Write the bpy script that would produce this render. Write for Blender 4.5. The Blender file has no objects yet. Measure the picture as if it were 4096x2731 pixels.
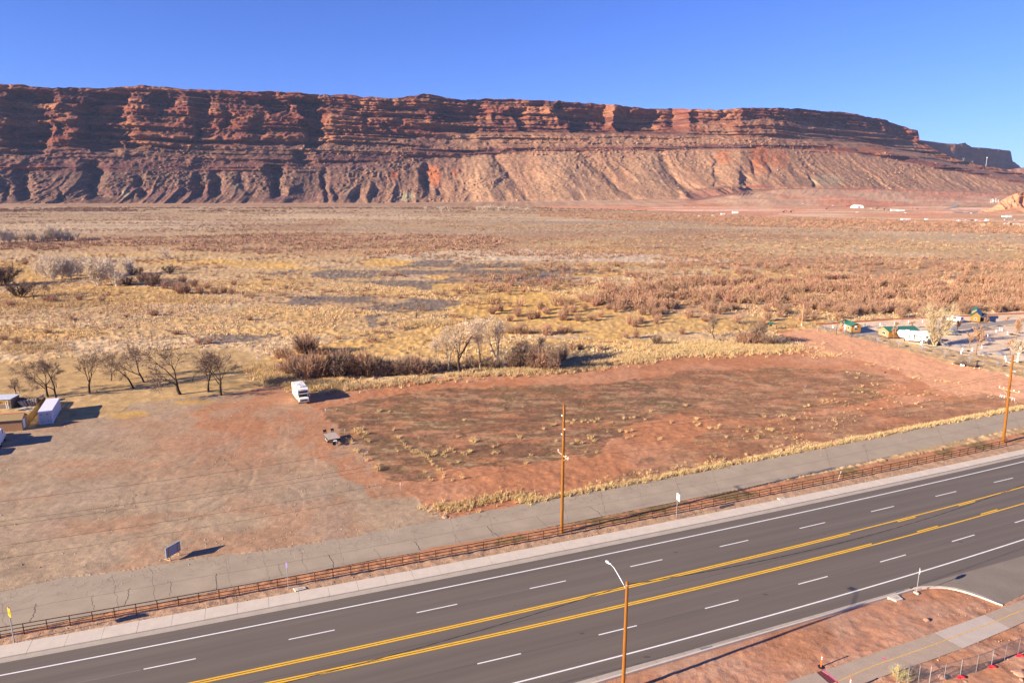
import bpy, math, random
import numpy as np
from mathutils import Vector, Matrix
PI = math.pi
C = bpy.context.scene.collection

# ------------------------------------------------------------------ survey
# The photograph was surveyed: a pixel of its ground is turned into a point of
# the flat valley floor (metres, camera 42 m above the origin, looking along +Y).
FOC, CXP, CYP, YHOR, CAMH = 2731.0, 2048.0, 1365.5, 770.0, 42.0
PITCH = math.atan((CYP - YHOR) / FOC)
CP, SP = math.cos(PITCH), math.sin(PITCH)

def at(x, y, z=0.0):
    dx = (x - CXP) / FOC
    dz = -(y - CYP) / FOC
    d = (dx, CP + dz * SP, -SP + dz * CP)
    t = (z - CAMH) / d[2]
    return Vector((d[0] * t, d[1] * t, z))

def atnp(x, y):
    x = np.asarray(x, float); y = np.asarray(y, float)
    dx = (x - CXP) / FOC; dz = -(y - CYP) / FOC
    t = -CAMH / (-SP + dz * CP)
    return dx * t, (CP + dz * SP) * t

def at_far(x, y, Y):
    dx = (x - CXP) / FOC
    dz = -(y - CYP) / FOC
    t = Y / (CP + dz * SP)
    return Vector((dx * t, Y, CAMH + (-SP + dz * CP) * t))

def proj(X, Y, Z):
    Z = Z - CAMH
    fw = Y * CP - Z * SP
    up = Y * SP + Z * CP
    return CXP + FOC * X / fw, CYP - FOC * up / fw

def crop(x0, y0, s):
    return lambda x, y, z=0.0: at(x0 + x * s, y0 + y * s, z)
OV = 4096 / 2352.0
def ov(u, v, z=0.0): return at(u * OV, v * OV, z)

# ------------------------------------------------------------------ noise
def _hash(ix, iy, seed):
    h = (ix.astype(np.int64) * 374761393 + iy.astype(np.int64) * 668265263 + seed * 974634777) & 0xFFFFFFFF
    h = ((h ^ (h >> 13)) * 1274126177) & 0xFFFFFFFF
    h = (h ^ (h >> 16)) & 0xFFFFFFFF
    return h.astype(np.float64) / 4294967295.0

def vnoise(x, y, seed=0):
    x = np.asarray(x, float); y = np.asarray(y, float)
    ix = np.floor(x); iy = np.floor(y)
    fx = x - ix; fy = y - iy
    fx = fx * fx * fx * (fx * (fx * 6 - 15) + 10); fy = fy * fy * fy * (fy * (fy * 6 - 15) + 10)
    a = _hash(ix, iy, seed); b = _hash(ix + 1, iy, seed)
    c = _hash(ix, iy + 1, seed); d = _hash(ix + 1, iy + 1, seed)
    return (a * (1 - fx) + b * fx) * (1 - fy) + (c * (1 - fx) + d * fx) * fy

def fbm(x, y, oct=4, seed=0, gain=0.5, lac=2.03):
    s = 0; a = 1; t = 0
    for i in range(oct):
        s = s + a * vnoise(x, y, seed + i * 17); t += a
        x = x * lac + 11.3; y = y * lac - 7.7; a *= gain
    return s / t                                            # 0..1

def ridged(x, y, oct=4, seed=0, gain=0.5):
    s = 0; a = 1; t = 0
    for i in range(oct):
        s = s + a * (1 - np.abs(2 * vnoise(x, y, seed + i * 31) - 1)); t += a
        x = x * 2.07 + 5.1; y = y * 2.07 - 3.3; a *= gain
    return s / t

def sstep(a, b, x):
    t = np.clip((x - a) / (b - a), 0, 1)
    return t * t * (3 - 2 * t)

def inpoly(px, py, poly):
    px = np.asarray(px); py = np.asarray(py)
    r = np.zeros(px.shape, bool)
    n = len(poly)
    for i in range(n):
        x1, y1 = poly[i]; x2, y2 = poly[(i + 1) % n]
        if y1 == y2: continue
        c = ((y1 > py) != (y2 > py)) & (px < (x2 - x1) * (py - y1) / (y2 - y1) + x1)
        r ^= c
    return r

# ------------------------------------------------------------------ materials
def nmat(name):
    m = bpy.data.materials.new(name); m.use_nodes = True
    nt = m.node_tree; nt.nodes.clear()
    out = nt.nodes.new('ShaderNodeOutputMaterial'); b = nt.nodes.new('ShaderNodeBsdfPrincipled')
    nt.links.new(b.outputs[0], out.inputs[0])
    return m, nt, b

def _mix(nt, mode, fac, a, b):
    n = nt.nodes.new('ShaderNodeMix'); n.data_type = 'RGBA'; n.blend_type = mode
    for sock, v in ((n.inputs[0], fac), (n.inputs[6], a), (n.inputs[7], b)):
        if hasattr(v, 'links') or isinstance(v, bpy.types.NodeSocket): nt.links.new(v, sock)
        elif isinstance(v, (int, float)): sock.default_value = v
        else: sock.default_value = (*v, 1)
    return n.outputs[2]

def pmat(name, col=(.5, .5, .5), rough=.85, var=.18, scale=2.0, bump=0.0, bscale=None, metal=0.0,
         attr=None, rnd=0.0, spec=.3, stretch=None, trans=0.0, vscale2=None, along=None):
    """procedural surface: base colour (or colour attribute) broken up by noise, optional bump"""
    m, nt, b = nmat(name)
    tc = nt.nodes.new('ShaderNodeTexCoord'); vec = tc.outputs['Object']
    if stretch:
        mp = nt.nodes.new('ShaderNodeMapping'); mp.inputs['Scale'].default_value = stretch
        nt.links.new(vec, mp.inputs[0]); vec = mp.outputs[0]
    vec0 = vec
    if along:                                   # streaks drawn out along a road: (angle, length, width)
        mp = nt.nodes.new('ShaderNodeMapping'); mp.vector_type = 'TEXTURE'; mp.inputs['Rotation'].default_value = (0, 0, along[0]); mp.inputs['Scale'].default_value = (along[1], along[2], 1)
        nt.links.new(vec, mp.inputs[0]); vec = mp.outputs[0]
    nz = nt.nodes.new('ShaderNodeTexNoise'); nz.inputs['Scale'].default_value = scale; nz.inputs['Detail'].default_value = 6
    nz.inputs['Roughness'].default_value = .65
    nt.links.new(vec, nz.inputs['Vector'])
    vec = vec0
    rp = nt.nodes.new('ShaderNodeMapRange')
    rp.inputs[1].default_value = .25; rp.inputs[2].default_value = .75
    rp.inputs[3].default_value = 1 - var; rp.inputs[4].default_value = 1 + var
    nt.links.new(nz.outputs[0], rp.inputs[0])
    base = col
    if attr:
        at_ = nt.nodes.new('ShaderNodeAttribute'); at_.attribute_name = attr; base = at_.outputs[0]
    fac = rp.outputs[0]
    if vscale2:
        n2 = nt.nodes.new('ShaderNodeTexNoise'); n2.inputs['Scale'].default_value = vscale2; n2.inputs['Detail'].default_value = 3
        nt.links.new(vec, n2.inputs['Vector'])
        r2 = nt.nodes.new('ShaderNodeMapRange'); r2.inputs[1].default_value = .3; r2.inputs[2].default_value = .7
        r2.inputs[3].default_value = 1 - var * .7; r2.inputs[4].default_value = 1 + var * .7
        nt.links.new(n2.outputs[0], r2.inputs[0])
        mm = nt.nodes.new('ShaderNodeMath'); mm.operation = 'MULTIPLY'
        nt.links.new(fac, mm.inputs[0]); nt.links.new(r2.outputs[0], mm.inputs[1]); fac = mm.outputs[0]
    if rnd:
        oi = nt.nodes.new('ShaderNodeObjectInfo')
        r3 = nt.nodes.new('ShaderNodeMapRange'); r3.inputs[3].default_value = 1 - rnd; r3.inputs[4].default_value = 1 + rnd
        nt.links.new(oi.outputs['Random'], r3.inputs[0])
        mm = nt.nodes.new('ShaderNodeMath'); mm.operation = 'MULTIPLY'
        nt.links.new(fac, mm.inputs[0]); nt.links.new(r3.outputs[0], mm.inputs[1]); fac = mm.outputs[0]
    vm = nt.nodes.new('ShaderNodeVectorMath'); vm.operation = 'SCALE'
    if isinstance(base, bpy.types.NodeSocket): nt.links.new(base, vm.inputs[0])
    else: vm.inputs[0].default_value = base
    nt.links.new(fac, vm.inputs['Scale'])
    nt.links.new(vm.outputs[0], b.inputs['Base Color'])
    b.inputs['Roughness'].default_value = rough; b.inputs['Metallic'].default_value = metal
    b.inputs['Specular IOR Level'].default_value = spec
    if bump:
        bn = nt.nodes.new('ShaderNodeTexNoise'); bn.inputs['Scale'].default_value = bscale or scale * 4
        bn.inputs['Detail'].default_value = 5; bn.inputs['Roughness'].default_value = .6
        nt.links.new(vec, bn.inputs['Vector'])
        bp = nt.nodes.new('ShaderNodeBump'); bp.inputs['Strength'].default_value = 1.0; bp.inputs['Distance'].default_value = bump
        nt.links.new(bn.outputs[0], bp.inputs['Height']); nt.links.new(bp.outputs[0], b.inputs['Normal'])
    return m

# ------------------------------------------------------------------ meshes
class MB:
    """collects shapes and links them as ONE mesh object"""
    def __init__(s): s.v = []; s.f = []; s.m = []
    def add(s, vs, fs, mi=0):
        o = len(s.v); s.v += [tuple(p) for p in vs]
        s.f += [tuple(i + o for i in f) for f in fs]; s.m += [mi] * len(fs)
    def box(s, x0, y0, z0, x1, y1, z1, mi=0):
        s.add([(x0, y0, z0), (x1, y0, z0), (x1, y1, z0), (x0, y1, z0), (x0, y0, z1), (x1, y0, z1), (x1, y1, z1), (x0, y1, z1)],
              [(3, 2, 1, 0), (4, 5, 6, 7), (0, 1, 5, 4), (1, 2, 6, 5), (2, 3, 7, 6), (3, 0, 4, 7)], mi)
    def beam(s, a, b, w, h, mi=0):
        a = Vector(a); b = Vector(b); d = (b - a).normalized()
        up = Vector((0, 0, 1)) if abs(d.z) < .95 else Vector((0, 1, 0))
        r = d.cross(up).normalized() * (w / 2); u = r.cross(d).normalized() * (h / 2)
        p = [a - r - u, a + r - u, a + r + u, a - r + u, b - r - u, b + r - u, b + r + u, b - r + u]
        s.add(p, [(0, 1, 2, 3), (7, 6, 5, 4), (0, 4, 5, 1), (1, 5, 6, 2), (2, 6, 7, 3), (3, 7, 4, 0)], mi)
    def tube(s, pts, rs, n=8, mi=0, cap=True):
        pts = [Vector(p) for p in pts]
        if not hasattr(rs, '__len__'): rs = [rs] * len(pts)
        o = len(s.v); ref = None
        for i, p in enumerate(pts):
            d = (pts[min(i + 1, len(pts) - 1)] - pts[max(i - 1, 0)]).normalized()
            if ref is None: ref = Vector((1, 0, 0)) if abs(d.x) < .8 else Vector((0, 1, 0))
            r = (ref - d * ref.dot(d)).normalized(); u = d.cross(r); ref = r
            for k in range(n):
                a = 2 * PI * k / n
                s.v.append(tuple(p + (r * math.cos(a) + u * math.sin(a)) * rs[i]))
        for i in range(len(pts) - 1):
            for k in range(n):
                k2 = (k + 1) % n
                s.f.append((o + i * n + k, o + i * n + k2, o + (i + 1) * n + k2, o + (i + 1) * n + k)); s.m.append(mi)
        if cap:
            s.f.append(tuple(o + k for k in reversed(range(n)))); s.m.append(mi)
            e = o + (len(pts) - 1) * n
            s.f.append(tuple(e + k for k in range(n))); s.m.append(mi)
    def lathe(s, prof, n=12, c=(0, 0, 0), mi=0):
        s.tube([(c[0], c[1], c[2] + z) for r, z in prof], [max(r, 1e-3) for r, z in prof], n, mi)
    def prism(s, poly, z0, z1, mi=0):
        n = len(poly)
        s.add([(x, y, z0) for x, y in poly] + [(x, y, z1) for x, y in poly],
              [tuple(reversed(range(n))), tuple(range(n, 2 * n))] + [(i, (i + 1) % n, n + (i + 1) % n, n + i) for i in range(n)], mi)
    def extr(s, poly, axis, a, b, mi=0):
        """closed profile extruded along x or y"""
        n = len(poly)
        P = (lambda t, q: (t, q[0], q[1])) if axis == 'x' else (lambda t, q: (q[0], t, q[1]))
        s.add([P(a, q) for q in poly] + [P(b, q) for q in poly],
              [tuple(reversed(range(n))), tuple(range(n, 2 * n))] + [(i, (i + 1) % n, n + (i + 1) % n, n + i) for i in range(n)], mi)
    def quad(s, a, b, c, d, mi=0): s.add([a, b, c, d], [(0, 1, 2, 3)], mi)
    def disc(s, c, r, axis='y', th=.02, n=16, mi=0):
        c = Vector(c); d = {'x': Vector((1, 0, 0)), 'y': Vector((0, 1, 0)), 'z': Vector((0, 0, 1))}[axis] * th / 2
        s.tube([c - d, c + d], [r, r], n, mi)
    def xform(s, M, start=0):
        for i in range(start, len(s.v)): s.v[i] = tuple(M @ Vector(s.v[i]))
    def build(s, name, mats, parent=None, smooth=False, bevel=0):
        me = bpy.data.meshes.new(name); me.from_pydata(s.v, [], s.f)
        mats = mats if isinstance(mats, (list, tuple)) else [mats]
        for m in mats: me.materials.append(m)
        if len(mats) > 1: me.polygons.foreach_set('material_index', s.m)
        if smooth: me.polygons.foreach_set('use_smooth', [True] * len(me.polygons))
        me.update()
        o = bpy.data.objects.new(name, me); C.objects.link(o)
        if parent: o.parent = parent
        if bevel:
            md = o.modifiers.new('bevel', 'BEVEL'); md.width = bevel; md.segments = 2; md.limit_method = 'ANGLE'
        return o

def npmesh(name, V, F, mat, col=None, smooth=False, parent=None):
    """V (n,3), F (m,k) numpy arrays, one mesh object; col is a per-vertex colour"""
    me = bpy.data.meshes.new(name)
    k = F.shape[1]
    me.vertices.add(len(V)); me.vertices.foreach_set('co', np.ascontiguousarray(V, np.float32).ravel())
    me.loops.add(F.size); me.loops.foreach_set('vertex_index', np.ascontiguousarray(F, np.int32).ravel())
    me.polygons.add(len(F)); me.polygons.foreach_set('loop_start', np.arange(len(F), dtype=np.int32) * k)
    me.polygons.foreach_set('loop_total', np.full(len(F), k, np.int32))
    if smooth: me.polygons.foreach_set('use_smooth', np.ones(len(F), bool))
    if col is not None:
        a = me.color_attributes.new('Col', 'FLOAT_COLOR', 'POINT')
        c4 = np.ones((len(V), 4), np.float32); c4[:, :3] = col
        a.data.foreach_set('color', c4.ravel())
    me.materials.append(mat); me.update(calc_edges=True)
    o = bpy.data.objects.new(name, me); C.objects.link(o)
    if parent: o.parent = parent
    return o

def tag(o, label=None, cat=None, group=None, kind=None):
    if label: o['label'] = label
    if cat: o['category'] = cat
    if group: o['group'] = group
    if kind: o['kind'] = kind
    return o

def thing(name, label, cat, loc=(0, 0, 0), rz=0.0, group=None):
    o = bpy.data.objects.new(name, None); C.objects.link(o)
    o.empty_display_size = .3
    o.location = loc; o.rotation_euler = (0, 0, rz)
    return tag(o, label, cat, group)

KIDS = {}
def copy_tree(o, loc, rz=0.0, scale=None, label=None, group=None):
    def rec(s, parent):
        c = s.copy(); C.objects.link(c)
        if parent: c.parent = parent
        for ch in KIDS.get(s.name) or list(s.children): rec(ch, c)
        return c
    r = rec(o, None)
    r.location = loc; r.rotation_euler = (0, 0, rz)
    if scale is not None: r.scale = scale if hasattr(scale, '__len__') else (scale,) * 3
    if label: r['label'] = label
    if group: r['group'] = group
    return r
# ------------------------------------------------------------------ camera, sun, sky
cam = bpy.data.cameras.new('camera'); camo = bpy.data.objects.new('camera', cam); C.objects.link(camo)
cam.sensor_width = 36; cam.lens = 36 * FOC / 4096.0
cam.clip_start = .5; cam.clip_end = 30000
camo.location = (0, 0, CAMH); camo.rotation_euler = (PI / 2 - PITCH, 0, 0)
bpy.context.scene.camera = camo

SUN_AZ, SUN_EL = math.radians(25.3), math.radians(19.2)      # direction the shadows run, height of the sun
sdir = Vector((math.cos(SUN_AZ) * math.cos(SUN_EL), math.sin(SUN_AZ) * math.cos(SUN_EL), -math.sin(SUN_EL)))
sl = bpy.data.lights.new('sun', 'SUN'); sl.energy = 4.6; sl.angle = math.radians(.53); sl.color = (1, .855, .65)
so = bpy.data.objects.new('sun', sl); C.objects.link(so); so.rotation_euler = sdir.to_track_quat('-Z', 'Y').to_euler()
so.location = (-200, -100, 200)

w = bpy.data.worlds.new('World'); bpy.context.scene.world = w; w.use_nodes = True
nt = w.node_tree; nt.nodes.clear()
sky = nt.nodes.new('ShaderNodeTexSky'); sky.sky_type = 'NISHITA'; sky.sun_disc = False
sky.sun_elevation = SUN_EL
# the sun stands opposite to where the shadows run; sky rotation is clockwise from +Y
sky.sun_rotation = math.atan2(-sdir.x, -sdir.y)
sky.altitude = 1200; sky.air_density = 1.0; sky.dust_density = .1; sky.ozone_density = 2.5
gm = nt.nodes.new('ShaderNodeGamma'); gm.inputs[1].default_value = 1.0      # a polarised, deeper blue sky
hs = nt.nodes.new('ShaderNodeMix'); hs.data_type = 'RGBA'; hs.blend_type = 'MULTIPLY'; hs.inputs[0].default_value = 1; hs.inputs[7].default_value = (.37, .50, 1.05, 1)
bg = nt.nodes.new('ShaderNodeBackground'); bg.inputs['Strength'].default_value = .066
wo = nt.nodes.new('ShaderNodeOutputWorld')
nt.links.new(sky.outputs[0], gm.inputs[0]); nt.links.new(gm.outputs[0], hs.inputs[6]); nt.links.new(hs.outputs[2], bg.inputs[0]); nt.links.new(bg.outputs[0], wo.inputs[0])
vs = bpy.context.scene.view_settings
bpy.context.scene.display_settings.display_device = 'sRGB'
vs.view_transform = 'Standard'; vs.look = 'None'; vs.gamma = 1; vs.use_curve_mapping = False
vs.exposure = 1.53
# ------------------------------------------------------------------ road lines, surveyed
TH0 = math.radians(20.7)
E1 = np.array([math.cos(TH0), math.sin(TH0)]); E2 = np.array([-math.sin(TH0), math.cos(TH0)])
class Line:
    """a long gently curved road line: v(s) is a quadratic through the surveyed points, straight beyond them"""
    def __init__(s, pts, deg=2):
        X, Y = atnp([p[0] for p in pts], [p[1] for p in pts])
        S = X * E1[0] + Y * E1[1]; Vv = X * E2[0] + Y * E2[1]
        s.c = np.polyfit(S, Vv, deg); s.lo, s.hi = S.min(), S.max()
    def v(s, S):
        S = np.asarray(S, float); Sc = np.clip(S, s.lo, s.hi)
        return np.polyval(s.c, Sc) + np.polyval(np.polyder(s.c), Sc) * (S - Sc)
    def p(s, S, off=0, z=0):
        q = E1 * S + E2 * (float(s.v(S)) + off)
        return Vector((q[0], q[1], z))
L_fwhite = Line([(0, 2710.7), (1000, 2495.8), (1100, 2479), (2000, 2303), (2300, 2244), (3200, 2055), (4096, 1843)])
L_fyel = Line([(784, 2731), (1100, 2659), (1000, 2683.7), (2300, 2397.4), (2699, 2300), (3200, 2181), (3398, 2133), (3660, 2064), (3893, 2002), (4096, 1949)])
L_nyel = Line([(1083, 2731), (2300, 2463.8), (2200, 2485.8), (3300, 2225), (3100, 2275), (3492, 2176), (3748, 2105), (4096, 2009)])
L_fdash = Line([(573.9, 2676.8), (1147.6, 2555), (1669.9, 2447.7), (2124.7, 2351.6), (2529.6, 2263.8), (2882.6, 2184.7), (3201.7, 2111.9), (3483.3, 2044.8)])
L_ndash = Line([(1909.7, 2654.4), (2079, 2613.5), (2400, 2536), (2552, 2498.5), (2837, 2426.4), (2953, 2397.5), (3212, 2329.7), (3318, 2302), (3537, 2243), (3630, 2217), (3817, 2162), (4058, 2088.6)])
L_nwhite = Line([(2053, 2731), (2300, 2668), (2200, 2695), (3300, 2399), (3100, 2453), (4096, 2156)])
L_gut = Line([(0, 2661.5), (1100, 2439.5), (1000, 2452.7), (2300, 2216), (2000, 2266), (3200, 2027), (4096, 1824)])
L_curb = Line([(0, 2645.6), (1100, 2422), (1000, 2437), (2300, 2195.7), (2000, 2254), (3200, 2018), (4096, 1816)])
L_walk = Line([(0, 2593), (1100, 2381), (1000, 2400), (2300, 2165), (2000, 2217), (3200, 1985.7), (4096, 1798)])
L_fence = Line([(92.7, 2543.8), (189, 2521), (286, 2501), (377, 2484), (554, 2448), (801, 2407.6), (1035, 2363.7), (1533, 2273), (2100, 2170), (2271, 2136.5), (2041, 2181), (2587, 2081.6), (2826.5, 2030.6), (3168, 1964), (3985, 1792), (4090, 1771)])
L_ngut = Line([(2289, 2731), (2799, 2591), (3300, 2444), (3529, 2382), (3655, 2347)])
L_nback = Line([(2396, 2731), (2855, 2593), (3300, 2467), (3548, 2389), (3660, 2360)])

def pl(pts, m):                    # a surveyed polygon on the ground
    return [(p.x, p.y) for p in (m(x, y) for x, y in pts)]
c3 = crop(0, 1900, .5299); c4 = crop(1000, 1900, .5527); c5 = crop(2000, 1500, .5102); c6 = crop(2200, 2100, .46769)
c7 = crop(3100, 2000, .4663); c8 = crop(3500, 2350, .25340); c1b = crop(0, 1300, .42517); cct = crop(0, 1560, .19133)
crv = crop(1130, 1500, .12755); ctr = crop(1250, 1690, .08929); cpk = crop(3330, 1230, .24235); cpk2 = crop(3650, 1180, .19133)
cgt = crop(3040, 1250, .15306); cp2 = crop(3700, 1400, .25515); c1a = crop(0, 850, .42517); cmid = crop(1000, 1000, .5102)
cmr = crop(2100, 900, .5102); csg = crop(620, 2130, .14031); cpark = crop(3196, 1100, .38265); clot = crop(900, 1350, .47826)

# frontage road edges (far edge left to right, near edge right to left)
FR_far = [(-1100, 2620), (-400, 2455), (0, 2366), (250, 2310), (424, 2292), (660, 2255), (800, 2230), (1000, 2209), (1340, 2157), (1608, 2107), (1912, 2049), (2255, 1987), (2643, 1916), (2969, 1852), (3200, 1809), (3700, 1711), (4019, 1651), (4096, 1636), (4600, 1540)]
FR_near = [(4600, 1595), (4096, 1707), (3879, 1753), (3700, 1793), (3200, 1905), (2724, 2002), (2408, 2064), (2194, 2107), (2011, 2143), (1663, 2209), (1500, 2236), (1000, 2338), (500, 2436), (0, 2537), (-400, 2625), (-1100, 2800)]
FRONT = [(p.x, p.y) for p in (at(x, y) for x, y in FR_far + FR_near)]

# ------------------------------------------------------------------ the zones of the valley floor (overview pixels -> ground)
Z = {}
Z['lot'] = pl([(-900, 1560), (-600, 1000), (-100, 985), (0, 985), (240, 962), (300, 930), (480, 905), (590, 893), (640, 885), (700, 905), (735, 935), (790, 985), (812, 1012), (860, 1075), (905, 1110), (960, 1150), (1060, 1212), (760, 1270), (500, 1310), (380, 1340), (200, 1355), (0, 1400), (-240, 1450)], ov)
Z['redlot'] = pl([(590, 892), (690, 885), (735, 935), (795, 985), (830, 1040), (880, 1090), (960, 1148), (860, 1150), (760, 1060), (640, 1020), (520, 1000), (440, 980), (470, 930), (520, 905)], ov)
Z['field'] = pl([(735, 935), (700, 905), (850, 892), (1000, 870), (1200, 858), (1350, 842), (1600, 812), (1850, 796), (1800, 775), (1770, 757), (1850, 752), (1960, 775), (2060, 800), (2200, 838), (2352, 868), (2700, 920), (2700, 890), (2352, 965), (2100, 1012), (1900, 1052), (1640, 1102), (1300, 1165), (1100, 1200), (1025, 1215), (960, 1150), (905, 1110), (860, 1075), (812, 1012), (790, 985)], ov)
Z['weed'] = pl([(745, 937), (860, 915), (1010, 895), (1170, 890), (1360, 880), (1450, 875), (1560, 915), (1560, 960), (1430, 985), (1380, 1035), (1200, 1060), (1010, 1075), (960, 1105), (905, 1105), (850, 1045), (812, 1010), (790, 985)], ov)
Z['weed2'] = pl([(1440, 880), (1600, 850), (1780, 845), (1960, 850), (2080, 880), (1990, 925), (1800, 955), (1640, 965), (1520, 950)], ov)
Z['weed3'] = pl([(1640, 990), (1850, 950), (2050, 935), (2250, 900), (2352, 925), (2352, 945), (2100, 985), (1900, 1020), (1720, 1050), (1500, 1100), (1380, 1112), (1430, 1080)], ov)
Z['redroad'] = pl([(1780, 762), (1850, 752), (1960, 775), (2060, 800), (2200, 838), (2352, 868), (2700, 920), (2700, 960), (2352, 912), (2190, 905), (2060, 850), (1900, 815), (1800, 795), (1830, 775)], ov)
Z['meadow'] = pl([(-400, 850), (0, 836), (200, 818), (420, 800), (560, 800), (640, 836), (640, 880), (590, 897), (480, 912), (300, 940), (240, 972), (0, 995), (-400, 1010)], ov)
Z['gold'] = pl([(1080, 693), (1200, 665), (1350, 690), (1420, 715), (1700, 728), (1900, 733), (1910, 750), (1780, 757), (1500, 765), (1400, 785), (1300, 772), (1180, 770), (1000, 790), (800, 830), (600, 855), (560, 830), (700, 800), (850, 775), (1010, 745)], ov)
Z['goldL'] = pl([(-100, 600), (60, 596), (150, 600), (260, 620), (200, 640), (90, 650), (-100, 640)], ov)
Z['goldL2'] = pl([(100, 660), (300, 655), (400, 665), (520, 690), (480, 700), (200, 695), (-100, 720), (-100, 690)], ov)
for i, (x, y, w_, h_) in enumerate([(888, 604, 62, 9), (1055, 659, 62, 7), (1010, 638, 30, 5), (1370, 632, 55, 4), (1210, 700, 120, 22), (640, 612, 50, 5), (480, 600, 80, 5)]):
    Z['spot%d' % i] = pl([(x + w_ * math.cos(a), y + h_ * math.sin(a)) for a in np.linspace(0, 2 * PI, 16)[:-1]], ov)
Z['greyA'] = pl([(620, 628), (760, 612), (860, 605), (1010, 598), (1250, 606), (1390, 628), (1300, 645), (1130, 652), (980, 668), (870, 655), (740, 640)], ov)
Z['greyB'] = pl([(560, 680), (660, 668), (780, 683), (900, 682), (1080, 692), (1000, 722), (960, 728), (870, 716), (740, 702), (640, 700)], ov)
Z['greyC'] = pl([(360, 782), (430, 772), (560, 770), (660, 768), (600, 786), (480, 792)], ov)
Z['greyD'] = pl([(830, 726), (900, 722), (920, 738), (850, 750)], ov)
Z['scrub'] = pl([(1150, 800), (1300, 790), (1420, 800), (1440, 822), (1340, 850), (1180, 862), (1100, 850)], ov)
Z['bandA'] = pl([(-400, 545), (300, 548), (700, 535), (1100, 540), (1180, 552), (1120, 575), (880, 590), (600, 582), (300, 572), (-400, 580)], ov)
Z['bandB'] = pl([(1240, 487), (1500, 492), (1800, 500), (2100, 508), (2900, 520), (2900, 545), (2352, 538), (2000, 530), (1700, 520), (1450, 508), (1240, 498)], ov)
Z['bandC'] = pl([(1330, 690), (1400, 672), (1560, 645), (1800, 640), (2352, 640), (2900, 650), (2900, 720), (2352, 715), (2200, 722), (1900, 722), (1700, 718), (1500, 715), (1380, 712)], ov)
Z['bandD'] = pl([(1100, 575), (1500, 580), (2000, 590), (2900, 600), (2900, 630), (2000, 620), (1600, 612), (1300, 600), (1100, 590)], ov)
Z['white1'] = pl([(840, 588), (1100, 572), (1450, 582), (1700, 600), (1500, 604), (1200, 598), (950, 600)], ov)
Z['tail'] = pl([(1230, 474.5), (1400, 474), (1700, 474), (2352, 474), (2900, 476), (2900, 520), (2352, 514), (2100, 505), (1900, 499), (1760, 497), (1640, 490), (1440, 483), (1250, 478)], ov)
Z['park'] = pl([(1905, 744), (2100, 728), (2352, 716), (2900, 700), (2900, 905), (2352, 836), (2190, 808), (2060, 783), (1960, 766), (1880, 752)], ov)
Z['darkN'] = pl([(390, 845), (600, 838), (640, 860), (640, 890), (470, 893), (420, 870)], ov)

# ------------------------------------------------------------------ valley floor: one sheet, finer where it is near
NX = 1150
vpx = np.concatenate([np.linspace(2900, 2000, 300), np.linspace(1997, 1000, 330), np.linspace(996, 812, 92)])
upx = np.linspace(-700, 4796, NX)
UU, VV = np.meshgrid(upx, vpx)
gX, gY = atnp(UU, VV)
# carry the sheet on to the foot of the cliffs and well beyond both sides
NY = len(vpx)
n1 = (fbm(gX / 3.1, gY / 3.1, 4, 3) - .5); n2 = fbm(gX / 17., gY / 17., 4, 9) - .5; n3 = fbm(gX / 60., gY / 60., 4, 21) - .5
n0 = fbm(gX / .8, gY / .8, 3, 41) - .5
far = sstep(250, 900, gY)
wob = 1.0 + gY / 60.0
wx = gX + n1 * wob * .7 + (fbm(gX / 9, gY / 9, 3, 77) - .5) * wob * 1.2
wy = gY + (fbm(gX / 3.3, gY / 3.3, 4, 55) - .5) * wob * .9 + (fbm(gX / 11, gY / 9, 3, 78) - .5) * wob * 1.8
def zone(name, soft=True): return inpoly(wx, wy, Z[name]).astype(float)

straw = np.array([.49, .322, .162]); pale = np.array([.60, .435, .265]); grey = np.array([.175, .135, .11]); gold = np.array([.57, .338, .105])
russet = np.array([.32, .165, .09]); brown = np.array([.335, .222, .135]); red = np.array([.42, .182, .088]); gravel = np.array([.375, .265, .168])
weed = np.array([.175, .095, .055]); tan = np.array([.50, .32, .18]); tailc = np.array([.60, .275, .15])
def mixc(A, B, t): return A * (1 - t[..., None]) + B * t[..., None]
shp = gX.shape
col = np.empty(shp + (3,)); col[:] = straw
# distance trend of the wetland: straw near, pinkish brown far
col = mixc(col, brown, sstep(260, 900, gY) * .62)
col = mixc(col, pale, sstep(.5, .72, fbm(gX / 40, gY / 26, 4, 5)) * .5 * (1 - far * .6))
col = mixc(col, russet, sstep(.52, .7, fbm(gX / (55 + gY * .1), gY / (28 + gY * .06), 4, 91)) * .6 * sstep(200, 320, gY))
col = mixc(col, gold, sstep(.55, .72, fbm(gX / 70, gY / 30, 4, 33)) * .65 * (1 - sstep(420, 700, gY)))
strk = fbm(gX / 500., gY / (10 + gY * .05), 3, 14)
col = mixc(col, pale, sstep(.55, .7, strk) * .5 * far)
col = mixc(col, grey * 1.6, sstep(.58, .72, fbm(gX / 240., gY / 50, 3, 19)) * .45 * far)
for z_ in ('goldL', 'goldL2'): col = mixc(col, gold * .85, zone(z_) * .7)
col = mixc(col, gold, zone('gold') * (.72 + .5 * np.clip(n2, -.5, .5)).clip(0, 1))
col = mixc(col, np.array([.44, .285, .125]), zone('meadow') * .85)
for z_ in ('bandA', 'bandB', 'bandC', 'bandD'): col = mixc(col, russet * 1.15, zone(z_) * .42)
col = mixc(col, np.array([.62, .50, .36]), zone('white1') * .55)
for z_ in ('greyA', 'greyB', 'greyC', 'greyD'):
    g_ = zone(z_) * sstep(.36, .5, fbm(gX / 16, gY / 16, 4, 61))
    col = mixc(col, grey, g_ * .88)
for i in range(7): col = mixc(col, gold * 1.05, zone('spot%d' % i) * .9)
col = mixc(col, np.array([.20, .15, .10]), zone('scrub') * .7)  # dark scrub together with its shadow, painted into the ground colour
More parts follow.
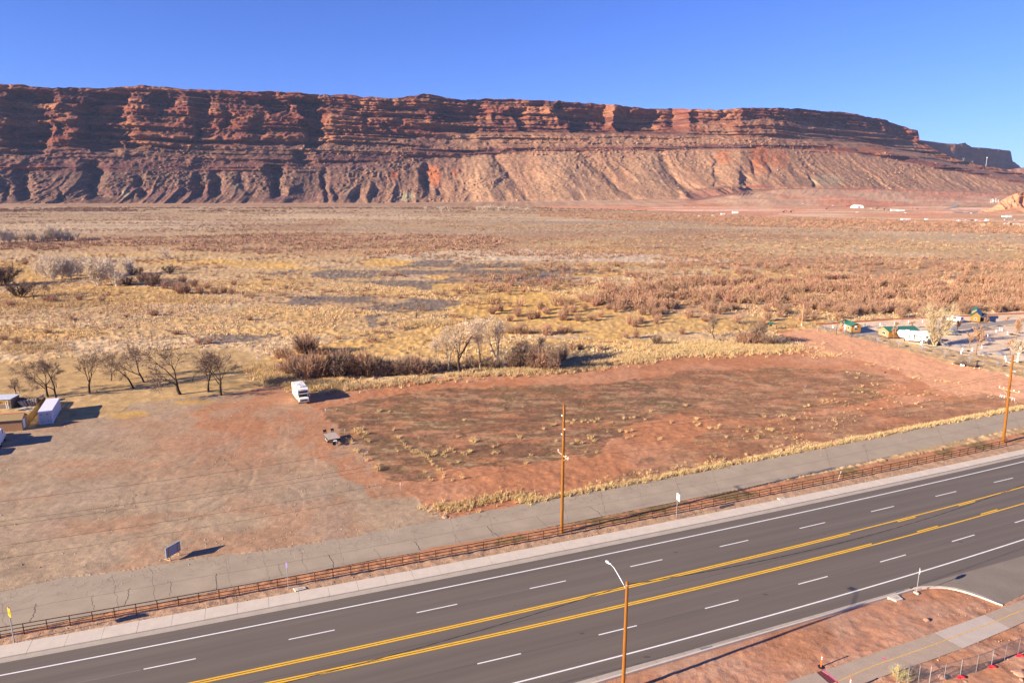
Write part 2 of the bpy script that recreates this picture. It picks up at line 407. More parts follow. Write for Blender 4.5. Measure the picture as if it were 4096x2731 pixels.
col = mixc(col, np.array([.17, .13, .06]), zone('darkN') * sstep(.45, .6, fbm(gX / 5, gY / 3, 3, 8)) * .5)
# clumpy light and dark tufts
tuft = fbm(gX / 1.6, gY / 1.6, 3, 71)
wet = np.ones(shp)
# the bare red field
fz = zone('field'); wet *= 1 - fz
fc = np.empty(shp + (3,)); fc[:] = red
fc = mixc(fc, red * np.array([1.12, 1.3, 1.5]), sstep(.45, .7, fbm(gX / 12, gY / 9, 4, 101)) * .7)
for z_, s_ in (('weed', .92), ('weed2', .72), ('weed3', .6)):
    m_ = zone(z_) * (.22 + .78 * sstep(.28, .56, fbm(gX / 5 + .3 * n1, gY / 2.2, 6, 111, gain=.75))) * s_
    wc = mixc(np.broadcast_to(weed, shp + (3,)), np.array([.17, .105, .055]), sstep(.45, .65, fbm(gX / 9, gY / 5, 4, 121)))
    wc = mixc(wc, np.array([.36, .24, .13]), sstep(.52, .68, fbm(gX / 4, gY / 1.4, 5, 123, .65)) * .85)
    fc = fc * (1 - m_[..., None]) + wc * m_[..., None]
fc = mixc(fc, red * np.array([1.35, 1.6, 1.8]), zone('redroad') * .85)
fc = fc * (1 + .28 * sstep(10, 110, gX - .15 * gY))[..., None]  # field brightens to the right: backscattered sunlight painted into its colour
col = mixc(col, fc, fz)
# gravel lot, redder towards the motorhome
lz = zone('lot'); wet *= 1 - lz
lc = np.empty(shp + (3,)); lc[:] = gravel
lc = mixc(lc, gravel * .8, sstep(.5, .68, fbm(gX / 10, gY / 6, 5, 131)) * .6)
lc = mixc(lc, red * .95, sstep(.58, .75, fbm(gX / 14, gY / 8, 4, 133)) * .35)
lc = mixc(lc, np.array([.345, .245, .17]), sstep(.52, .7, fbm(gX / 6 + 3, gY / 9, 5, 137)) * .5)
rl = zone('redlot')
dl = np.hypot(gX + 44, gY - 118)
lc = mixc(lc, red * .95, np.clip(np.maximum(rl * .75, .9 - dl / 34.), 0, .9) * (1 - .5 * sstep(.45, .6, fbm(gX / 4, gY / 6, 4, 139))))
# straw patch beside the container
sp = np.exp(-(((gX + 74) / 4.5) ** 2 + ((gY - 126) / 3.2) ** 2) * 1.4) + np.exp(-(((gX + 65) / 6.) ** 2 + ((gY - 134.5) / 2.) ** 2) * 1.4)
lc = mixc(lc, gold * .85, sstep(.35, .6, sp + n1 * .5) * .85)
# wheel tracks: curved ruts pressed into the gravel
ruts = np.zeros(shp)
rng = random.Random(4)
for (u0, v0, r_, a0, a1) in [(150, 1170, 6.5, -2.4, 1.2), (150, 1170, 8.3, -2.6, .9), (600, 1010, 7, -2.2, .4), (330, 1120, 13, -1.5, 1.4), (330, 1120, 15, -1.3, 1.2), (80, 1160, 14, .2, 1.8), (500, 1180, 11, -1.2, 1.0), (560, 1040, 5.2, -2.4, .7), (1250, 950, 6, 1.8, 3.4), (240, 1060, 18, -.8, .9)]:
    c_ = ov(u0, v0); dx = gX - c_.x; dy = gY - c_.y; d_ = np.hypot(dx, dy) + n1 * .7; aa = np.arctan2(dy, dx)
    mk = np.exp(-((d_ - r_) / .2) ** 2) * sstep(a0 - .2, a0 + .2, aa) * (1 - sstep(a1 - .2, a1 + .2, aa))
    ruts += mk
# straight ruts where vehicles drive in from the frontage road
dvx, dvy = .22, -.97
al = (gX + 40) * dvx + (gY - 128) * dvy; ac = (gX + 40) * -dvy + (gY - 128) * dvx
for k in range(9):
    o_ = -13 + 2.1 * k + 1.2 * math.sin(k * 2.3)
    cx_ = o_ + al * al * .004 * (k - 3) / 4
    ruts += np.exp(-((ac - cx_ + n2 * 1.6) / .25) ** 2) * sstep(-2, 8, al) * (1 - sstep(30, 55, al)) * (.3 + .7 * sstep(.4, .6, fbm(gX / 5, gY / 5, 2, 149 + k)))
ruts = np.clip(ruts, 0, 1.3) * lz
lc = lc * (1 + .09 * ruts[..., None] * np.where(n2 > 0, 1, -1.2)[..., None])
col = mixc(col, lc, lz)
# dirt strips along the roads
S = gX * E1[0] + gY * E1[1]; Vv = gX * E2[0] + gY * E2[1]
verge = (Vv > L_walk.v(S) - .5) & (Vv < L_fence.v(S) + 3.2); verge &= gX < 150
vc = np.empty(shp + (3,)); vc[:] = np.array([.40, .25, .155])
vc = mixc(vc, red * 1.05, sstep(-.2, .9, Vv - L_fence.v(S) + n1 * 2) * .8)
vc = mixc(vc, np.array([.15, .12, .05]), ((Vv > L_fence.v(S) + .6) & (S > 25)) * sstep(.48, .62, fbm(gX / 4, gY / 2, 4, 151)) * .75)
vf = verge.astype(float); col = mixc(col, vc, vf); wet *= 1 - vf
low = (Vv < L_nback.v(S) + .3); lwf = low.astype(float)
dc = np.empty(shp + (3,)); dc[:] = np.array([.43, .215, .128])
dc = mixc(dc, np.array([.42, .27, .185]), sstep(.42, .66, fbm(gX / 3, gY / 3, 6, 161, .65)) * .45)
dc = mixc(dc, red * .85, sstep(.5, .7, fbm(gX / 7, gY / 5, 4, 163)) * .6)
col = mixc(col, dc, lwf); wet *= 1 - lwf
# tailings site: raw orange earth far out on the right
tz = zone('tail'); wet *= 1 - tz
tcx = np.empty(shp + (3,)); tcx[:] = tailc
tcx = mixc(tcx, np.array([.70, .48, .33]), sstep(.48, .62, fbm(gX / 260, gY / 90, 3, 171)) * .85)
tcx = mixc(tcx, np.array([.47, .17, .10]), sstep(.55, .66, fbm(gX / 150, gY / 60, 3, 173)) * .7)
tcx = mixc(tcx, straw * .9, sstep(.52, .6, fbm(gX / 120, gY / 40, 3, 175)) * sstep(60, 420, gX - 350) * .8)
col = mixc(col, tcx, tz)
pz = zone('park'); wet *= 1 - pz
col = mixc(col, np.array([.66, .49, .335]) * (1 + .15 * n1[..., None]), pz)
col *= (1 + wet * (tuft - .5) * .5)[..., None]
col *= (1 + .35 * n0 + .25 * n1)[..., None]
col = np.clip(col, .01, .9)
# relief: tussocks in the wetland, pressed ruts in the lot
rel = wet * (1 - .8 * zone('meadow')) * (np.clip(tuft - .42, 0, 1) * .8 + np.clip(n2, 0, 1) * .4) * (1 + far * 3.2 * np.clip(fbm(gX / 14, gY / 9, 3, 181) - .35, 0, 1))
rel += fz * (n1 * .22 + n0 * .12) + lz * (n1 * .10 + n0 * .06 - ruts * .018)
rel += lwf * (n1 * .26 + n0 * .10) * sstep(.2, 1.5, L_nback.v(S) - Vv) + vf * (n0 * .14 + n1 * .12)
rel += tz * (ridged(gX / 140, gY / 60, 3, 191) - .6) * 3 * sstep(900, 1500, gY)
inroad = (Vv < L_walk.v(S) + .15) & (Vv > L_nback.v(S) - .15)
infr = inpoly(gX, gY, FRONT)
PATH_UP = [(-1500, 1540), (-600, 1235), (0, 1020), (400, 895), (770, 775), (960, 705), (1720, 430), (2030, 305), (2352, 190), (3200, -150)]
PATH_LO = [(3200, 150), (2352, 545), (2130, 640), (1390, 950), (1180, 1030), (820, 1160), (400, 1305), (0, 1440), (-600, 1650), (-1500, 1980)]
PATHP = pl(PATH_UP + PATH_LO, c8)
SIDE = pl([(1190, 772), (1300, 755), (1450, 755), (1600, 783), (1750, 828), (1900, 888), (1960, 895), (2136, 800), (2900, 520), (2900, -50), (2136, 330), (1190, 600)], c7)
inpath = inpoly(gX, gY, PATHP); inside = inpoly(gX, gY, SIDE)
flat = inroad | infr | inpath | inside
rel = np.where(flat, -.10, rel)
rel = np.where(pz > .5, 0, rel)
gZ = rel
Vg = np.stack([gX, gY, gZ], -1).reshape(-1, 3)
ii = np.arange(NY * NX).reshape(NY, NX)
Fg = np.stack([ii[:-1, :-1], ii[:-1, 1:], ii[1:, 1:], ii[1:, :-1]], -1).reshape(-1, 4)
M_ground = pmat('ground', attr='Col', rough=.95, var=.22, scale=1.9, vscale2=11.0, bump=.05, bscale=6.0, spec=.1)
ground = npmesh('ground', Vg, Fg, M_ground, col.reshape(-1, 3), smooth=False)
tag(ground, kind='structure')
# a plain apron of the same earth under everything, out to the horizon
mb = MB(); mb.quad((-7000, -300, -3.5), (7000, -300, -3.5), (7000, 9000, -3.5), (-7000, 9000, -3.5))
tag(mb.build('valley_floor', pmat('earth', (.40, .25, .15), var=.25, scale=.02, spec=.1)), kind='structure')
# ------------------------------------------------------------------ the red cliffs
def curve(pts, n=None):
    xs = np.array([p[0] for p in pts], float); ys = np.array([p[1] for p in pts], float)
    return lambda u: np.interp(u, xs, ys)
K_rim = curve([(-400, 185), (-150, 188), (0, 192), (40, 195), (100, 201), (220, 203), (330, 198), (430, 205), (520, 208), (600, 210), (680, 212), (735, 219), (790, 218), (840, 223), (900, 226), (950, 221), (975, 216), (1000, 218), (1060, 230), (1120, 227), (1200, 229), (1300, 234), (1400, 240), (1460, 247), (1500, 250), (1550, 250), (1650, 252), (1720, 247), (1760, 247), (1830, 250), (1900, 256), (1940, 258), (1980, 266), (2030, 275), (2060, 285), (2095, 298), (2108, 300), (2112, 322), (2160, 352), (2220, 372), (2300, 388), (2352, 400), (2700, 440)])
K_s1 = curve([(-400, 258), (0, 262), (300, 268), (600, 262), (850, 268), (1000, 270), (1200, 285), (1400, 296), (1550, 292), (1650, 276), (1760, 270), (1900, 284), (2000, 300), (2080, 318), (2110, 330), (2160, 357), (2352, 405), (2700, 443)])
K_s2 = curve([(-400, 345), (0, 345), (300, 340), (600, 332), (800, 326), (950, 316), (1100, 306), (1240, 305), (1420, 308), (1550, 310), (1700, 316), (1850, 312), (1980, 325), (2060, 340), (2112, 350), (2200, 378), (2352, 410), (2700, 446)])
K_s3 = curve([(-400, 376), (0, 376), (400, 375), (600, 368), (900, 350), (1150, 342), (1240, 340), (1500, 338), (1650, 330), (1900, 335), (2000, 345), (2112, 365), (2200, 385), (2352, 416), (2700, 449)])
K_s4 = curve([(-400, 396), (0, 396), (400, 394), (600, 392), (850, 372), (1000, 362), (1200, 350), (1240, 348), (1500, 346), (1700, 342), (1900, 345), (2000, 356), (2112, 380), (2200, 394), (2352, 424), (2700, 452)])
K_bas = curve([(-400, 468), (0, 468), (600, 467), (900, 466), (1100, 463), (1300, 461), (1450, 458), (1600, 456), (1700, 440), (1800, 433), (2000, 433), (2200, 440), (2352, 446), (2700, 456)])
NU = 1500
U = np.linspace(-330, 2680, NU)
Vtoe = np.interp(U, [-400, 1200, 1700, 2352, 2700], [474, 474.3, 474.5, 474.5, 474.5])
Y0 = -CAMH * 1.0 / ((-SP + -(Vtoe * OV - CYP) / FOC * CP) / (CP + -(Vtoe * OV - CYP) / FOC * SP))
def slope_of(v):                    # tangent of the sight line
    dz = -(v * OV - CYP) / FOC
    return (-SP + dz * CP) / (CP + dz * SP)
gap = np.interp(U, [-400, 0, 1080, 1300, 1700, 2100, 2700], [40, 60, 520, 520, 620, 950, 1350])
levels = [(Vtoe, None)]
Ys = [Y0]; Zs = [np.zeros(NU)]
Yb = Y0 + gap; Ys.append(Yb); Zs.append(CAMH + slope_of(K_bas(U)) * Yb)
lift = np.interp(U, [0, 1000, 1300, 1900, 2352], [0, 0, 0, 0, 0])
for K_, ang in ((K_s4, np.interp(U, [0, 900, 1300, 2352], [33, 32, 30, 28])), (K_s3, 47), (K_s2, 38), (K_s1, np.interp(U, [0, 1200, 1600, 1900], [56, 56, 40, 42])), (K_rim, np.interp(U, [0, 900, 1500, 2000, 2120, 2200], [52, 54, 62, 66, 50, 25]))):
    m = slope_of(K_(U)); t = np.tan(np.radians(ang))
    Y1, Z1 = Ys[-1], Zs[-1]
    # CAMH + m*Y = Z1 + (Y-Y1)*t
    Yn = (CAMH - Z1 + Y1 * t) / (t - m)
    Yn = np.maximum(Yn, Y1 + 2)
    if K_ is K_s2: Yn = Yn + np.interp(U, [1780, 2110, 2300], [0, 420, 420])
    if K_ is K_s1: Yn = Yn + np.interp(U, [990, 1180, 1215, 1390, 1410, 1545, 1585, 1640], [0, 45, 0, 110, 60, 150, 10, 0])
    Ys.append(Yn); Zs.append(CAMH + m * Yn)
# plateau behind the rim
Ys.append(Ys[-1] + 60); Zs.append(Zs[-1] - 3)
Ys.append(Ys[-1] + 900); Zs.append(Zs[-1] - 60)
segn = [14, 130, 28, 42, 62, 70, 5, 4]
rows_Y = []; rows_Z = []; rows_t = []
for k in range(len(Ys) - 1):
    n = segn[k]
    for j in range(n + (1 if k == len(Ys) - 2 else 0)):
        t = j / n
        tt = t
        Yv = Ys[k] * (1 - t) + Ys[k + 1] * t; Zv = Zs[k] * (1 - t) + Zs[k + 1] * t
        if k == 1: Zv = Zv - (Zs[2] - Zs[1]) * .10 * np.sin(PI * t)          # talus is concave
        rows_Y.append(Yv); rows_Z.append(Zv); rows_t.append(k + t)
cY = np.array(rows_Y); cZ = np.array(rows_Z); lev = np.array(rows_t)[:, None] * np.ones((1, NU))
UUc = np.ones((len(rows_Y), 1)) * U[None, :]
cX = (UUc * OV - CXP) / FOC * (cY * CP - (cZ - CAMH) * SP)
um = cX; zm = cZ
# displacement towards the camera (positive = out)
def band(a, b, w_=.25): return sstep(a - w_, a + w_, lev) * (1 - sstep(b - w_, b + w_, lev))
upper = band(4.0, 6.0, .3); second = band(4.0, 5.0, .2); mid = band(3.0, 4.0); lowb = band(2.0, 3.0); talus = sstep(.30, 1.22, lev) * (1 - sstep(1.93, 2.17, lev))
wrp = (fbm(um / 180, zm / 80, 4, 201) - .5); wr2 = fbm(um / 36, zm / 28, 3, 203) - .5; wr3 = fbm(um / 90, zm / 60, 4, 205) - .5; wr4 = fbm(um / 60, zm / 40, 4, 207)
# buttresses and alcoves: where the light comes from the left a recess lies in shade
big = np.zeros_like(um)
for (u0, u1, dep, l0, l1, edge) in [(10, 115, 75, 4.15, 6, 22), (190, 300, 90, 4.2, 5.8, 16), (135, 152, 45, 4.3, 5.2, 10), (355, 385, 48, 5.2, 5.9, 12), (300, 325, 40, 4.05, 4.7, 10), (440, 470, 40, 4.9, 5.7, 12), (615, 655, 45, 5.0, 5.9, 14), (655, 672, 30, 4.9, 5.6, 8), (690, 735, 85, 3.6, 5.9, 16), (512, 530, 30, 4.5, 5.3, 9), (575, 600, 30, 4.3, 5.2, 9), (430, 450, 30, 4.2, 4.9, 9), (840, 860, 25, 4.6, 5.3, 8), (905, 925, 25, 4.4, 5, 8),
        (1010, 1110, 42, 4.8, 5.9, 24), (1140, 1160, 24, 4.6, 5.4, 8), (1190, 1260, 55, 4.2, 5.9, 18), (1290, 1400, 62, 4.1, 5.9, 20), (1420, 1530, 66, 4.25, 5.95, 16), (1600, 1620, 26, 5.1, 6, 7), (1660, 1675, 22, 5.1, 6, 7), (1775, 1800, 24, 5.1, 6, 7), (1830, 1875, 32, 5.1, 6, 9), (1905, 1960, 36, 5.1, 6, 9), (1985, 2040, 36, 5.1, 6, 8), (2050, 2100, 40, 4.9, 6, 8), (30, 95, 35, 3.85, 4.6, 10), (215, 265, 40, 3.7, 4.5, 12)]:
    uu = UUc + wrp * 74 + wr2 * 26 + (lev - 5) * 7
    wv = sstep(u0 - edge * .25, u0 + edge * .25, uu) * (1 - sstep(u1 - edge, u1 + edge * 1.4, uu))
    lv = lev + wr3 * .6
    big -= .85 * dep * wv * (.7 + .6 * wr4) * sstep(l0 - .1, l0 + .16, lv) * (1 - sstep(l1 - .3, l1 + .05, lv))
leftw = np.interp(UUc, [0, 1000, 1500, 2100], [1, .9, .65, .5])
but = (ridged((um + wrp * 200) / 230., zm / 700., 3, 211) - .62) * 60
blk = (ridged((um + wrp * 150) / 110. + zm / 300., zm / 50., 5, 221, .58) - .6) * 46
sml = (fbm((um + zm * .25) / 24., zm / 22., 4, 231) - .5) * 26
disp = big + (but * .8 + blk + sml * 1.1) * (upper * .85 + mid * .55 + lowb * .5) * leftw
# strata: hard beds stand out as ledges
zs = zm + 22 * (fbm(um / 300, zm / 200, 4, 241) - .5) + (um * .012)
s1_ = vnoise(zs / 13.0, um / 700., 251); s2_ = vnoise(zs / 6.0, um / 300., 253)
disp += ((sstep(.3, .7, s1_) - .5) * 20 + (sstep(.35, .65, s2_) - .5) * 11) * (upper * .8 + second * .4 + mid * .8 + lowb * .8) * (.45 + 1.1 * fbm(um / 70, zm / 60, 3, 257))
# talus: gullies and spurs running down the slope
tf = np.clip((2.05 - lev), 0, 1.12)
gw = (fbm(um / 130, zm / 90, 3, 261) - .5)
slant = (zm * .75) * np.interp(UUc, [700, 1200, 2100], [0.05, .75, 1.0])
rgt = sstep(950, 1250, UUc)
g1 = ridged((um + gw * 90 + slant) / 150., zm / 420., 2, 271)
g2 = ridged((um + gw * 70 + slant) / 52., zm / 150., 3, 273)
g3 = fbm(um / 14., zm / 12., 3, 277) - .5
g4 = np.clip(fbm(um / 8., zm / 6., 2, 279) - .55, 0, 1)
patch = sstep(.42, .6, fbm(um / 150, zm / 90, 3, 283))
disp += talus * ((g1 - .62) * (44 - 20 * rgt) * np.clip(tf * 1.6, 0, 1) + (g2 - .6) * (30 - 14 * rgt) * np.clip(tf * 2.5, .25, 1))
disp += (talus + mid * .9 + lowb * .5) * (g3 * 9 + g4 * 26 * (.15 + patch)) * (1 - .35 * rgt)
disp += upper * (fbm(um / 9., zm / 7., 3, 281) - .5) * 9
# deep cut ravines, steep on their left wall
for (u0, w_, dep, l0, l1) in [(8, 10, 40, 1.1, 2.0), (48, 20, 75, 1.1, 2.5), (140, 9, 45, 1.05, 1.6), (216, 24, 95, 1.15, 3.3), (312, 12, 45, 1.2, 2.0), (290, 6, 26, 1.1, 1.5), (458, 17, 70, 1.25, 2.1), (498, 17, 75, 1.2, 2.1), (560, 10, 35, 1.3, 2), (622, 17, 70, 1.2, 2.6), (690, 26, 60, 2.0, 3.6), (744, 8, 55, 1.05, 2.0), (770, 10, 50, 1.05, 1.6), (812, 14, 60, 1.05, 1.5), (852, 10, 45, 1.05, 1.6), (985, 14, 60, 1.2, 2.0), (1012, 10, 40, 1.1, 1.6), (1700, 22, 60, 1.0, 1.7), (1855, 8, 40, 1.0, 1.5), (1640, 12, 22, 1.1, 2.0), (1735, 14, 26, 1.4, 2.0), (1770, 10, 22, 1.4, 2.0)]:
    q = (UUc + wrp * 40 + wr2 * 14 - u0 + np.where(UUc > 1100, (lev - 1.5) * 30, (lev - 1.5) * 8)) / (w_ * 1.15)
    shp_ = np.where(q < 0, np.exp(-(q * 3.2) ** 2), np.exp(-(q * .9) ** 2))
    disp -= .55 * dep * (.5 + wr4) * shp_ * sstep(l0 - .1, l0 + .15, lev) * (1 - sstep(l1 - .35, l1 + .05, lev))
# three great fans of scree spread below the middle of the wall
for (uc, wd, amp) in [(1105, 75, 60), (1290, 120, 60), (1480, 80, 25)]:
    q = UUc + wr2 * 26 - uc - (2 - lev) * 20
    disp += talus * amp * np.exp(-(q / (wd * (.22 + .78 * tf))) ** 2) * sstep(0, .5, tf) - talus * 16 * np.exp(-((q - wd * (.35 + .85 * tf)) / 10) ** 2) * (.3 + wr4)
disp *= (1 - sstep(6.0, 6.3, lev)) * sstep(.2, 1.2, lev)
# a dark rocky spur stands out at the foot of the slope, right of the middle
spur = sstep(1545, 1600, UUc + wr2 * 40) * (1 - sstep(1685, 1702, UUc + wr2 * 30 - (1.3 - lev) * 50)) * sstep(.55, .8, lev) * (1 - sstep(1.16, 1.24, lev + wr3 * .12))
disp += spur * (70 + 40 * (g1 - .6) + 60 * (g2 - .6))
# the bench and low spurs in front of the right half
toe = band(0.05, 1.0, .12)
rise = toe * sstep(1500, 1750, UUc) * ((ridged(um / 160, cY / 200, 3, 291) - .55) * 14)
cYd = cY - disp
sc_ = cYd / cY
cXd = cX * (1 - .5 * (1 - sc_)) ; cZd = cZ + rise + (g3 * 3 + g4 * 6) * toe * .4
rimj = (fbm(um / 30, um * 0, 3, 295) - .5) * 9 * np.exp(-((lev - 6) / .25) ** 2)
cZd += rimj
# colour of the rock itself
c_up = np.array([.165, .055, .036]); c_up2 = np.array([.245, .105, .055]); c_dk = np.array([.095, .038, .033])
c_tl = np.array([.145, .082, .06]); c_tr = np.array([.30, .165, .098]); c_or = np.array([.33, .105, .045]); c_pu = np.array([.155, .075, .066]); c_gr = np.array([.29, .24, .15])
cc = np.empty(um.shape + (3,)); cc[:] = c_up
cc = mixc(cc, c_up2, sstep(.45, .65, fbm(um / 90, zm / 40, 4, 301)))
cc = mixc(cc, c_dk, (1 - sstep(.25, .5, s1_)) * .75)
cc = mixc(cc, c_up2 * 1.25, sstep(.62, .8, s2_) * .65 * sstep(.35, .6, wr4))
cc = mixc(cc, c_pu * .8, lowb * .75 * (1 - sstep(1150, 1400, UUc) * .75 * sstep(.35, .55, fbm(um / 120, zm / 50, 3, 259))))
xr = np.interp(UUc + (fbm(um / 120, zm / 80, 4, 305) - .5) * 420, [760, 1150], [0, 1])
tcol = mixc(np.broadcast_to(c_tl, cc.shape), c_tr, xr)
tcol = mixc(tcol, c_pu, sstep(.5, .66, fbm(um / 160, zm / 20, 3, 309)) * (1 - xr) * .7)
tcol = mixc(tcol, c_tr * np.array([1.05, .98, .9]), sstep(.5, .7, g1) * .3 * xr)
fanm = 0
for (uc, wd) in [(1105, 75), (1290, 120), (1480, 80)]: fanm = np.maximum(fanm, np.exp(-((UUc + wr2 * 20 - uc + (2 - lev) * -34) / (wd * (.22 + .78 * tf))) ** 4))
tcol = mixc(tcol, np.array([.345, .205, .12]), fanm * .6)
tm = np.clip(talus + mid * .75, 0, 1)
cc = mixc(cc, tcol, tm)
cc = mixc(cc, mixc(np.broadcast_to(c_up2, cc.shape), c_tr * .9, sstep(.4, .6, fbm(um / 60, zm / 30, 3, 311))), second * sstep(1500, 1700, UUc) * .7)
for (u0, v0, ru, rv, k_) in [(1000, 405, 14, 24, .9), (985, 395, 9, 16, .8), (905, 402, 13, 10, .8), (1660, 362, 18, 15, .8), (1745, 358, 24, 26, .9), (1790, 365, 24, 22, .6), (2010, 342, 36, 16, .5), (1900, 345, 60, 10, .35), (1745, 390, 30, 10, .4), (1045, 395, 8, 10, .6), (70, 385, 60, 6, .5), (455, 430, 20, 10, .4)]:
    px_, py_ = proj(cXd, cYd, cZd)
    d_ = ((px_ / OV - u0) / ru) ** 2 + ((py_ / OV - v0) / rv) ** 2
    cc = mixc(cc, c_or, k_ * (1 - sstep(.5, 1.5, d_ + (g3 * 1.4))))
for (u0, v0, ru, rv, k_) in [(935, 452, 18, 10, .9), (288, 444, 10, 10, .7), (800, 440, 16, 12, .3), (1900, 415, 40, 14, .5), (545, 430, 12, 9, .4)]:
    d_ = ((px_ / OV - u0) / ru) ** 2 + ((py_ / OV - v0) / rv) ** 2
    cc = mixc(cc, c_gr, k_ * (1 - sstep(.5, 1.5, d_ + g3 * 1.4)))
for (u0, v0, ru, rv) in [(1265, 372, 22, 16)]:
    d_ = ((px_ / OV - u0) / ru) ** 2 + ((py_ / OV - v0) / rv) ** 2
    cc = mixc(cc, np.array([.25, .15, .10]), .6 * (1 - sstep(.5, 1.5, d_ + g3)))
tcl = np.array([.46, .275, .17]); trd = np.array([.48, .20, .115])
tb = mixc(np.broadcast_to(tcl, cc.shape), trd, sstep(.45, .62, fbm(um / 120, cY / 160, 4, 321)) * sstep(1350, 1650, UUc) * .85)
tb = mixc(tb, np.array([.34, .20, .12]), (1 - sstep(1100, 1400, UUc)) * .8)
cc = mixc(cc, tb, band(-.1, 1.0, .14))
# juniper scrub and boulders fleck the slopes
fl = sstep(.62, .72, fbm(um / 5.5, zm / 4., 3, 331)) * sstep(.42, .6, fbm(um / 90, zm / 50, 3, 333))
cc = mixc(cc, np.array([.10, .085, .05]), fl * tm * .75 * sstep(900, 1300, UUc))
fl2 = sstep(.64, .74, fbm(um / 6.5 + 9, zm / 4.5, 3, 337))
cc = mixc(cc, c_tr * 1.15, fl2 * tm * .6)
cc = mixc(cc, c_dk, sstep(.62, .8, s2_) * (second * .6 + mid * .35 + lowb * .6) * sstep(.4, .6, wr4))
cc *= (1 + .6 * (fbm(um / 12, zm / 6, 3, 341) - .5))[..., None]
# the railway bench: a light line along the foot of the slope
rb = np.exp(-((lev - .86) / .02) ** 2) * (1 - sstep(1350, 1500, UUc))
cc = mixc(cc, np.array([.55, .42, .28]), rb * .8)
rb = np.exp(-((lev - .93) / .035) ** 2) * sstep(1620, 1700, UUc)
cc = mixc(cc, np.array([.26, .10, .06]), rb * .7)
rb = np.exp(-((lev - .30) / .03) ** 2) * sstep(1300, 1500, UUc)
cc = mixc(cc, np.array([.58, .40, .26]), rb * .6)
cc = mixc(cc, np.array([.16, .075, .062]), spur * .8)
cc = np.clip(cc, .01, .9)
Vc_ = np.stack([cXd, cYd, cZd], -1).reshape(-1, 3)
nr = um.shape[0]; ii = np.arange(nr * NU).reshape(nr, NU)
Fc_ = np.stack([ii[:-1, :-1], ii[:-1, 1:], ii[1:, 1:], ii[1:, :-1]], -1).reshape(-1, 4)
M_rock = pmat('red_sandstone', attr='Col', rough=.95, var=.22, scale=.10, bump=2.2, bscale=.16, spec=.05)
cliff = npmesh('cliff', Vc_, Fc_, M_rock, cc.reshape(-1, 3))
tag(cliff, kind='structure')

# the far mesa, six kilometres off, end-on to the sun
def mesa(name, rim, foot, Yf, depth, col_, seed, amp, turn=0.0, q=1.0):
    nu, nv = 420, 70
    u0, u1 = rim[0][0], rim[-1][0]
    R_, F_ = curve(rim), curve(foot)
    uu = np.linspace(u0, u1, nu)
    tt = np.concatenate([np.linspace(0, .35, 18), np.linspace(.37, 1, 45), [1.0] * 7])
    V = []; CC = []
    for j, t in enumerate(tt):
        top = j >= 63
        yy = Yf + (uu - u0) * turn + np.minimum(t / .35, 1) * depth * .55 + np.maximum(t - .35, 0) * depth * .18
        if top: yy = yy + (j - 62) * depth * .5
        Yu = Yf + (uu - u0) * turn; z0 = CAMH + slope_of(F_(uu)) * Yu; z1 = CAMH + slope_of(R_(uu)) * (Yu + depth * .67)
        zz = z0 + (z1 - z0) * np.where(t < .35, t * 1.25, .4375 + (t - .35) / .65 * .5625)
        xx = (uu * OV - CXP) / FOC * (yy * CP - (zz - CAMH) * SP)
        d = (ridged(xx / 230 / q, zz / 1400 / q, 3, seed) - .6) * amp + (fbm(xx / 60 / q, zz / 90 / q, 4, seed + 5) - .5) * amp * .7 + (vnoise(zz / 14 / q, xx / 900 / q, seed + 7) - .5) * amp * .25
        if top: d = d * 0; zz = zz + (fbm(xx / 60, yy / 60, 3, seed + 9) - .5) * 10 - (j - 63) * 6
        V.append(np.stack([xx, yy - d, zz], -1))
        c = np.empty((nu, 3)); c[:] = col_
        c *= (.75 + .5 * fbm(xx / 80 / q, zz / 16 / q, 4, seed + 11))[:, None]
        CC.append(c)
    V = np.array(V); n = len(tt); ii = np.arange(n * nu).reshape(n, nu)
    F = np.stack([ii[:-1, :-1], ii[:-1, 1:], ii[1:, 1:], ii[1:, :-1]], -1).reshape(-1, 4)
    return tag(npmesh(name, V.reshape(-1, 3), F, M_rock, np.array(CC).reshape(-1, 3)), kind='structure')
mesa('mesa', [(2040, 300), (2100, 312), (2113, 322), (2150, 326), (2180, 330), (2200, 331), (2216, 328), (2228, 338), (2260, 340), (2300, 344), (2322, 346), (2326, 368), (2338, 379), (2349, 387), (2420, 400)],
     [(2040, 420), (2352, 430), (2420, 430)], 4600, 300, (.20, .085, .05), 401, 45, 3.9)
# a low red ridge between the mesa and the valley's mouth
mesa('ridge', [(2180, 440), (2250, 402), (2300, 392), (2352, 385), (2500, 380), (2700, 384)], [(2180, 445), (2700, 445)], 4100, 400, (.26, .13, .085), 431, 40)
# red knoll at the right edge
mesa('knoll', [(2240, 490), (2255, 486), (2280, 477), (2300, 462), (2318, 452), (2336, 444), (2352, 442), (2420, 436), (2600, 452)], [(2240, 492), (2352, 507), (2420, 510), (2600, 512)], 1400, 150, (.44, .22, .125), 451, 26, 0, .22)
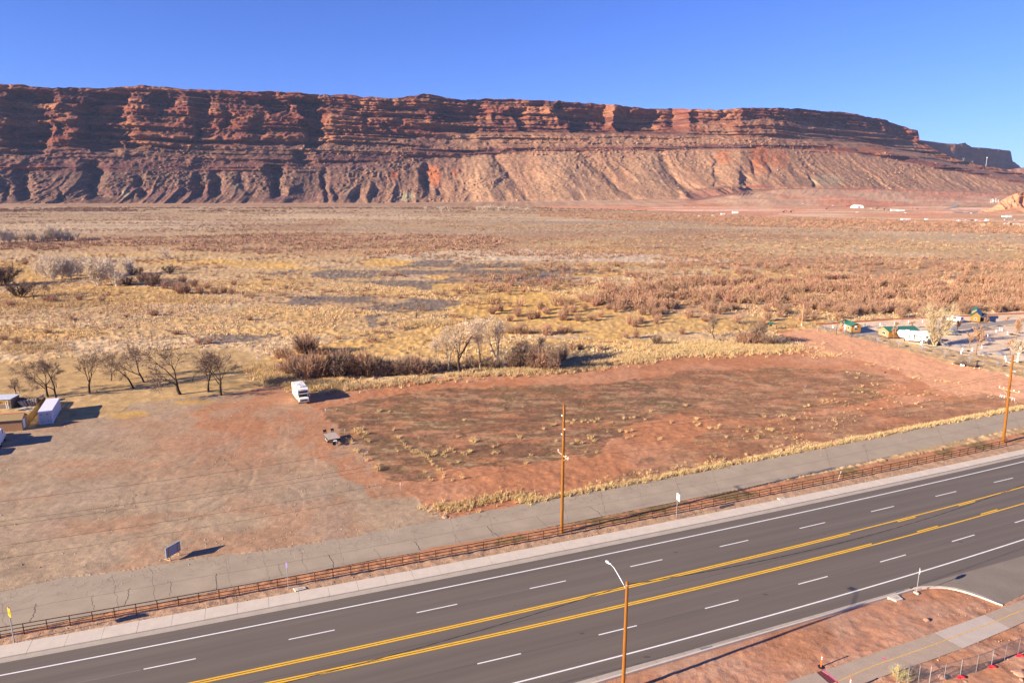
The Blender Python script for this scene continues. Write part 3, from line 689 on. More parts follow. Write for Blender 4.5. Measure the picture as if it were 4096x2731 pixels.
# ------------------------------------------------------------------ roads
M_asph = pmat('asphalt', (.140, .113, .092), rough=.85, var=.19, scale=1.0, along=(math.radians(20.7), 45, 1.3), vscale2=18, bump=.004, bscale=60, spec=.25)
M_asph2 = pmat('old_asphalt', (.35, .278, .20), rough=.9, var=.14, scale=.3, vscale2=12, bump=.006, bscale=40, spec=.15)
M_conc = pmat('concrete', (.56, .475, .385), rough=.9, var=.09, scale=.9, vscale2=8, spec=.15)
M_conc2 = pmat('concrete_path', (.37, .285, .215), rough=.9, var=.10, scale=.8, vscale2=6, spec=.15)
M_conc3 = pmat('concrete_new', (.46, .385, .32), rough=.9, var=.08, scale=.8, vscale2=6, spec=.15)
M_white = pmat('white_paint', (.74, .71, .66), rough=.7, var=.10, scale=1.5, vscale2=12)
M_yell = pmat('yellow_paint', (.84, .45, .006), rough=.7, var=.14, scale=1.0, vscale2=10)
M_crack = pmat('crack_fill', (.055, .042, .034), rough=.9, var=.2, scale=2)
M_joint = pmat('joint', (.20, .155, .12), rough=.95)
M_steel = pmat('galvanized', (.46, .47, .47), rough=.45, var=.1, scale=6, metal=.5)
M_dark = pmat('dark_iron', (.025, .022, .02), rough=.6)

S0, S1 = -160.0, 260.0
def strip(la, oa, lb, ob, z, s0=S0, s1=S1, step=1.5):
    mb = MB(); n = max(2, int((s1 - s0) / step)); vs = []
    for i in range(n + 1):
        s = s0 + (s1 - s0) * i / n
        vs += [la.p(s, oa, z), lb.p(s, ob, z)]
    mb.add(vs, [(2 * i, 2 * i + 2, 2 * i + 3, 2 * i + 1) for i in range(n)])
    return mb
hw = strip(L_ngut, 0, L_gut, .05, 0.0).build('highway', M_asph); tag(hw, kind='structure')
# widening at the side road on the right
sd_ = MB(); sd_.prism(SIDE, -.08, -.006); tag(sd_.build('side_road', pmat('side_asphalt', (.215, .175, .138), var=.16, scale=.3, vscale2=9, spec=.2)), kind='structure')
def line(la, o, wd, z=.006, s0=S0, s1=S1): return strip(la, o - wd / 2, la, o + wd / 2, z, s0, s1)
line(L_fwhite, 0, .17).build('edge_line', M_white, hw)
line(L_nwhite, 0, .17).build('edge_line', M_white, hw)
def s_of(x, y): p = at(x, y); return p.x * E1[0] + p.y * E1[1]
# double yellow lines; towards the right one of each pair becomes dashed
sf = s_of(3398, 2133); sn = s_of(3492, 2176)
d1 = L_fyel
line(L_fyel, .16, .17).build('centre_line', M_yell, hw)
mb = line(L_fyel, -.14, .17, s1=sf)
for a, b in ((s_of(3590, 2085), s_of(3660, 2066)), (s_of(3825, 2018), s_of(3893, 2001))):
    k = line(L_fyel, -.14, .17, s0=a, s1=b); mb.add(k.v, k.f)
mb.build('centre_line', M_yell, hw)
line(L_nyel, -.16, .17).build('centre_line', M_yell, hw)
mb = line(L_nyel, .14, .17, s1=sn)
for a, b in ((s_of(3670, 2126), s_of(3752, 2103)), (s_of(3920, 2054), s_of(3988, 2036))):
    k = line(L_nyel, .14, .17, s0=a, s1=b); mb.add(k.v, k.f)
mb.build('centre_line', M_yell, hw)
da = [(573.9, 761.5), (1147.6, 1337.7), (1669.9, 1830.2), (2124.7, 2269.6), (2529.6, 2658.2), (2882.6, 3000), (3201.7, 3299.6), (3483.3, 3564.4)]
st = [s_of(*p) for p in [(573.9, 2676.8), (1147.6, 2555), (1669.9, 2447.7), (2124.7, 2351.6), (2529.6, 2263.8), (2882.6, 2184.7), (3201.7, 2111.9), (3483.3, 2044.8)]]
per = (st[-1] - st[0]) / 7
for k in range(-8, 20):
    s = st[0] + per * k
    line(L_fdash, 0, .14, s0=s, s1=s + per * .345).build('lane_dash', M_white, hw)
tn = [s_of(*p) for p in [(1909.7, 2654.4), (2400, 2536), (2837, 2426.4), (3212, 2329.7), (3537, 2243), (3817, 2162), (4058, 2088.6)]]
pern = (tn[-1] - tn[0]) / 6
for k in range(-8, 18):
    s = tn[0] + pern * k
    line(L_ndash, 0, .14, s0=s, s1=s + pern * .345).build('lane_dash', M_white, hw)
# thin sprayed line, tyre-darkened seams and spots on the asphalt
def seam(la, lb, t, wd, s0, s1, mat_, nm, jit=.05, seed=1):
    r = random.Random(seed); mb = MB(); vs = []; n = int((s1 - s0) / 2.0)
    for i in range(n + 1):
        s = s0 + (s1 - s0) * i / n; o = t + r.uniform(-jit, jit)
        vs += [la.p(s, o - wd / 2, .003), la.p(s, o + wd / 2, .003)]
    mb.add(vs, [(2 * i, 2 * i + 2, 2 * i + 3, 2 * i + 1) for i in range(n)])
    return mb.build(nm, mat_, hw)
M_seam = pmat('seam', (.085, .068, .056), var=.2, scale=1)
M_chalk = pmat('faint_line', (.26, .23, .20), var=.3, scale=1)
seam(L_fyel, L_nyel, -1.55, .05, -60, 120, M_seam, 'seam', .03, 3)
seam(L_ndash, L_ndash, .02, .045, -60, 120, M_seam, 'seam', .03, 4)
seam(L_fdash, L_fdash, -.02, .04, st[0] - 7, st[0] - .2, M_chalk, 'paint_trace', .01, 5)
seam(L_fdash, L_fdash, -.02, .04, st[3] - 6, st[3] - .1, M_chalk, 'paint_trace', .01, 6)
sm = MB(); r = random.Random(8)
for (x, y, q) in [(2704, 2208, .32), (2328, 2532, .3), (3060, 2376, .3), (2392, 2240, .16), (2400, 2243, .14), (3244, 2113, .2), (3297, 2134, .2), (1710, 2400, .12), (3617, 2060, .2), (3844, 2166, .3), (2587, 2626, .35), (2545, 2190, .12), (2060, 2420, .1)]:
    p = at(x, y); sm.add([(p.x + q * math.cos(a) * r.uniform(.7, 1.2), p.y + .5 * q * math.sin(a) * r.uniform(.6, 1.2), .0035) for a in np.linspace(0, 2 * PI, 10)[:-1]], [tuple(range(9))])
sm.build('oil_stain', M_seam, hw)

# ---- gutter, kerb and pavement on the far side
M_gut = pmat('gutter_concrete', (.40, .34, .275), var=.12, scale=.7, vscale2=7, spec=.15)
strip(L_gut, 0, L_curb, 0, .004).build('gutter', M_gut, hw)
pav = MB(); n = 0
sw = s_of(1424, 2322.8); ss = S0
jl = (s_of(2249, 2187) - s_of(1424, 2322.8)) / 5.0
joints = np.arange(sw - 40 * 3.05, S1, 3.05)
for k in range(len(joints) - 1):
    a, b = joints[k] + .012, joints[k + 1] - .012
    P_ = [L_curb.p(a, 0), L_curb.p(b, 0), L_walk.p(b, 0), L_walk.p(a, 0)]
    pav.prism([(q.x, q.y) for q in P_], -.05, .15 + .004 * ((k * 7) % 3 - 1))
pv = pav.build('pavement', M_conc); tag(pv, kind='structure')
strip(L_curb, .03, L_walk, -.03, .11).build('joint_bed', M_joint, pv)
# ---- gutter and kerb on the near side, with the curved return into the side road
sk1 = s_of(3640, 2352)
ng = strip(L_nback, .17, L_ngut, .02, .005, S0, sk1); g = ng.build('near_gutter', M_gut); tag(g, kind='structure')
kb = strip(L_nback, 0, L_nback, .17, .15, S0, sk1).build('near_kerb', M_conc); tag(kb, kind='structure')
strip(L_nback, .168, L_nback, .172, .0, S0, sk1)
mb = MB()
for i in range(200):
    a = S0 + (sk1 - S0) * i / 200; b = S0 + (sk1 - S0) * (i + 1) / 200
    P_ = [L_nback.p(a, 0), L_nback.p(b, 0), L_nback.p(b, .17), L_nback.p(a, .17)]
    mb.prism([(q.x, q.y) for q in P_], -.1, .146)
mb.build('kerb_stone', M_conc, kb)
jm = MB()
for k in range(-30, 40):
    s = s_of(2855, 2593) + k * 3.05
    if s < sk1: 
        q = [L_nback.p(s, .17, .008), L_nback.p(s + .03, .17, .008), L_ngut.p(s + .03, 0, .008), L_ngut.p(s, 0, .008)]
        jm.add(q, [(0, 1, 2, 3)])
jm.build('joint', M_joint, g)
co = pl([(1185, 748), (1250, 737), (1330, 733), (1400, 733), (1480, 740), (1550, 750), (1630, 769), (1700, 790), (1780, 817), (1850, 845), (1910, 871), (1962, 895)], c7)
cin = pl([(1195, 773), (1260, 761), (1330, 757), (1400, 756), (1480, 762), (1550, 773), (1620, 790), (1700, 815), (1770, 840), (1840, 866), (1900, 890), (1952, 908)], c7)
mb = MB()
for i in range(11):
    a, b = Vector(co[i]), Vector(co[i + 1]); a2, b2 = Vector(cin[i]), Vector(cin[i + 1])
    m1, m2 = a.lerp(a2, .72), b.lerp(b2, .72)
    mb.prism([tuple(a), tuple(m1), tuple(m2), tuple(b)], -.1, .012)
    mb.prism([tuple(m1), tuple(a2), tuple(b2), tuple(m2)], -.1, .15)
tag(mb.build('kerb_return', M_conc), kind='structure')
# ---- storm drains (grate parts) and utility covers
def drain(cm, poly, label):
    P_ = [cm(*q) for q in poly]; c_ = sum(P_, Vector()) / 4
    t = thing('storm_drain', label, 'storm drain', c_, 0, 'storm drains in the near gutter')
    ax = (P_[1] - P_[0]); ay = (P_[3] - P_[0])
    fr = MB(); fr.prism([((q - c_).x, (q - c_).y) for q in P_], .0, .012); fr.build('well', M_dark, t)
    b = MB()
    for k in range(13):
        a = P_[0] - c_ + ax * (k + .2) / 13
        b.beam(a + Vector((0, 0, .02)), a + ay + Vector((0, 0, .02)), ax.length / 13 * .28, .02)
    b.build('grate', M_steel, t)
drain(c6, [(1278, 1052), (1385, 1030), (1393, 1050), (1300, 1078)], 'slotted storm drain grate in the near gutter, beside the lamp pole')
drain(c7, [(1028, 787), (1105, 766), (1118, 780), (1045, 803)], 'slotted storm drain grate in the near gutter, beside the stop sign post')
def slab(cm, poly, label, lid=True):
    P_ = [cm(*q) for q in poly]; c_ = sum(P_, Vector()) / len(P_)
    t = thing('utility_cover', label, 'utility cover', c_, 0, 'concrete utility covers by the kerb')
    b = MB(); b.prism([((q - c_).x, (q - c_).y) for q in P_], -.1, .14); b.build('slab', M_conc, t)
    if lid:
        l = MB(); l.prism([((q - c_).x * .45, (q - c_).y * .45) for q in P_], .141, .156); l.build('lid', M_gut, t)
slab(c7, [(965, 838), (1050, 818), (1098, 856), (1040, 872)], 'square concrete utility cover in the dirt behind the drain')
slab(c4, [(312, 822), (395, 812), (408, 826), (330, 846)], 'concrete utility box lid behind the far pavement, near the purple sign')
slab(c5, [(2172, 970), (2220, 960), (2245, 972), (2200, 982)], 'concrete utility lid behind the far pavement, right of the white sign')
slab(c8, [(605, 72), (650, 62), (700, 105), (680, 112)], 'small concrete footing pad under the stop sign post', False)

# ---- frontage road
mb = MB(); fp = FRONT
tag(mb.build('x', M_asph2), kind='structure') if False else None
n_ = 60
def poly_at(pts, k):
    xs = [p[0] for p in pts]; ys = [p[1] for p in pts]
    return lambda x: float(np.interp(x, xs, ys))
ff = poly_at(FR_far, 0); fn = poly_at(FR_near[::-1], 0)
mb = MB(); vs = []; r = random.Random(3); xs = np.linspace(-1100, 4600, 260)
for x in xs:
    j = (vnoise(x / 40., 0.5, 7) - .5) * 9
    vs += [at(x, ff(x) + j, .006), at(x, fn(x), .006)]
mb.add(vs, [(2 * i, 2 * i + 1, 2 * i + 3, 2 * i + 2) for i in range(len(xs) - 1)])
frd = mb.build('frontage_road', M_asph2); tag(frd, kind='structure')
# cracks: long seam down the middle, transverse cracks, and alligator cracking
def wiggle(pts, jit, r, n=7):
    out = []
    for a, b in zip(pts[:-1], pts[1:]):
        for k in range(n):
            t = k / n; p = a.lerp(b, t); d = (b - a).normalized()
            out.append(p + Vector((-d.y, d.x, 0)) * r.uniform(-jit, jit))
    return out + [pts[-1]]
def ribbon(mb, pts, wd, z):
    vs = []
    for i, p in enumerate(pts):
        d = (pts[min(i + 1, len(pts) - 1)] - pts[max(i - 1, 0)]).normalized(); q = Vector((-d.y, d.x, 0)) * wd / 2
        vs += [(p.x - q.x, p.y - q.y, z), (p.x + q.x, p.y + q.y, z)]
    mb.add(vs, [(2 * i, 2 * i + 1, 2 * i + 3, 2 * i + 2) for i in range(len(pts) - 1)])
ck = MB(); r = random.Random(12)
for x in np.arange(-150, 4200, 150):
    a = at(x, ff(x) + 4); b = at(x + 25, fn(x + 25) - 4)
    if r.random() < .8: ribbon(ck, wiggle([a, a.lerp(b, .5), b], .16, r, 6), r.uniform(.012, .03), .0095)
mid_ = [at(x, ff(x) * .48 + fn(x) * .52) for x in np.arange(-300, 4300, 60)]
ribbon(ck, wiggle(mid_, .05, r, 5), .035, .0098)
for k in range(420):
    x = r.uniform(-100, 2800); t = abs(r.gauss(.22, .12)); t = min(max(t, .03), .55)
    a = at(x, ff(x) * (1 - t) + fn(x) * t); d = r.uniform(0, PI); L_ = r.uniform(.4, 1.3)
    pts = [a]
    for q in range(3):
        d += r.uniform(-1.2, 1.2); pts.append(pts[-1] + Vector((math.cos(d), math.sin(d), 0)) * L_ / 3)
    ribbon(ck, pts, .018, .0093)
ck.build('crack', M_crack, frd)
for (cm, pts, wd) in [(c3, [(272, 968), (262, 1010), (265, 1035), (245, 1070), (218, 1110)], .12), (c3, [(978, 850), (967, 880), (972, 900), (935, 985)], .10), (c3, [(1630, 742), (1628, 775), (1636, 800), (1632, 868)], .11), (c3, [(1290, 800), (1292, 860), (1282, 908)], .06), (c3, [(700, 905), (690, 950), (705, 985), (710, 1015)], .06),
        (c4, [(572, 575), (590, 605), (602, 630), (605, 672)], .13), (c4, [(1190, 475), (1215, 510), (1232, 545)], .11), (c4, [(1718, 368), (1745, 405), (1805, 445)], .13), (c4, [(205, 645), (215, 690), (230, 728)], .06), (c4, [(900, 530), (925, 570), (945, 600)], .05), (c4, [(1480, 430), (1510, 470), (1535, 500)], .05), (c5, [(697, 1030), (760, 1065), (802, 1108)], .11), (c5, [(285, 1108), (380, 1190)], .06), (c5, [(1500, 860), (1640, 935)], .06)]:
    m2 = MB(); ribbon(m2, wiggle([cm(*q) for q in pts], .09, r, 5), wd * .55, .0105); m2.build('crack', M_crack, frd)
# red dirt washed over the road's near edge
M_dirt = pmat('washed_dirt', (.42, .20, .105), var=.2, scale=1.5, spec=.05)
mb = MB()
up_ = [(1230, 548), (1330, 520), (1500, 495), (1640, 470), (1700, 468), (1800, 445), (1900, 415), (2050, 398), (2180, 380), (2352, 355)]
lo_ = [(2352, 372), (2180, 412), (2000, 440), (1800, 478), (1600, 512), (1400, 550), (1230, 580)]
P_ = [c4(*q) for q in up_ + lo_]; mb.add([(p.x, p.y, .012) for p in P_], [tuple(range(len(P_)))])
mb.build('washed_dirt', M_dirt, frd)

# ---- concrete path, lower right
U_ = [c8(*q) for q in PATH_UP]; L_ = [c8(*q) for q in PATH_LO[::-1]]
def rs(P, n):
    d = [0]
    for a, b in zip(P[:-1], P[1:]): d.append(d[-1] + (b - a).length)
    out = []
    for t in np.linspace(0, d[-1], n):
        k = max(0, min(len(P) - 2, int(np.searchsorted(d, t) - 1))); f = (t - d[k]) / (d[k + 1] - d[k]); out.append(P[k].lerp(P[k + 1], f))
    return out
def cutline(P, q):       # nearest point of polyline P to q
    best = min(rs(P, 800), key=lambda p: (p - q).length); return best
jts = [((-840, 1316), (-420, 1590)), ((-400, 1168), (-15, 1445)), ((20, 1020), (410, 1295)), ((395, 895), (820, 1160)), ((770, 775), (1175, 1030)), ((945, 710), (1385, 955)), ((1720, 430), (2130, 640)), ((2030, 305), (2440, 500)), ((2352, 190), (2790, 330)), ((2900, -20), (3190, 155))]
JU = [c8(*a) for a, b in jts]; JL = [c8(*b) for a, b in jts]
path = None
for mi, M_ in ((0, M_conc2), (1, M_conc3)):
    mb = MB()
    for k in range(len(jts) - 1):
        if (k == 5) != (mi == 1): continue
        a, b, c_, d_ = JU[k], JU[k + 1], JL[k + 1], JL[k]
        e = (b - a).normalized() * .012
        mb.prism([((a + e).x, (a + e).y), ((d_ + e).x, (d_ + e).y), ((c_ - e).x, (c_ - e).y), ((b - e).x, (b - e).y)], -.12, .03)
    if mi == 0: path = mb.build('footpath', M_); tag(path, kind='structure')
    else: mb.build('new_slab', M_, path)
# slab left of the red tactile plate
q = pl([(-60, 1620), (85, 1566), (355, 1477), (462, 1570), (520, 1640), (200, 1700)], c7); mb = MB(); mb.prism(q, -.12, .05); mb.build('slab', M_conc2, path)
q = pl([(362, 1474), (412, 1456), (560, 1575), (640, 1640), (530, 1640), (466, 1570)], c7); mb = MB(); mb.prism(q, -.12, .02); mb.build('tactile_plate', pmat('maroon_plate', (.14, .035, .04), var=.15, scale=8), path)
mb = MB(); ribbon(mb, [c7(*v) for v in [(410, 1454), (470, 1508), (552, 1572), (640, 1640)]], .13, .036)
ribbon(mb, [c7(*v) for v in [(920, 1352), (950, 1364)]], .2, .037); mb.build('survey_mark', pmat('pink_paint', (.85, .08, .28), var=.1), path)
mb = MB(); ribbon(mb, [c8(*v) for v in [(-700, 1530), (-300, 1350), (0, 1222), (200, 1152), (400, 1085), (590, 1017), (950, 890), (1150, 812), (1500, 680), (1920, 527), (2150, 425), (2352, 348), (2900, 130)]], .10, .036)
mb.build('centre_line', pmat('faded_yellow', (.62, .36, .10), var=.25, scale=3), path)
# ------------------------------------------------------------------ helpers for things
def hgt(P, ypx):
    """height above ground point P at which a vertical line meets image row ypx"""
    k = (CYP - ypx) / FOC                    # up/fw
    # (Y*SP+z*CP) = k*(Y*CP - z*SP), z = Z-CAMH
    z = P.y * (k * CP - SP) / (CP + k * SP)
    return z + CAMH - P.z
def ang(v): return math.atan2(v.y, v.x)
def plain(name, c, **k): return pmat(name, c, **k)
M_rust = pmat('rusted_pipe', (.085, .034, .018), rough=.85, var=.3, scale=3, spec=.15)
M_wood = pmat('pole_wood', (.25, .098, .018), rough=.85, var=.3, scale=2.2, stretch=(6, 6, .5), spec=.1)
M_arm = pmat('arm_wood', (.48, .30, .15), rough=.9, var=.2, scale=4)
M_porc = pmat('porcelain', (.75, .75, .74), rough=.3, var=.05)
M_alum = pmat('aluminium', (.62, .64, .64), rough=.5, var=.06, metal=.2)
M_cable = pmat('cable', (.03, .026, .025), rough=.7)
M_tyre = pmat('tyre', (.022, .021, .02), rough=.9)
M_rim = pmat('rim', (.6, .6, .6), rough=.4, metal=.4)
M_glass = pmat('dark_glass', (.015, .018, .02), rough=.08, var=.05, spec=.6)
M_rvw = pmat('cream_fibreglass', (.78, .74, .64), rough=.45, var=.05, scale=.8)
M_wh = pmat('white_panel', (.80, .79, .77), rough=.5, var=.05, scale=.8)
M_blk = pmat('black_plastic', (.02, .02, .022), rough=.6)
M_org = pmat('orange_plastic', (.85, .13, .025), rough=.6, var=.08)
M_red = pmat('red_fabric', (.70, .02, .035), rough=.8, var=.15, scale=8)
M_chrome = pmat('chrome', (.7, .7, .7), rough=.2, metal=.8)

# ------------------------------------------------------------------ rust-brown pipe fence along the highway
fs = [s_of(92.7, 2543.8), s_of(1035, 2363.7)]
fper = (fs[1] - fs[0]) / 11.0
k0 = int((-64 - fs[0]) / fper); k1 = int((118 - fs[0]) / fper)
posts = [fs[0] + k * fper for k in range(k0, k1 + 1)]
pb = L_fence.p(posts[0])
fen = thing('pipe_fence', 'long rust-brown three-rail pipe fence beside the far pavement', 'fence', pb)
for s in posts:
    b = MB(); p = L_fence.p(s) - pb
    b.tube([p + Vector((0, 0, -.1)), p + Vector((0, 0, 1.12))], .045, 7)
    b.build('post', M_rust, fen)
for z, r_ in ((1.15, .045), (.76, .042), (.38, .042)):
    b = MB(); b.tube([L_fence.p(s, 0, z) - pb for s in posts], r_, 6); b.build('rail', M_rust, fen)

# ------------------------------------------------------------------ wooden poles
def arm(t, z, dirv, a, b_, ins, mat_=M_arm, brace=True):
    m = MB(); m.beam(dirv * a + Vector((0, 0, z)), dirv * b_ + Vector((0, 0, z)), .10, .12)
    if brace:
        m.beam(dirv * b_ * .6 + Vector((0, 0, z - .06)), Vector((0, 0, z - .75)), .04, .04)
    ar = m.build('crossarm', mat_, t)
    for q in ins:
        i = MB(); i.lathe([(.03, 0), (.03, .10), (.09, .12), (.10, .2), (.05, .26)], 8, tuple(dirv * q + Vector((0, 0, z + .06)))); i.build('insulator', M_porc, ar)
    return ar
E2v = Vector((E2[0], E2[1], 0)); E1v = Vector((E1[0], E1[1], 0))
B1 = at(1290 * OV, 1223 * OV); H1 = hgt(B1, 1617)
t = thing('utility_pole', 'tall orange-brown wooden utility pole behind the rail fence, with one small crossarm', 'utility pole', B1, 0, 'wooden utility poles')
m = MB(); m.tube([(0, 0, -.3), (.02, .02, H1 * .5), (.05, 0, H1)], [.21, .18, .145], 12); m.build('pole', M_wood, t)
za1 = hgt(B1, 1600 + 1330 * .1657)
arm(t, za1, -E2v, -1.45, 1.6, (-1.35, .9, 1.5))
def pin(t, z, side, nm='insulator'):
    i = MB(); a = E2v * side * .16 + Vector((0, 0, z)); b_ = E2v * side * .55 + Vector((0, 0, z + .1))
    i.tube([a, a.lerp(b_, .3), a.lerp(b_, .31), b_], [.03, .03, .11, .07], 8); i.build(nm, M_porc, t)
Z1 = [hgt(B1, 1600 + v * .1657) for v in (410, 690, 860)]
pin(t, Z1[0], 1); pin(t, Z1[1], -1); pin(t, Z1[2], 1)
for z in (H1 - .6, Z1[0] - .3, Z1[2] - .4):
    i = MB(); i.box(-.03, -.2, z - .08, .03, -.14, z + .08); i.build('bracket', M_steel, t)
B2 = cp2(1225, 1452); T2 = 1400 + 82 * .25515; H2 = hgt(B2, T2)
t = thing('utility_pole', 'leaning wooden utility pole at the right edge, carrying a braced crossarm and fuses', 'utility pole', B2, 0, 'wooden utility poles')
# its lean follows the photograph: a little towards the left of plumb
tipx = at_far(3700 + 1380 * .25515, T2, B2.y); lean = (tipx.x - B2.x)
m = MB(); m.tube([(0, 0, -.3), (lean * .5, 0, H2 * .5), (lean, 0, H2)], [.23, .20, .16], 12); m.build('pole', M_wood, t)
za2 = hgt(B2, 1400 + 630 * .25515); lx = lean * za2 / H2
off2 = Vector((lx, 0, 0))
m = MB(); m.beam(-E2v * 1.7 + off2 + Vector((0, 0, za2)), E2v * 1.7 + off2 + Vector((0, 0, za2)), .10, .12)
m.beam(E2v * 1.2 + off2 + Vector((0, 0, za2 - .05)), off2 + Vector((0, 0, za2 - .9)), .05, .05)
ar = m.build('crossarm', M_arm, t)
for q in (-1.6, -.8, .9, 1.6):
    i = MB(); i.lathe([(.03, 0), (.03, .10), (.09, .12), (.10, .2), (.05, .26)], 8, tuple(E2v * q + off2 + Vector((0, 0, za2 + .06)))); i.build('insulator', M_porc, ar)
zl = za2 - 1.15
m = MB(); m.beam(-E2v * 1.15 + off2 + Vector((0, 0, zl)), E2v * 1.3 + off2 + Vector((0, 0, zl)), .08, .09); ar2 = m.build('crossarm', M_steel, t)
for q in (-1.1, -.7, .6, 1.0, 1.3):
    i = MB(); i.lathe([(.03, -.40), (.045, -.3), (.03, -.1), (.045, .02), (.03, .12)], 8, tuple(E2v * q + off2 + Vector((0, 0, zl)))); i.build('fuse', M_porc, ar2)
for v, s_ in ((165, -1), (210, 1), (330, -1), (415, 1)):
    z = hgt(B2, 1400 + v * .25515); i = MB(); o2 = Vector((lean * z / H2, 0, 0)); a = o2 + E2v * s_ * .16 + Vector((0, 0, z)); b_ = o2 + E2v * s_ * .8 + Vector((0, 0, z + .12))
    i.tube([a, a.lerp(b_, .4), a.lerp(b_, .41), b_], [.025, .025, .06, .04], 8); i.build('insulator', M_porc, t)

def sag(a, b, s, n=26): return [a.lerp(b, i / n) - Vector((0, 0, s * 4 * (i / n) * (1 - i / n))) for i in range(n + 1)]
def wire(a, b, s, r_, label, name='power_line'):
    mid = (a + b) / 2; m = MB(); m.tube([p - mid for p in sag(a, b, s)], r_, 4)
    o = m.build(name, M_cable); o.location = mid
    tag(o, label, 'power line', 'power lines along the frontage road'); return o
span = B2 - B1
wl = 'thin dark overhead wire strung between the wooden utility poles'
for (z1, s1_, z2) in ((Z1[0] + .1, .55, hgt(B2, 1400 + 210 * .25515)), (Z1[1] + .1, -.55, hgt(B2, 1400 + 330 * .25515)), (Z1[2] + .1, .55, hgt(B2, 1400 + 415 * .25515)), (za1 + .3, -1.4, za2 + .3), (za1 + .3, 1.35, za2 + .3)):
    a = B1 + E2v * s1_ + Vector((0, 0, z1)); b_ = B2 + E2v * s1_ + Vector((lean * z2 / H2, 0, z2))
    wire(a, b_, 1.3, .013, wl)
    c_ = B1 - span + E2v * s1_ + Vector((0, 0, z1)); wire(c_, a, 1.3, .013, wl)
    d_ = B2 + span + E2v * s1_ + Vector((0, 0, z2)); wire(b_, d_, 1.3, .013, wl)

# ------------------------------------------------------------------ street lamp on a wooden pole, bottom of the picture
BL = Vector((9.55, 51.0, 0))
t = thing('street_lamp', 'wooden lamp pole with a long white bracket arm and cobra-head lamp', 'street lamp', BL)
HL = 10.65
m = MB(); m.tube([(0, 0, -.3), (0, 0, 5), (-.02, -.05, HL)], [.17, .15, .125], 12); m.build('pole', M_wood, t)
tip = Vector((8.42, 52.95, 10.97)) - BL; root = Vector((-.1, .08, HL - .75))
m = MB(); m.tube([root, root.lerp(tip, .35) + Vector((0, 0, .12)), root.lerp(tip, .75) + Vector((0, 0, .2)), tip + Vector((0, 0, .05))], [.045, .04, .035, .03], 8); am = m.build('arm', M_alum, t, smooth=True)
hd = (tip - root); hd.z = 0; hd.normalize(); sd = Vector((-hd.y, hd.x, 0))
m = MB()
sec = [(-.1, .05, .05), (.05, .10, .07), (.25, .17, .10), (.48, .17, .09), (.62, .10, .05), (.66, .03, .03)]
vs = []
for d_, w_, h_ in sec:
    for k in range(10):
        a = 2 * PI * k / 10; vs.append(tip + hd * d_ + sd * w_ * math.cos(a) + Vector((0, 0, h_ * math.sin(a) + .05)))
m.add(vs, [(i * 10 + k, i * 10 + (k + 1) % 10, (i + 1) * 10 + (k + 1) % 10, (i + 1) * 10 + k) for i in range(len(sec) - 1) for k in range(10)])
lh = m.build('lamp_head', M_alum, t, smooth=True)
m = MB(); m.lathe([(.05, 0), (.05, .1), (.03, .12)], 8, tuple(tip + hd * .12 + Vector((0, 0, .13)))); m.build('photocell', M_blk, lh)
m = MB(); m.tube([(-.02, -.05, HL - .38), (-.02, -.05, HL - .32)], .15, 12); m.build('band', M_steel, t)
# twisted service cable along the highway
for sgn, lab in ((1, 'twisted black cable running right from the lamp pole over the highway'), (-1, 'twisted black cable running left from the lamp pole over the highway')):
    a = BL + Vector((0, 0, HL - .35)); b_ = BL + E1v * sgn * 58 + E2v * (4.2 if sgn > 0 else 2.4) + Vector((0, 0, 9.0 if sgn > 0 else 8.2))
    m = MB(); P_ = sag(a, b_, 1.5, 60)
    for ph in (0, PI): m.tube([p - a + Vector((0, .022 * math.cos(i * 2.1 + ph), .022 * math.sin(i * 2.1 + ph))) for i, p in enumerate(P_)], .018, 4)
    o = m.build('service_cable', M_cable); o.location = a; tag(o, lab, 'cable')

# ------------------------------------------------------------------ road signs
def sign_post(name, label, base, h, r_=.035, mat_=M_steel):
    t = thing(name, label, 'road sign', base)
    m = MB(); m.tube([(0, 0, -.1), (0, 0, h)], r_, 8); m.build('post', mat_, t)
    return t
# warning sign, left edge
b = crop(0, 2390, .1339)
P = b(430, 1335); hz = hgt(P, 2390 + 240 * .1339)
t = sign_post('warning_sign', 'yellow warning sign with a black symbol on a steel post, at the left edge', P, hz - .1, .05)
M_sy = pmat('sign_yellow', (.72, .38, .01), rough=.5, var=.04); M_sb = pmat('sign_black', (.012, .011, .01), rough=.6)
ed = Vector((.80, -.60, 0)); up = Vector((0, 0, 1)); nn = Vector((-ed.y, ed.x, 0)) * -1    # faces the near side
c0 = Vector((-.06, -.07, hz - .98)); w_, h_ = .80, .98
def plate(t, c0, ed, nn, w_, h_, mat_, th=.015, nm='plate'):
    m = MB(); a = c0; q = [a, a + ed * w_, a + ed * w_ + up * h_, a + up * h_]
    m.add(q + [p - nn * th for p in q], [(0, 1, 2, 3), (7, 6, 5, 4), (0, 4, 5, 1), (1, 5, 6, 2), (2, 6, 7, 3), (3, 7, 4, 0)]); return m.build(nm, mat_, t)
pl_ = plate(t, c0, ed, nn, w_, h_, M_sb)
plate(t, c0 + ed * .03 + up * .03 + nn * .003, ed, nn, w_ - .06, h_ - .06, M_sy, .002, 'face')
m = MB()
def fl(pts): m.add([c0 + ed * x + up * y + nn * .007 for x, y in pts], [tuple(range(len(pts)))])
fl([(.34, .42), (.46, .42), (.49, .56), (.42, .62), (.33, .56)])
fl([(.20, .78), (.25, .80), (.42, .58), (.36, .54)])
fl([(.36, .47), (.41, .43), (.26, .30), (.22, .33)])
fl([(.40, .43), (.46, .46), (.60, .33), (.56, .29)])
fl([(.44, .57), (.46, .52), (.60, .56), (.59, .60)])
m.build('symbol', M_sb, pl_)
plate(t, c0 + nn * -.11 - ed * .16 + up * .1, ed, nn, .30, .62, M_alum, .015, 'backing_plate')
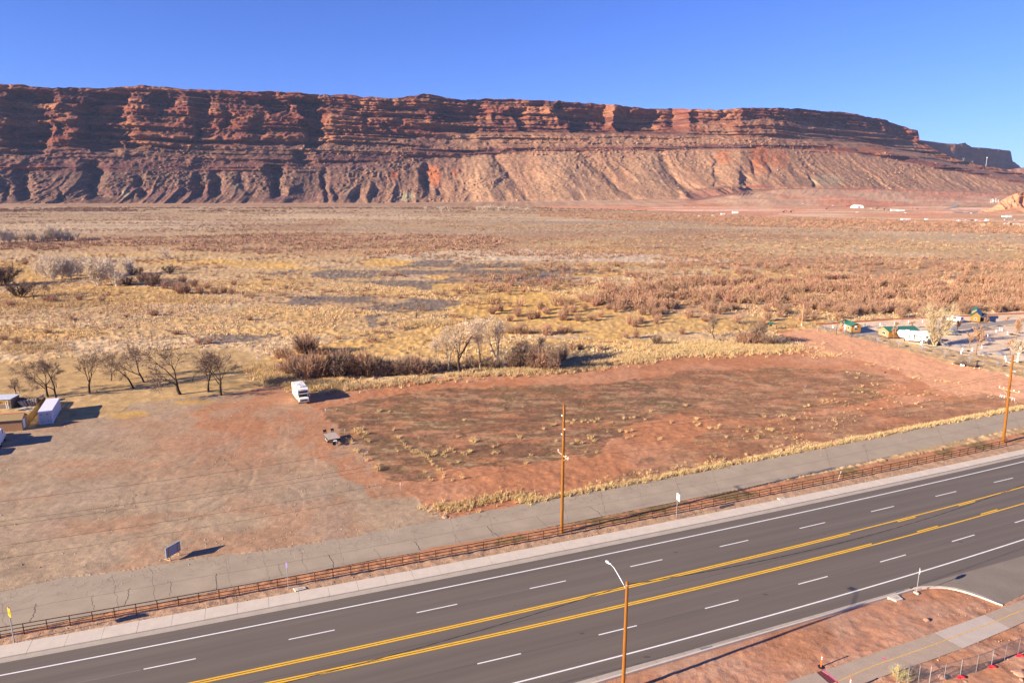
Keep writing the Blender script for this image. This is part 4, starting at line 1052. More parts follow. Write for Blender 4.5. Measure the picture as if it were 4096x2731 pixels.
# small purple-backed sign by the pavement
P = c4(278, 822); hz = hgt(P, 1900 + 628 * .5527)
t = sign_post('street_sign', 'small purple plate on a thin steel post behind the pavement', P, hz - .05)
plate(t, Vector((-.12, .03, hz - .62)), Vector((.85, -.52, 0)), Vector((-.52, -.85, 0)), .30, .6, pmat('purple_plate', (.20, .14, .34), var=.08), nm='plate')
# back of two white plates on one post
P = c5(1383, 1118); hz = hgt(P, 1500 + 922 * .5102)
t = sign_post('speed_sign', 'white sign plate seen edge-on on a tall steel post behind the pavement', P, hz - .03)
plate(t, Vector((-.07, .16, hz - 1.0)), Vector((.48, -.88, 0)), Vector((-.88, -.48, 0)), .27, .95, M_wh); plate(t, Vector((.09, -.12, hz - 1.12)), Vector((.48, -.88, 0)), Vector((-.88, -.48, 0)), .25, .98, M_wh)
P = c7(1213, 795); hz = hgt(P, 2000 + 580 * .4663)
t = sign_post('stop_sign', 'edge-on sign on a steel post at the kerb corner by the side road', P, hz)
dv = Vector((.42, .9, 0)).normalized(); nn2 = Vector((.9, -.42, 0)).normalized()
m = MB(); cc0 = Vector((.02, 0, hz - .36)); q = [cc0 + dv * .36 * math.cos(a + PI / 8) + up * .36 * math.sin(a + PI / 8) for a in np.linspace(0, 2 * PI, 9)[:-1]]
m.add([p + nn2 * .012 for p in q] + [p for p in q], [tuple(range(8)), tuple(reversed(range(8, 16)))] + [(i, 8 + i, 8 + (i + 1) % 8, (i + 1) % 8) for i in range(8)]); m.build('plate', M_alum, t)
# thin rod leaning on the verge by the fence
P = at(1925 * OV, 1102 * OV); t = thing('marker_post', 'thin leaning white marker rod against the rail fence', 'marker post', P); m = MB(); m.tube([(0, 0, 0), (.35, .1, 1.3)], .025, 6); m.lathe([(.04, 0), (.04, .2)], 6, (.35, .1, 1.2)); m.build('rod', M_alum, t)

# ------------------------------------------------------------------ large sign board, seen from behind
A_ = csg(435, 790); B_ = csg(690, 640)
t = thing('sign_board', 'grey back of a large sign board on two wooden posts by the frontage road', 'sign board', A_)
dv = (B_ - A_); Lb = dv.length; dv.normalize(); nv = Vector((dv.y, -dv.x, 0))
zt = hgt(A_, 2130 + 420 * .14031); zb = hgt(A_, 2130 + 680 * .14031)
for q in (A_, B_):
    m = MB(); p = q - A_; m.beam(p + Vector((0, 0, -.2)), p + Vector((0, 0, zt - .1)), .10, .10); m.build('post', pmat('post_wood', (.52, .32, .14), var=.2, scale=5), t)
M_bk = pmat('grey_board', (.33, .29, .34), rough=.8, var=.06, scale=3); M_fr = pmat('pale_blue_frame', (.30, .48, .62), rough=.5, var=.08)
ext = .12 * Lb
m = MB(); a = -dv * .30 * Lb + nv * -.06; e = dv * (Lb + .30 * Lb + .25 * Lb)
q0 = [a + Vector((0, 0, zb)), a + e + Vector((0, 0, zb)), a + e + Vector((0, 0, zt)), a + Vector((0, 0, zt))]
m.add(q0 + [p - nv * .05 for p in q0], [(0, 1, 2, 3), (7, 6, 5, 4), (0, 4, 5, 1), (1, 5, 6, 2), (2, 6, 7, 3), (3, 7, 4, 0)]); m.build('panel', M_bk, t)
m = MB()
for i in range(4):
    p1, p2 = q0[i], q0[(i + 1) % 4]; m.beam(p1 - nv * .03, p2 - nv * .03, .06, .10)
m.build('frame', M_fr, t)
for q in (A_, B_):
    mm_ = MB(); p = q - A_; mm_.beam(p + nv * -.05, p + nv * -.9 + Vector((0, 0, .02)), .07, .07); mm_.build('foot', M_arm, t)

# ------------------------------------------------------------------ class C motorhome
def wheel(t, x, y, z, r_, w_, nm='wheel', rim=M_rim):
    m = MB(); m.disc((x, y, z), r_, 'x', w_, 18); wl_ = m.build(nm, M_tyre, t)
    m = MB(); m.disc((x, y, z), r_ * .58, 'x', w_ + .02, 14); m.build('rim', rim, wl_)
    return wl_
F0 = crv(690, 905); Bk = crv(345, 645)
d0 = Vector((-.455, .89, 0)).normalized()
t = thing('motorhome', 'cream and white motorhome parked at the edge of the gravel lot', 'motorhome', F0, math.atan2(-d0.y, -d0.x) - PI / 2)
W2 = 1.13; LR = 7.3
m = MB()
m.extr([(-LR, .55), (-2.1, .55), (-2.1, 1.75), (-.75, 1.85), (-.62, 2.05), (-.78, 2.78), (-1.3, 2.98), (-LR + .1, 3.0), (-LR, 2.9)], 'x', -W2, W2)
m.build('body', M_rvw, t, bevel=.05)
m = MB(); m.extr([(-2.1, .5), (-.12, .5), (-.06, .95), (-.16, 1.12), (-.95, 1.28), (-1.5, 1.84), (-2.1, 1.84)], 'x', -.96, .96); cab_ = m.build('cab', M_rvw, t, bevel=.03)
m = MB(); m.extr([(-.90, 1.31), (-1.42, 1.80), (-1.45, 1.77), (-.93, 1.27)], 'x', -.84, .84); m.build('windshield', M_glass, cab_)
m = MB(); m.box(-.86, -.735, 2.2, .86, -.60, 2.55); m.xform(Matrix.Translation((0, -.05, 0))); m.build('cabover_window', M_glass, t)
m = MB(); m.box(-.62, -.13, .68, .62, -.045, .92); m.build('grille', M_blk, t)
for s in (-1, 1):
    m = MB(); m.box(s * .8 - .12, -.13, .70, s * .8 + .12, -.04, .9); m.build('headlight', M_chrome, t)
    m = MB(); m.box(s * 1.28 - .09, -1.05, 1.25, s * 1.28 + .09, -.97, 1.62); m.beam((s * 1.0, -1.0, 1.5), (s * 1.28, -1.0, 1.5), .04, .04); m.build('mirror', M_rvw, t)
    m = MB(); m.box(s * .965 - .02, -1.9, 1.3, s * .965 + .02, -1.35, 1.72); m.build('cab_window', M_glass, t)
    wheel(t, s * .86, -1.0, .38, .38, .24); wheel(t, s * .86, -5.3, .38, .38, .3)
m = MB(); m.box(-1.0, -.1, .40, 1.0, .06, .60); m.build('bumper', M_chrome, t)
for (y0, y1, z0, z1) in ((-3.6, -2.6, 1.65, 2.25), (-6.6, -5.8, 1.6, 2.25)):
    for s in (-1, 1):
        m = MB(); m.box(s * W2 - .015, y0, z0, s * W2 + .015, y1, z1); m.build('side_window', M_glass, t)
m = MB(); m.box(-W2 - .012, -5.3, .75, -W2 + .012, -4.6, 2.55); m.build('door', M_wh, t)
m = MB(); m.box(-W2 - .02, -LR + .1, 1.25, W2 + .02, -2.15, 1.33); m.box(-W2 - .021, -LR + .1, .8, W2 + .021, -2.15, .85); m.build('stripe', pmat('tan_stripe', (.55, .45, .3), var=.05), t)
m = MB(); m.box(-.35, -2.9, 2.98, .45, -2.1, 3.26); m.build('air_conditioner', M_wh, t, bevel=.06)
for (x, y) in ((.45, -4.6), (-.3, -5.9)):
    m = MB(); m.box(x - .25, y - .25, 2.98, x + .25, y + .25, 3.1); m.build('roof_vent', M_wh, t, bevel=.03)
m = MB(); m.beam((-.5, -3.6, 3.06), (.5, -4.1, 3.14), .05, .04); m.beam((0, -3.4, 3.02), (-.25, -4.2, 3.1), .05, .04); m.build('antenna', M_blk, t)
m = MB(); m.tube([(-W2 - .05, -LR + .6, 2.82), (-W2 - .05, -2.4, 2.82)], .07, 8); m.build('awning', M_wh, t)
for i in range(3):
    m = MB(); m.box(-.35 + i * .3, -.81, 2.80, -.2 + i * .3, -.74, 2.85); m.build('marker_light', M_org, t)

# ------------------------------------------------------------------ flatbed trailer on the lot
zd = .92
fl_ = ctr(715, 765, zd); fr_ = ctr(1280, 680, zd); br_ = ctr(985, 425, zd); bl_ = ctr(495, 490, zd)
c0 = (fl_ + fr_ + br_ + bl_) / 4; c0.z = 0
yv = ((fl_ + fr_) / 2 - (bl_ + br_) / 2); Ld = yv.length; yv.normalize()
Wd = ((fr_ - fl_).length + (br_ - bl_).length) / 2
t = thing('flatbed_trailer', 'flat wooden-decked trailer with two raised ramps, on the lot edge', 'trailer', c0, math.atan2(yv.y, yv.x) - PI / 2)
hl, hw_ = Ld / 2, Wd / 2
M_deck = pmat('grey_planks', (.42, .33, .27), rough=.9, var=.3, scale=2.5, stretch=(5, .4, 1)); M_frm = pmat('dark_frame', (.03, .026, .026), rough=.7, var=.2)
m = MB()
for k in range(9):
    a = -hw_ + 2 * hw_ * k / 9 + .008; b_ = -hw_ + 2 * hw_ * (k + 1) / 9 - .008; m.box(a, -hl, zd - .05, b_, hl, zd)
m.build('deck', M_deck, t)
m = MB(); m.box(-hw_ - .03, -hl, zd - .22, hw_ + .03, -hl + .1, zd - .055); m.box(-hw_ - .03, hl - .1, zd - .22, hw_ + .03, hl, zd - .055); m.box(-hw_ - .04, -hl, zd - .2, -hw_ + .06, hl, zd - .05); m.box(hw_ - .06, -hl, zd - .2, hw_ + .04, hl, zd - .05)
m.beam((-hw_ * .7, hl - .1, zd - .2), (0, hl + 1.5, .55), .09, .12); m.beam((hw_ * .7, hl - .1, zd - .2), (0, hl + 1.5, .55), .09, .12); m.build('frame', M_frm, t)
m = MB(); m.tube([(0, hl + 1.3, 0), (0, hl + 1.3, .95)], .045, 8); m.disc((0, hl + 1.3, .02), .12, 'z', .03); m.build('jack', M_steel, t)
m = MB(); m.box(-.2, hl + .2, .35, .35, hl + .7, .75); m.build('tool_box', M_wh, t)
m = MB(); m.disc((.35, hl + .85, .45), .33, 'y', .2, 16); m.build('spare_wheel', M_tyre, t)
for s in (-1, 1):
    for y in (-.5, .35): wheel(t, s * (hw_ - .12), y, .36, .36, .22)
    m = MB(); x = s * hw_ * .66
    for dx in (-.24, .24): m.beam((x + dx, -hl - .05, zd), (x + dx, -hl - .35, zd + .62), .06, .10)
    for k in range(4): m.beam((x - .24, -hl - .05 - .3 * (k + .4) / 4, zd + .62 * (k + .4) / 4), (x + .24, -hl - .05 - .3 * (k + .4) / 4, zd + .62 * (k + .4) / 4), .05, .05)
    m.quad((x - .22, -hl - .19, zd + .28), (x + .22, -hl - .19, zd + .28), (x + .22, -hl - .35, zd + .6), (x - .22, -hl - .35, zd + .6))
    m.build('ramp', M_frm, t)

# ------------------------------------------------------------------ white container and the yard on the left
FL, FR_, BR = cct(825, 722), cct(1100, 695), cct(1275, 410)
xv = Vector((.905, .425, 0)).normalized(); yv = Vector((-xv.y, xv.x, 0))
cw = 2.25; clen = 8.9; ch = hgt(FL, 1560 + 455 * .19133)
t = thing('shipping_container', 'white refrigerated container with barred double doors, left side of the lot', 'container', FL, ang(xv))
M_ct = pmat('container_white', (.72, .71, .75), rough=.5, var=.06, scale=.6)
m = MB(); m.box(0, .06, .15, cw, clen, ch)
for k in range(26): m.box(cw, .3 + k * .33, .25, cw + .03, .46 + k * .33, ch - .12); m.box(-.03, .3 + k * .33, .25, 0, .46 + k * .33, ch - .12)
m.build('body', M_ct, t)
m = MB()
for x in (0, cw - .12): m.box(x, .0, .0, x + .12, .12, ch + .01); m.box(x, clen - .12, 0, x + .12, clen + .01, ch + .01)
m.box(0.12, 0, ch - .14, cw - .12, .06, ch + .012); m.box(.12, 0, .02, cw - .12, .06, .17); m.build('frame', M_ct, t)
for s in (0, 1):
    m = MB(); x0 = .14 + s * (cw / 2 - .13); m.box(x0, .02, .2, x0 + cw / 2 - .16, .07, ch - .18); dr = m.build('door', pmat('door_grey', (.55, .53, .58), rough=.5, var=.06, scale=2), t)
    for q in (.25, .72):
        m = MB(); xb = x0 + (cw / 2 - .16) * q; m.tube([(xb, -.01, .2), (xb, -.01, ch - .18)], .02, 6); m.box(xb - .12, -.02, .95, xb + .12, .02, 1.02); m.build('lock_bar', M_steel, dr)
    m = MB(); m.box(x0 + .1, .005, ch - .75, x0 + .42, .025, ch - .68); m.box(x0 + .1, .005, ch - .62, x0 + .5, .025, ch - .55); m.box(x0 + .3, .005, .5, x0 + .42, .025, .62); m.build('marking', M_blk, dr)
# board fence beside it
M_brd = pmat('yellow_boards', (.24, .135, .03), rough=.9, var=.25, scale=3, stretch=(1, 1, .2)); M_brd2 = pmat('weathered_boards', (.16, .11, .08), rough=.9, var=.25, scale=3, stretch=(1, 1, .2))
def board_fence(P0, P1, h, label, mat_, n):
    t = thing('board_fence', label, 'fence', P0, ang(P1 - P0)); L_ = (P1 - P0).length
    m = MB(); r = random.Random(n)
    for k in range(n): m.box(L_ * k / n + .008, 0, 0, L_ * (k + 1) / n - .008, .025, h + r.uniform(-.03, .03))
    m.build('boards', mat_, t)
    for k in range(0, n + 1, 14):
        m = MB(); m.box(L_ * k / n - .05, .028, -.1, L_ * k / n + .05, .12, h + .02); m.build('post', M_brd2, t)
    m = MB(); m.box(0, .03, .4, L_, .07, .5); m.box(0, .03, h - .4, L_, .07, h - .3); m.build('rail', M_brd2, t)
Pf0 = cct(562, 772); Pf1 = cct(968, 300)
board_fence(Pf0, Pf1, 1.75, 'sunlit yellow-brown board fence between the wooden shed and the container', M_brd, 62)
Pf2 = cct(-200, 330); board_fence(Pf1, Pf2, 1.6, 'dark board fence at the back of the storage yard', M_brd2, 96)
# plywood shed with osb roof
S0_, S1_ = cct(-330, 905), cct(478, 842)
xv2 = (S1_ - S0_).normalized(); he = hgt(S1_, 1560 + 612 * .19133)
t = thing('wooden_shed', 'plywood shed with a bare board roof and red ridge, left edge of the lot', 'shed', S0_, ang(xv2)); Ls = (S1_ - S0_).length; Ds = 2.6
M_ply = pmat('plywood', (.33, .18, .10), rough=.9, var=.18, scale=2, stretch=(3, 1, .4)); M_osb = pmat('osb', (.30, .205, .10), rough=.95, var=.4, scale=9)
m = MB(); hr = he + .72
m.extr([(0, 0), (Ds, 0), (Ds, he), (Ds / 2, hr), (0, he)], 'x', 0, Ls); m.build('wall', M_ply, t)
m = MB(); m.extr([(-.22, he - .06), (Ds / 2, hr + .06), (Ds / 2, hr + .12), (-.22, he)], 'x', -.2, Ls + .2); m.extr([(Ds + .22, he - .06), (Ds + .22, he), (Ds / 2, hr + .121), (Ds / 2, hr + .061)], 'x', -.2, Ls + .2); rf = m.build('roof', M_osb, t)
m = MB(); m.beam((-.2, Ds / 2, hr + .14), (Ls + .2, Ds / 2, hr + .14), .12, .05); m.build('ridge_cap', pmat('red_strip', (.55, .05, .05), var=.1), rf)
m = MB(); m.beam((-.2, -.24, he - .05), (Ls + .2, -.24, he - .05), .04, .1); m.build('fascia', M_brd2, rf)
m = MB(); m.box(Ls, .45, .25, Ls + .03, 1.35, he - .15); m.build('door', M_wh, t)
# small grey shed behind
G0, G1 = cct(-240, 405), cct(245, 385); hg = hgt(G1, 1560 + 190 * .19133)
t = thing('grey_shed', 'low grey shed with a flat tin roof and yellow window frames, in the yard', 'shed', G0, ang(G1 - G0)); Lg = (G1 - G0).length
m = MB(); m.box(0, 0, 0, Lg, 3.2, hg); m.build('wall', pmat('grey_siding', (.20, .15, .13), var=.2, scale=3), t)
m = MB(); m.box(-.15, -.2, hg, Lg + .15, 3.4, hg + .12); m.build('roof', pmat('tin_roof', (.55, .58, .64), rough=.5, var=.1, scale=2), t)
for x in (Lg * .52, Lg * .72):
    m = MB(); 
    for a in ((x, .9, x + .8, 1.0), (x, 1.6, x + .8, 1.7), (x, .9, x + .08, 1.7), (x + .72, .9, x + .8, 1.7)): m.box(a[0], -.04, a[1], a[2], -.005, a[3])
    m.build('window_frame', M_sy, t)
t = thing('ladder', 'pale ladder leaning on the front of the grey shed', 'ladder', cct(165, 400)); m = MB()
for dx in (-.2, .2): m.beam((dx, 0, 0), (dx - .5, .5, 2.2), .05, .04)
for k in range(7): m.beam((-.2 - .07 * k, .07 * k, .3 * k + .1), (.2 - .07 * k, .07 * k, .3 * k + .1), .03, .03)
m.build('rails', M_alum, t)
# leaning concrete slabs stacked in the yard
M_slab = pmat('grey_slab', (.34, .31, .26), rough=.9, var=.2, scale=2)
sl0 = None
for i, (x, y, lean_) in enumerate([(500, 330, -.5), (540, 335, -.45), (590, 325, -.4), (650, 315, -.25), (690, 310, -.12), (735, 308, -.08), (785, 308, -.04), (835, 255, .05), (880, 235, .1)]):
    if sl0 is None:
        t = thing('concrete_slab', 'grey concrete slab standing on edge in the leaning row in the yard', 'slab', cct(x, y), .3, 'concrete slabs stacked in the yard')
        m = MB(); m.box(-.16, -.6, 0, .16, .6, 1.35); m.build('slab', M_slab, t, bevel=.05); sl0 = t
        t.rotation_euler = (0, lean_, .3)
    else:
        c_ = copy_tree(sl0, cct(x, y), .3); c_.rotation_euler = (0, lean_, .3)
r = random.Random(5)
pz0 = cct(560, 415)
t = thing('scrap_pile', 'low pile of pale boards and blue sheeting on the yard floor', 'scrap pile', pz0)
for k in range(16):
    m = MB(); a = r.uniform(-.3, .5); x, y = r.uniform(-1.8, 1.6), r.uniform(-.9, .9); l_ = r.uniform(.5, 1.5); z = .06 + .05 * (k % 5)
    m.beam((x, y, z), (x + l_ * math.cos(a), y + l_ * math.sin(a), z + r.uniform(0, .25)), .3, .05); m.build('board', (M_alum if k % 3 else pmat('blue_sheet', (.25, .32, .55))), t)
# two vehicles just left of the frame, whose long shadows reach into it
def van(name, P, rz, L_, W_, H_, mat_, label, cat):
    t = thing(name, label, cat, P, rz)
    m = MB(); m.extr([(0, .45), (L_, .45), (L_, H_ * .55), (L_ - .9, H_ * .6), (L_ - 1.5, H_ * .96), (L_ - 1.8, H_), (.2, H_), (0, H_ - .2)], 'y', -W_ / 2, W_ / 2); 
    m.build('body', mat_, t, bevel=.08)
    for x in (.9, L_ - .9):
        for s in (-1, 1):
            w_ = MB(); w_.disc((x, s * (W_ / 2 - .1), .36), .36, 'y', .22, 16); w_.build('wheel', M_tyre, t)
    for s in (-1, 1):
        w_ = MB(); w_.box(L_ - 2.4, s * W_ / 2 - .01, H_ * .62, L_ - 1.6, s * W_ / 2 + .01, H_ * .9); w_.build('window', M_glass, t)
    m = MB(); m.extr([(L_ - .93, H_ * .62), (L_ - 1.45, H_ * .93), (L_ - 1.42, H_ * .95), (L_ - .88, H_ * .63)], 'y', -W_ / 2 + .15, W_ / 2 - .15); m.build('windshield', M_glass, t)
    return t
van('cargo_van', cct(-600, 1190), 2.0, 5.6, 2.0, 2.4, M_wh, 'white van well outside the left edge behind the other vans', 'van')
van('cargo_van', cct(-130, 1235), 2.05, 5.2, 1.9, 2.5, M_wh, 'white van cut by the left edge whose long shadow falls on the gravel', 'van')
van('cargo_van', cct(-860, 1480), 1.95, 4.8, 1.9, 2.1, M_ct, 'grey van outside the left edge, lowest of the vans on the gravel', 'van')

# ------------------------------------------------------------------ delineators, building-site fence, rocks
def delin(P, h, label):
    t = thing('delineator', label, 'traffic post', P, 0, 'orange traffic posts on the footpath')
    m = MB(); m.lathe([(.30, 0), (.30, .05), (.12, .09)], 10); m.build('base', M_blk, t)
    m = MB(); m.lathe([(.06, .08), (.055, h - .1), (.08, h - .08), (.08, h - .03), (.03, h)], 10); st_ = m.build('post', M_org, t)
    for z in (h * .66, h * .8): m = MB(); m.lathe([(.062, z), (.062, z + .09)], 10); m.build('band', M_wh, st_)
P = c7(395, 1430); delin(P, hgt(P, 2000 + 1325 * .4663), 'orange traffic post with white bands, at the pink line on the path')
P = c7(640, 1632); delin(P, hgt(P, 2000 + 1520 * .4663), 'orange traffic post with white bands, cut off by the bottom edge')
fb = [c8(*q) for q in [(330, 1590), (505, 1525), (680, 1492), (855, 1505), (1085, 1468), (1340, 1400), (1592, 1332), (1832, 1243), (2040, 1150), (2250, 1052), (2480, 950), (2750, 840)]]
t = thing('chain_link_fence', 'temporary chain-link fence panels around the building site, lower right', 'fence', fb[0])
M_link = pmat('fence_wire', (.20, .20, .20), rough=.5, metal=.4)
for i, p in enumerate(fb):
    m = MB(); q = p - fb[0]; m.tube([q, q + Vector((0, 0, 1.75))], .03 if i % 2 else .02, 6); m.build('post', M_steel, t)
for a, b_ in zip(fb[:-1], fb[1:]):
    a = a - fb[0]; b_ = b_ - fb[0]; L_ = (b_ - a).length; m = MB(); d_ = (b_ - a).normalized()
    for z in (.06, 1.72): m.beam(a + Vector((0, 0, z)), b_ + Vector((0, 0, z)), .03, .03)
    sp_ = .13; n = int((L_ + 1.66) / sp_)
    for k in range(n):
        for sg in (1, -1):
            x0 = -1.66 + k * sp_; x1 = x0 + 1.66; za, zb_ = .06, 1.72
            u0, u1 = max(0, x0), min(L_, x1)
            if u1 - u0 < .02: continue
            f0, f1 = (u0 - x0) / 1.66, (u1 - x0) / 1.66
            if sg < 0: f0, f1 = 1 - f0, 1 - f1
            m.beam(a + d_ * u0 + Vector((0, 0, za + 1.66 * f0)), a + d_ * u1 + Vector((0, 0, za + 1.66 * f1)), .006, .006)
    m.build('mesh_panel', M_link, t)
for (x, y, lab) in ((1345, 1425, 'red sandbag slumped at the foot of a fence post, nearest the yellow bush'), (1835, 1262, 'red sandbag at the foot of the middle fence post, with a white label'), (2275, 1085, 'red sandbag lying by the fence at the right edge')):
    m = MB()
    for dx, rz_ in ((-.12, .3), (.16, -.5)):
        vs = []; n0 = len(m.v)
        for i in range(7):
            th = PI * i / 6
            for k in range(10):
                ph = 2 * PI * k / 10; vs.append((dx + .26 * math.cos(th) * math.cos(rz_) - .13 * math.sin(th) * math.cos(ph) * math.sin(rz_), .26 * math.cos(th) * math.sin(rz_) + .13 * math.sin(th) * math.cos(ph), .10 + .09 * math.sin(th) * math.sin(ph) + (.08 if dx > 0 else 0)))
        m.add(vs, [(i * 10 + k, i * 10 + (k + 1) % 10, (i + 1) * 10 + (k + 1) % 10, (i + 1) * 10 + k) for i in range(6) for k in range(10)])
    o = m.build('sandbag', M_red, smooth=True); o.location = c8(x, y); tag(o, lab, 'sandbag', 'red sandbags on the fence feet')
def rock_mesh(seed, n=2):
    r = random.Random(seed); import bmesh
    bm = bmesh.new(); bmesh.ops.create_icosphere(bm, subdivisions=n, radius=1)
    sx, sy, sz = r.uniform(.8, 1.2), r.uniform(.6, 1), r.uniform(.5, .75)
    for v in bm.verts:
        k = 1 + .35 * (float(fbm(np.array(v.co.x * 1.3 + seed), np.array(v.co.y * 1.3 + v.co.z * 1.7), 2, seed)) - .5) * 2
        v.co = Vector((v.co.x * sx, v.co.y * sy, max(v.co.z, -.35) * sz)) * k
    me = bpy.data.meshes.new('rock'); bm.to_mesh(me); bm.free(); me.materials.append(M_rk); return me
M_rk = pmat('sandstone_rock', (.40, .22, .15), rough=.95, var=.3, scale=3, rnd=.25, bump=.03, bscale=8)
rm = [rock_mesh(k) for k in range(5)]
rl_ = [(805, 510, .28, 'squared pink rock lying on the dirt verge above the path'), (1070, 1430, .42, 'large brown boulder behind the chain-link fence, beside its shadow'), (2285, 1365, .48, 'big orange boulder at the right edge inside the building site'), (1322, 1378, .2, 'grey rock at the foot of a fence post'), (1770, 1212, .32, 'pale rock behind the fence above a red sandbag'), (1435, 1492, .18, 'orange rock below the fence line'), (740, 1392, .12, 'small white stone behind the fence near the yellow bush'), (1890, 1065, .2, 'brown rock behind the fence below the path edge'), (2090, 1125, .14, 'small pale rock on the site side of the fence'), (2170, 1320, .18, 'flat rock beside the orange boulder'), (1225, 1395, .13, 'small rock in the fence shadow'), (2310, 1455, .2, 'dark rock at the lower right corner')]
for i, (x, y, s, lab) in enumerate(rl_):
    o = bpy.data.objects.new('rock', rm[i % 5]); C.objects.link(o); o.location = c8(x, y) + Vector((0, 0, s * .2)); o.scale = (s,) * 3; o.rotation_euler = (0, 0, i * 1.7); tag(o, lab, 'rock', 'rocks by the path')
o = bpy.data.objects.new('rock', rm[2]); C.objects.link(o); o.location = clot(1840, 1502); o.scale = (.35,) * 3; tag(o, 'lone rock at the lip of the frontage road', 'rock')
# ------------------------------------------------------------------ the caravan park on the right
M_lane = pmat('park_asphalt', (.30, .25, .21), var=.14, scale=.3, vscale2=6)
q = [cpark(*v) for v in [(60, 520), (250, 555), (430, 600), (560, 640), (760, 690), (1000, 745), (1300, 815), (1600, 880), (1900, 945), (2352, 1010), (2900, 1110), (2900, 1010), (2352, 940), (1900, 850), (1560, 770), (1300, 745), (1100, 715), (860, 655), (890, 600), (820, 590), (640, 615), (520, 600), (440, 580), (300, 548), (180, 525)]]
mb = MB(); mb.add([(p.x, p.y, .006) for p in q], [tuple(range(len(q)))]); tag(mb.build('park_road', M_lane), kind='structure')
q = [cpk2(*v) for v in [(200, 735), (560, 670), (900, 610), (1300, 590), (1700, 560), (2331, 490), (2700, 450), (2700, 540), (2331, 560), (2000, 610), (1700, 640), (1400, 690), (1000, 720), (700, 760), (400, 790)]]
mb = MB(); mb.add([(p.x, p.y, .008) for p in q], [tuple(range(len(q)))]); tag(mb.build('inner_road', M_lane), kind='structure')
M_isl = pmat('dry_lawn', (.22, .17, .055), var=.3, scale=1.5)
for k, poly in enumerate([[(150, 1060), (330, 1060), (600, 1085), (900, 1095), (1400, 1100), (1480, 1110), (1400, 1118), (800, 1110), (350, 1105)], [(990, 1235), (1150, 1228), (1350, 1235), (1440, 1250), (1200, 1262), (1050, 1250)], [(1440, 1245), (2300, 1250), (2300, 1268), (1500, 1262)], [(540, 830), (800, 820), (1000, 820), (1060, 840), (900, 855), (600, 845)], [(500, 775), (700, 755), (1000, 760), (1040, 785), (800, 790)], [(1880, 640), (2300, 630), (2331, 650), (1950, 655)], [(1980, 825), (2100, 800), (2260, 830), (2200, 862), (2050, 850)], [(1950, 1400), (2150, 1390), (2400, 1395), (2400, 1440), (2050, 1430)], [(-130, 600 - 40), (-20, 575), (20, 590), (-90, 610)], [(1450, 690), (1640, 680), (1650, 705), (1480, 712)]]):
    q = [cpk2(*v) for v in poly]; mb = MB(); mb.add([(p.x, p.y, .012) for p in q], [tuple(range(len(q)))]); o = mb.build('lawn', M_isl); tag(o, kind='structure')
    rim = MB()
    for a, b_ in zip(q, q[1:] + q[:1]): rim.beam(a + Vector((0, 0, .04)), b_ + Vector((0, 0, .04)), .14, .1)
    rim.build('kerb', M_conc, o)
# red-brown timber edging along the far side
P = [cgt(1440, 325), cgt(2100, 290), cpk(0, 272), cpk(400, 243), cpk(900, 210), cpk(1480, 182), cpk2(1440, 432), cpk2(1900, 412), cpk2(2331, 396), cpk2(2900, 375)]
t = thing('low_wall', 'low red-brown earth and timber edging along the back of the caravan park', 'low wall', P[0])
m = MB()
for a, b_ in zip(P[:-1], P[1:]): m.beam(a - P[0] + Vector((0, 0, .2)), b_ - P[0] + Vector((0, 0, .2)), .5, .45)
m.build('edging', pmat('red_timber', (.42, .14, .06), var=.2, scale=1), t)
# cabins
M_log = pmat('stained_siding', (.33, .15, .03), rough=.8, var=.14, scale=2, stretch=(.3, .3, 7)); M_log2 = pmat('pale_siding', (.42, .23, .115), rough=.8, var=.1, scale=2, stretch=(.3, .3, 7))
M_grn = pmat('green_metal_roof', (.035, .15, .10), rough=.45, var=.12, scale=1.5, stretch=(5, .4, .4), spec=.4); M_skirt = pmat('dark_skirt', (.09, .065, .05), var=.2, scale=3); M_trim = pmat('white_trim', (.74, .70, .6)); M_deckw = pmat('red_deck', (.34, .11, .06), var=.2)
def window(t, P, ux, w_, h_, nrm):
    """a framed window on a wall: P lower-left corner, ux along the wall"""
    m = MB(); z = Vector((0, 0, 1)); nrm = Vector(nrm) * .02; P = Vector(P); ux = Vector(ux)
    a = P - ux * .08 - z * .08; q = [a, a + ux * (w_ + .16), a + ux * (w_ + .16) + z * (h_ + .16), a + z * (h_ + .16)]
    m.add([p + nrm for p in q] + q, [(0, 1, 2, 3), (0, 4, 5, 1), (1, 5, 6, 2), (2, 6, 7, 3), (3, 7, 4, 0)]); fr = m.build('window', M_trim, t)
    m = MB()
    for k in range(2):
        a = P + ux * (w_ * (k * .53)) + nrm * 1.4; q = [a, a + ux * w_ * .47, a + ux * w_ * .47 + z * h_, a + z * h_]; m.add(q, [(0, 1, 2, 3)])
    m.build('pane', M_glass, fr)
def cabin(A, B, D, y_eave, y_ridge, label, gable_first=True):
    xv = (B - A); w_ = xv.length; xv.normalize(); yv = Vector((-xv.y, xv.x, 0)); dp = abs((D - A).dot(yv)); 
    he = hgt(A, y_eave); M0 = (A + B) / 2; hr = hgt(M0, y_ridge) if gable_first else hgt(A + yv * dp / 2, y_ridge)
    t = thing('cabin', label, 'cabin', A, ang(xv), 'green-roofed cabins of the caravan park')
    return t, w_, dp, he, hr
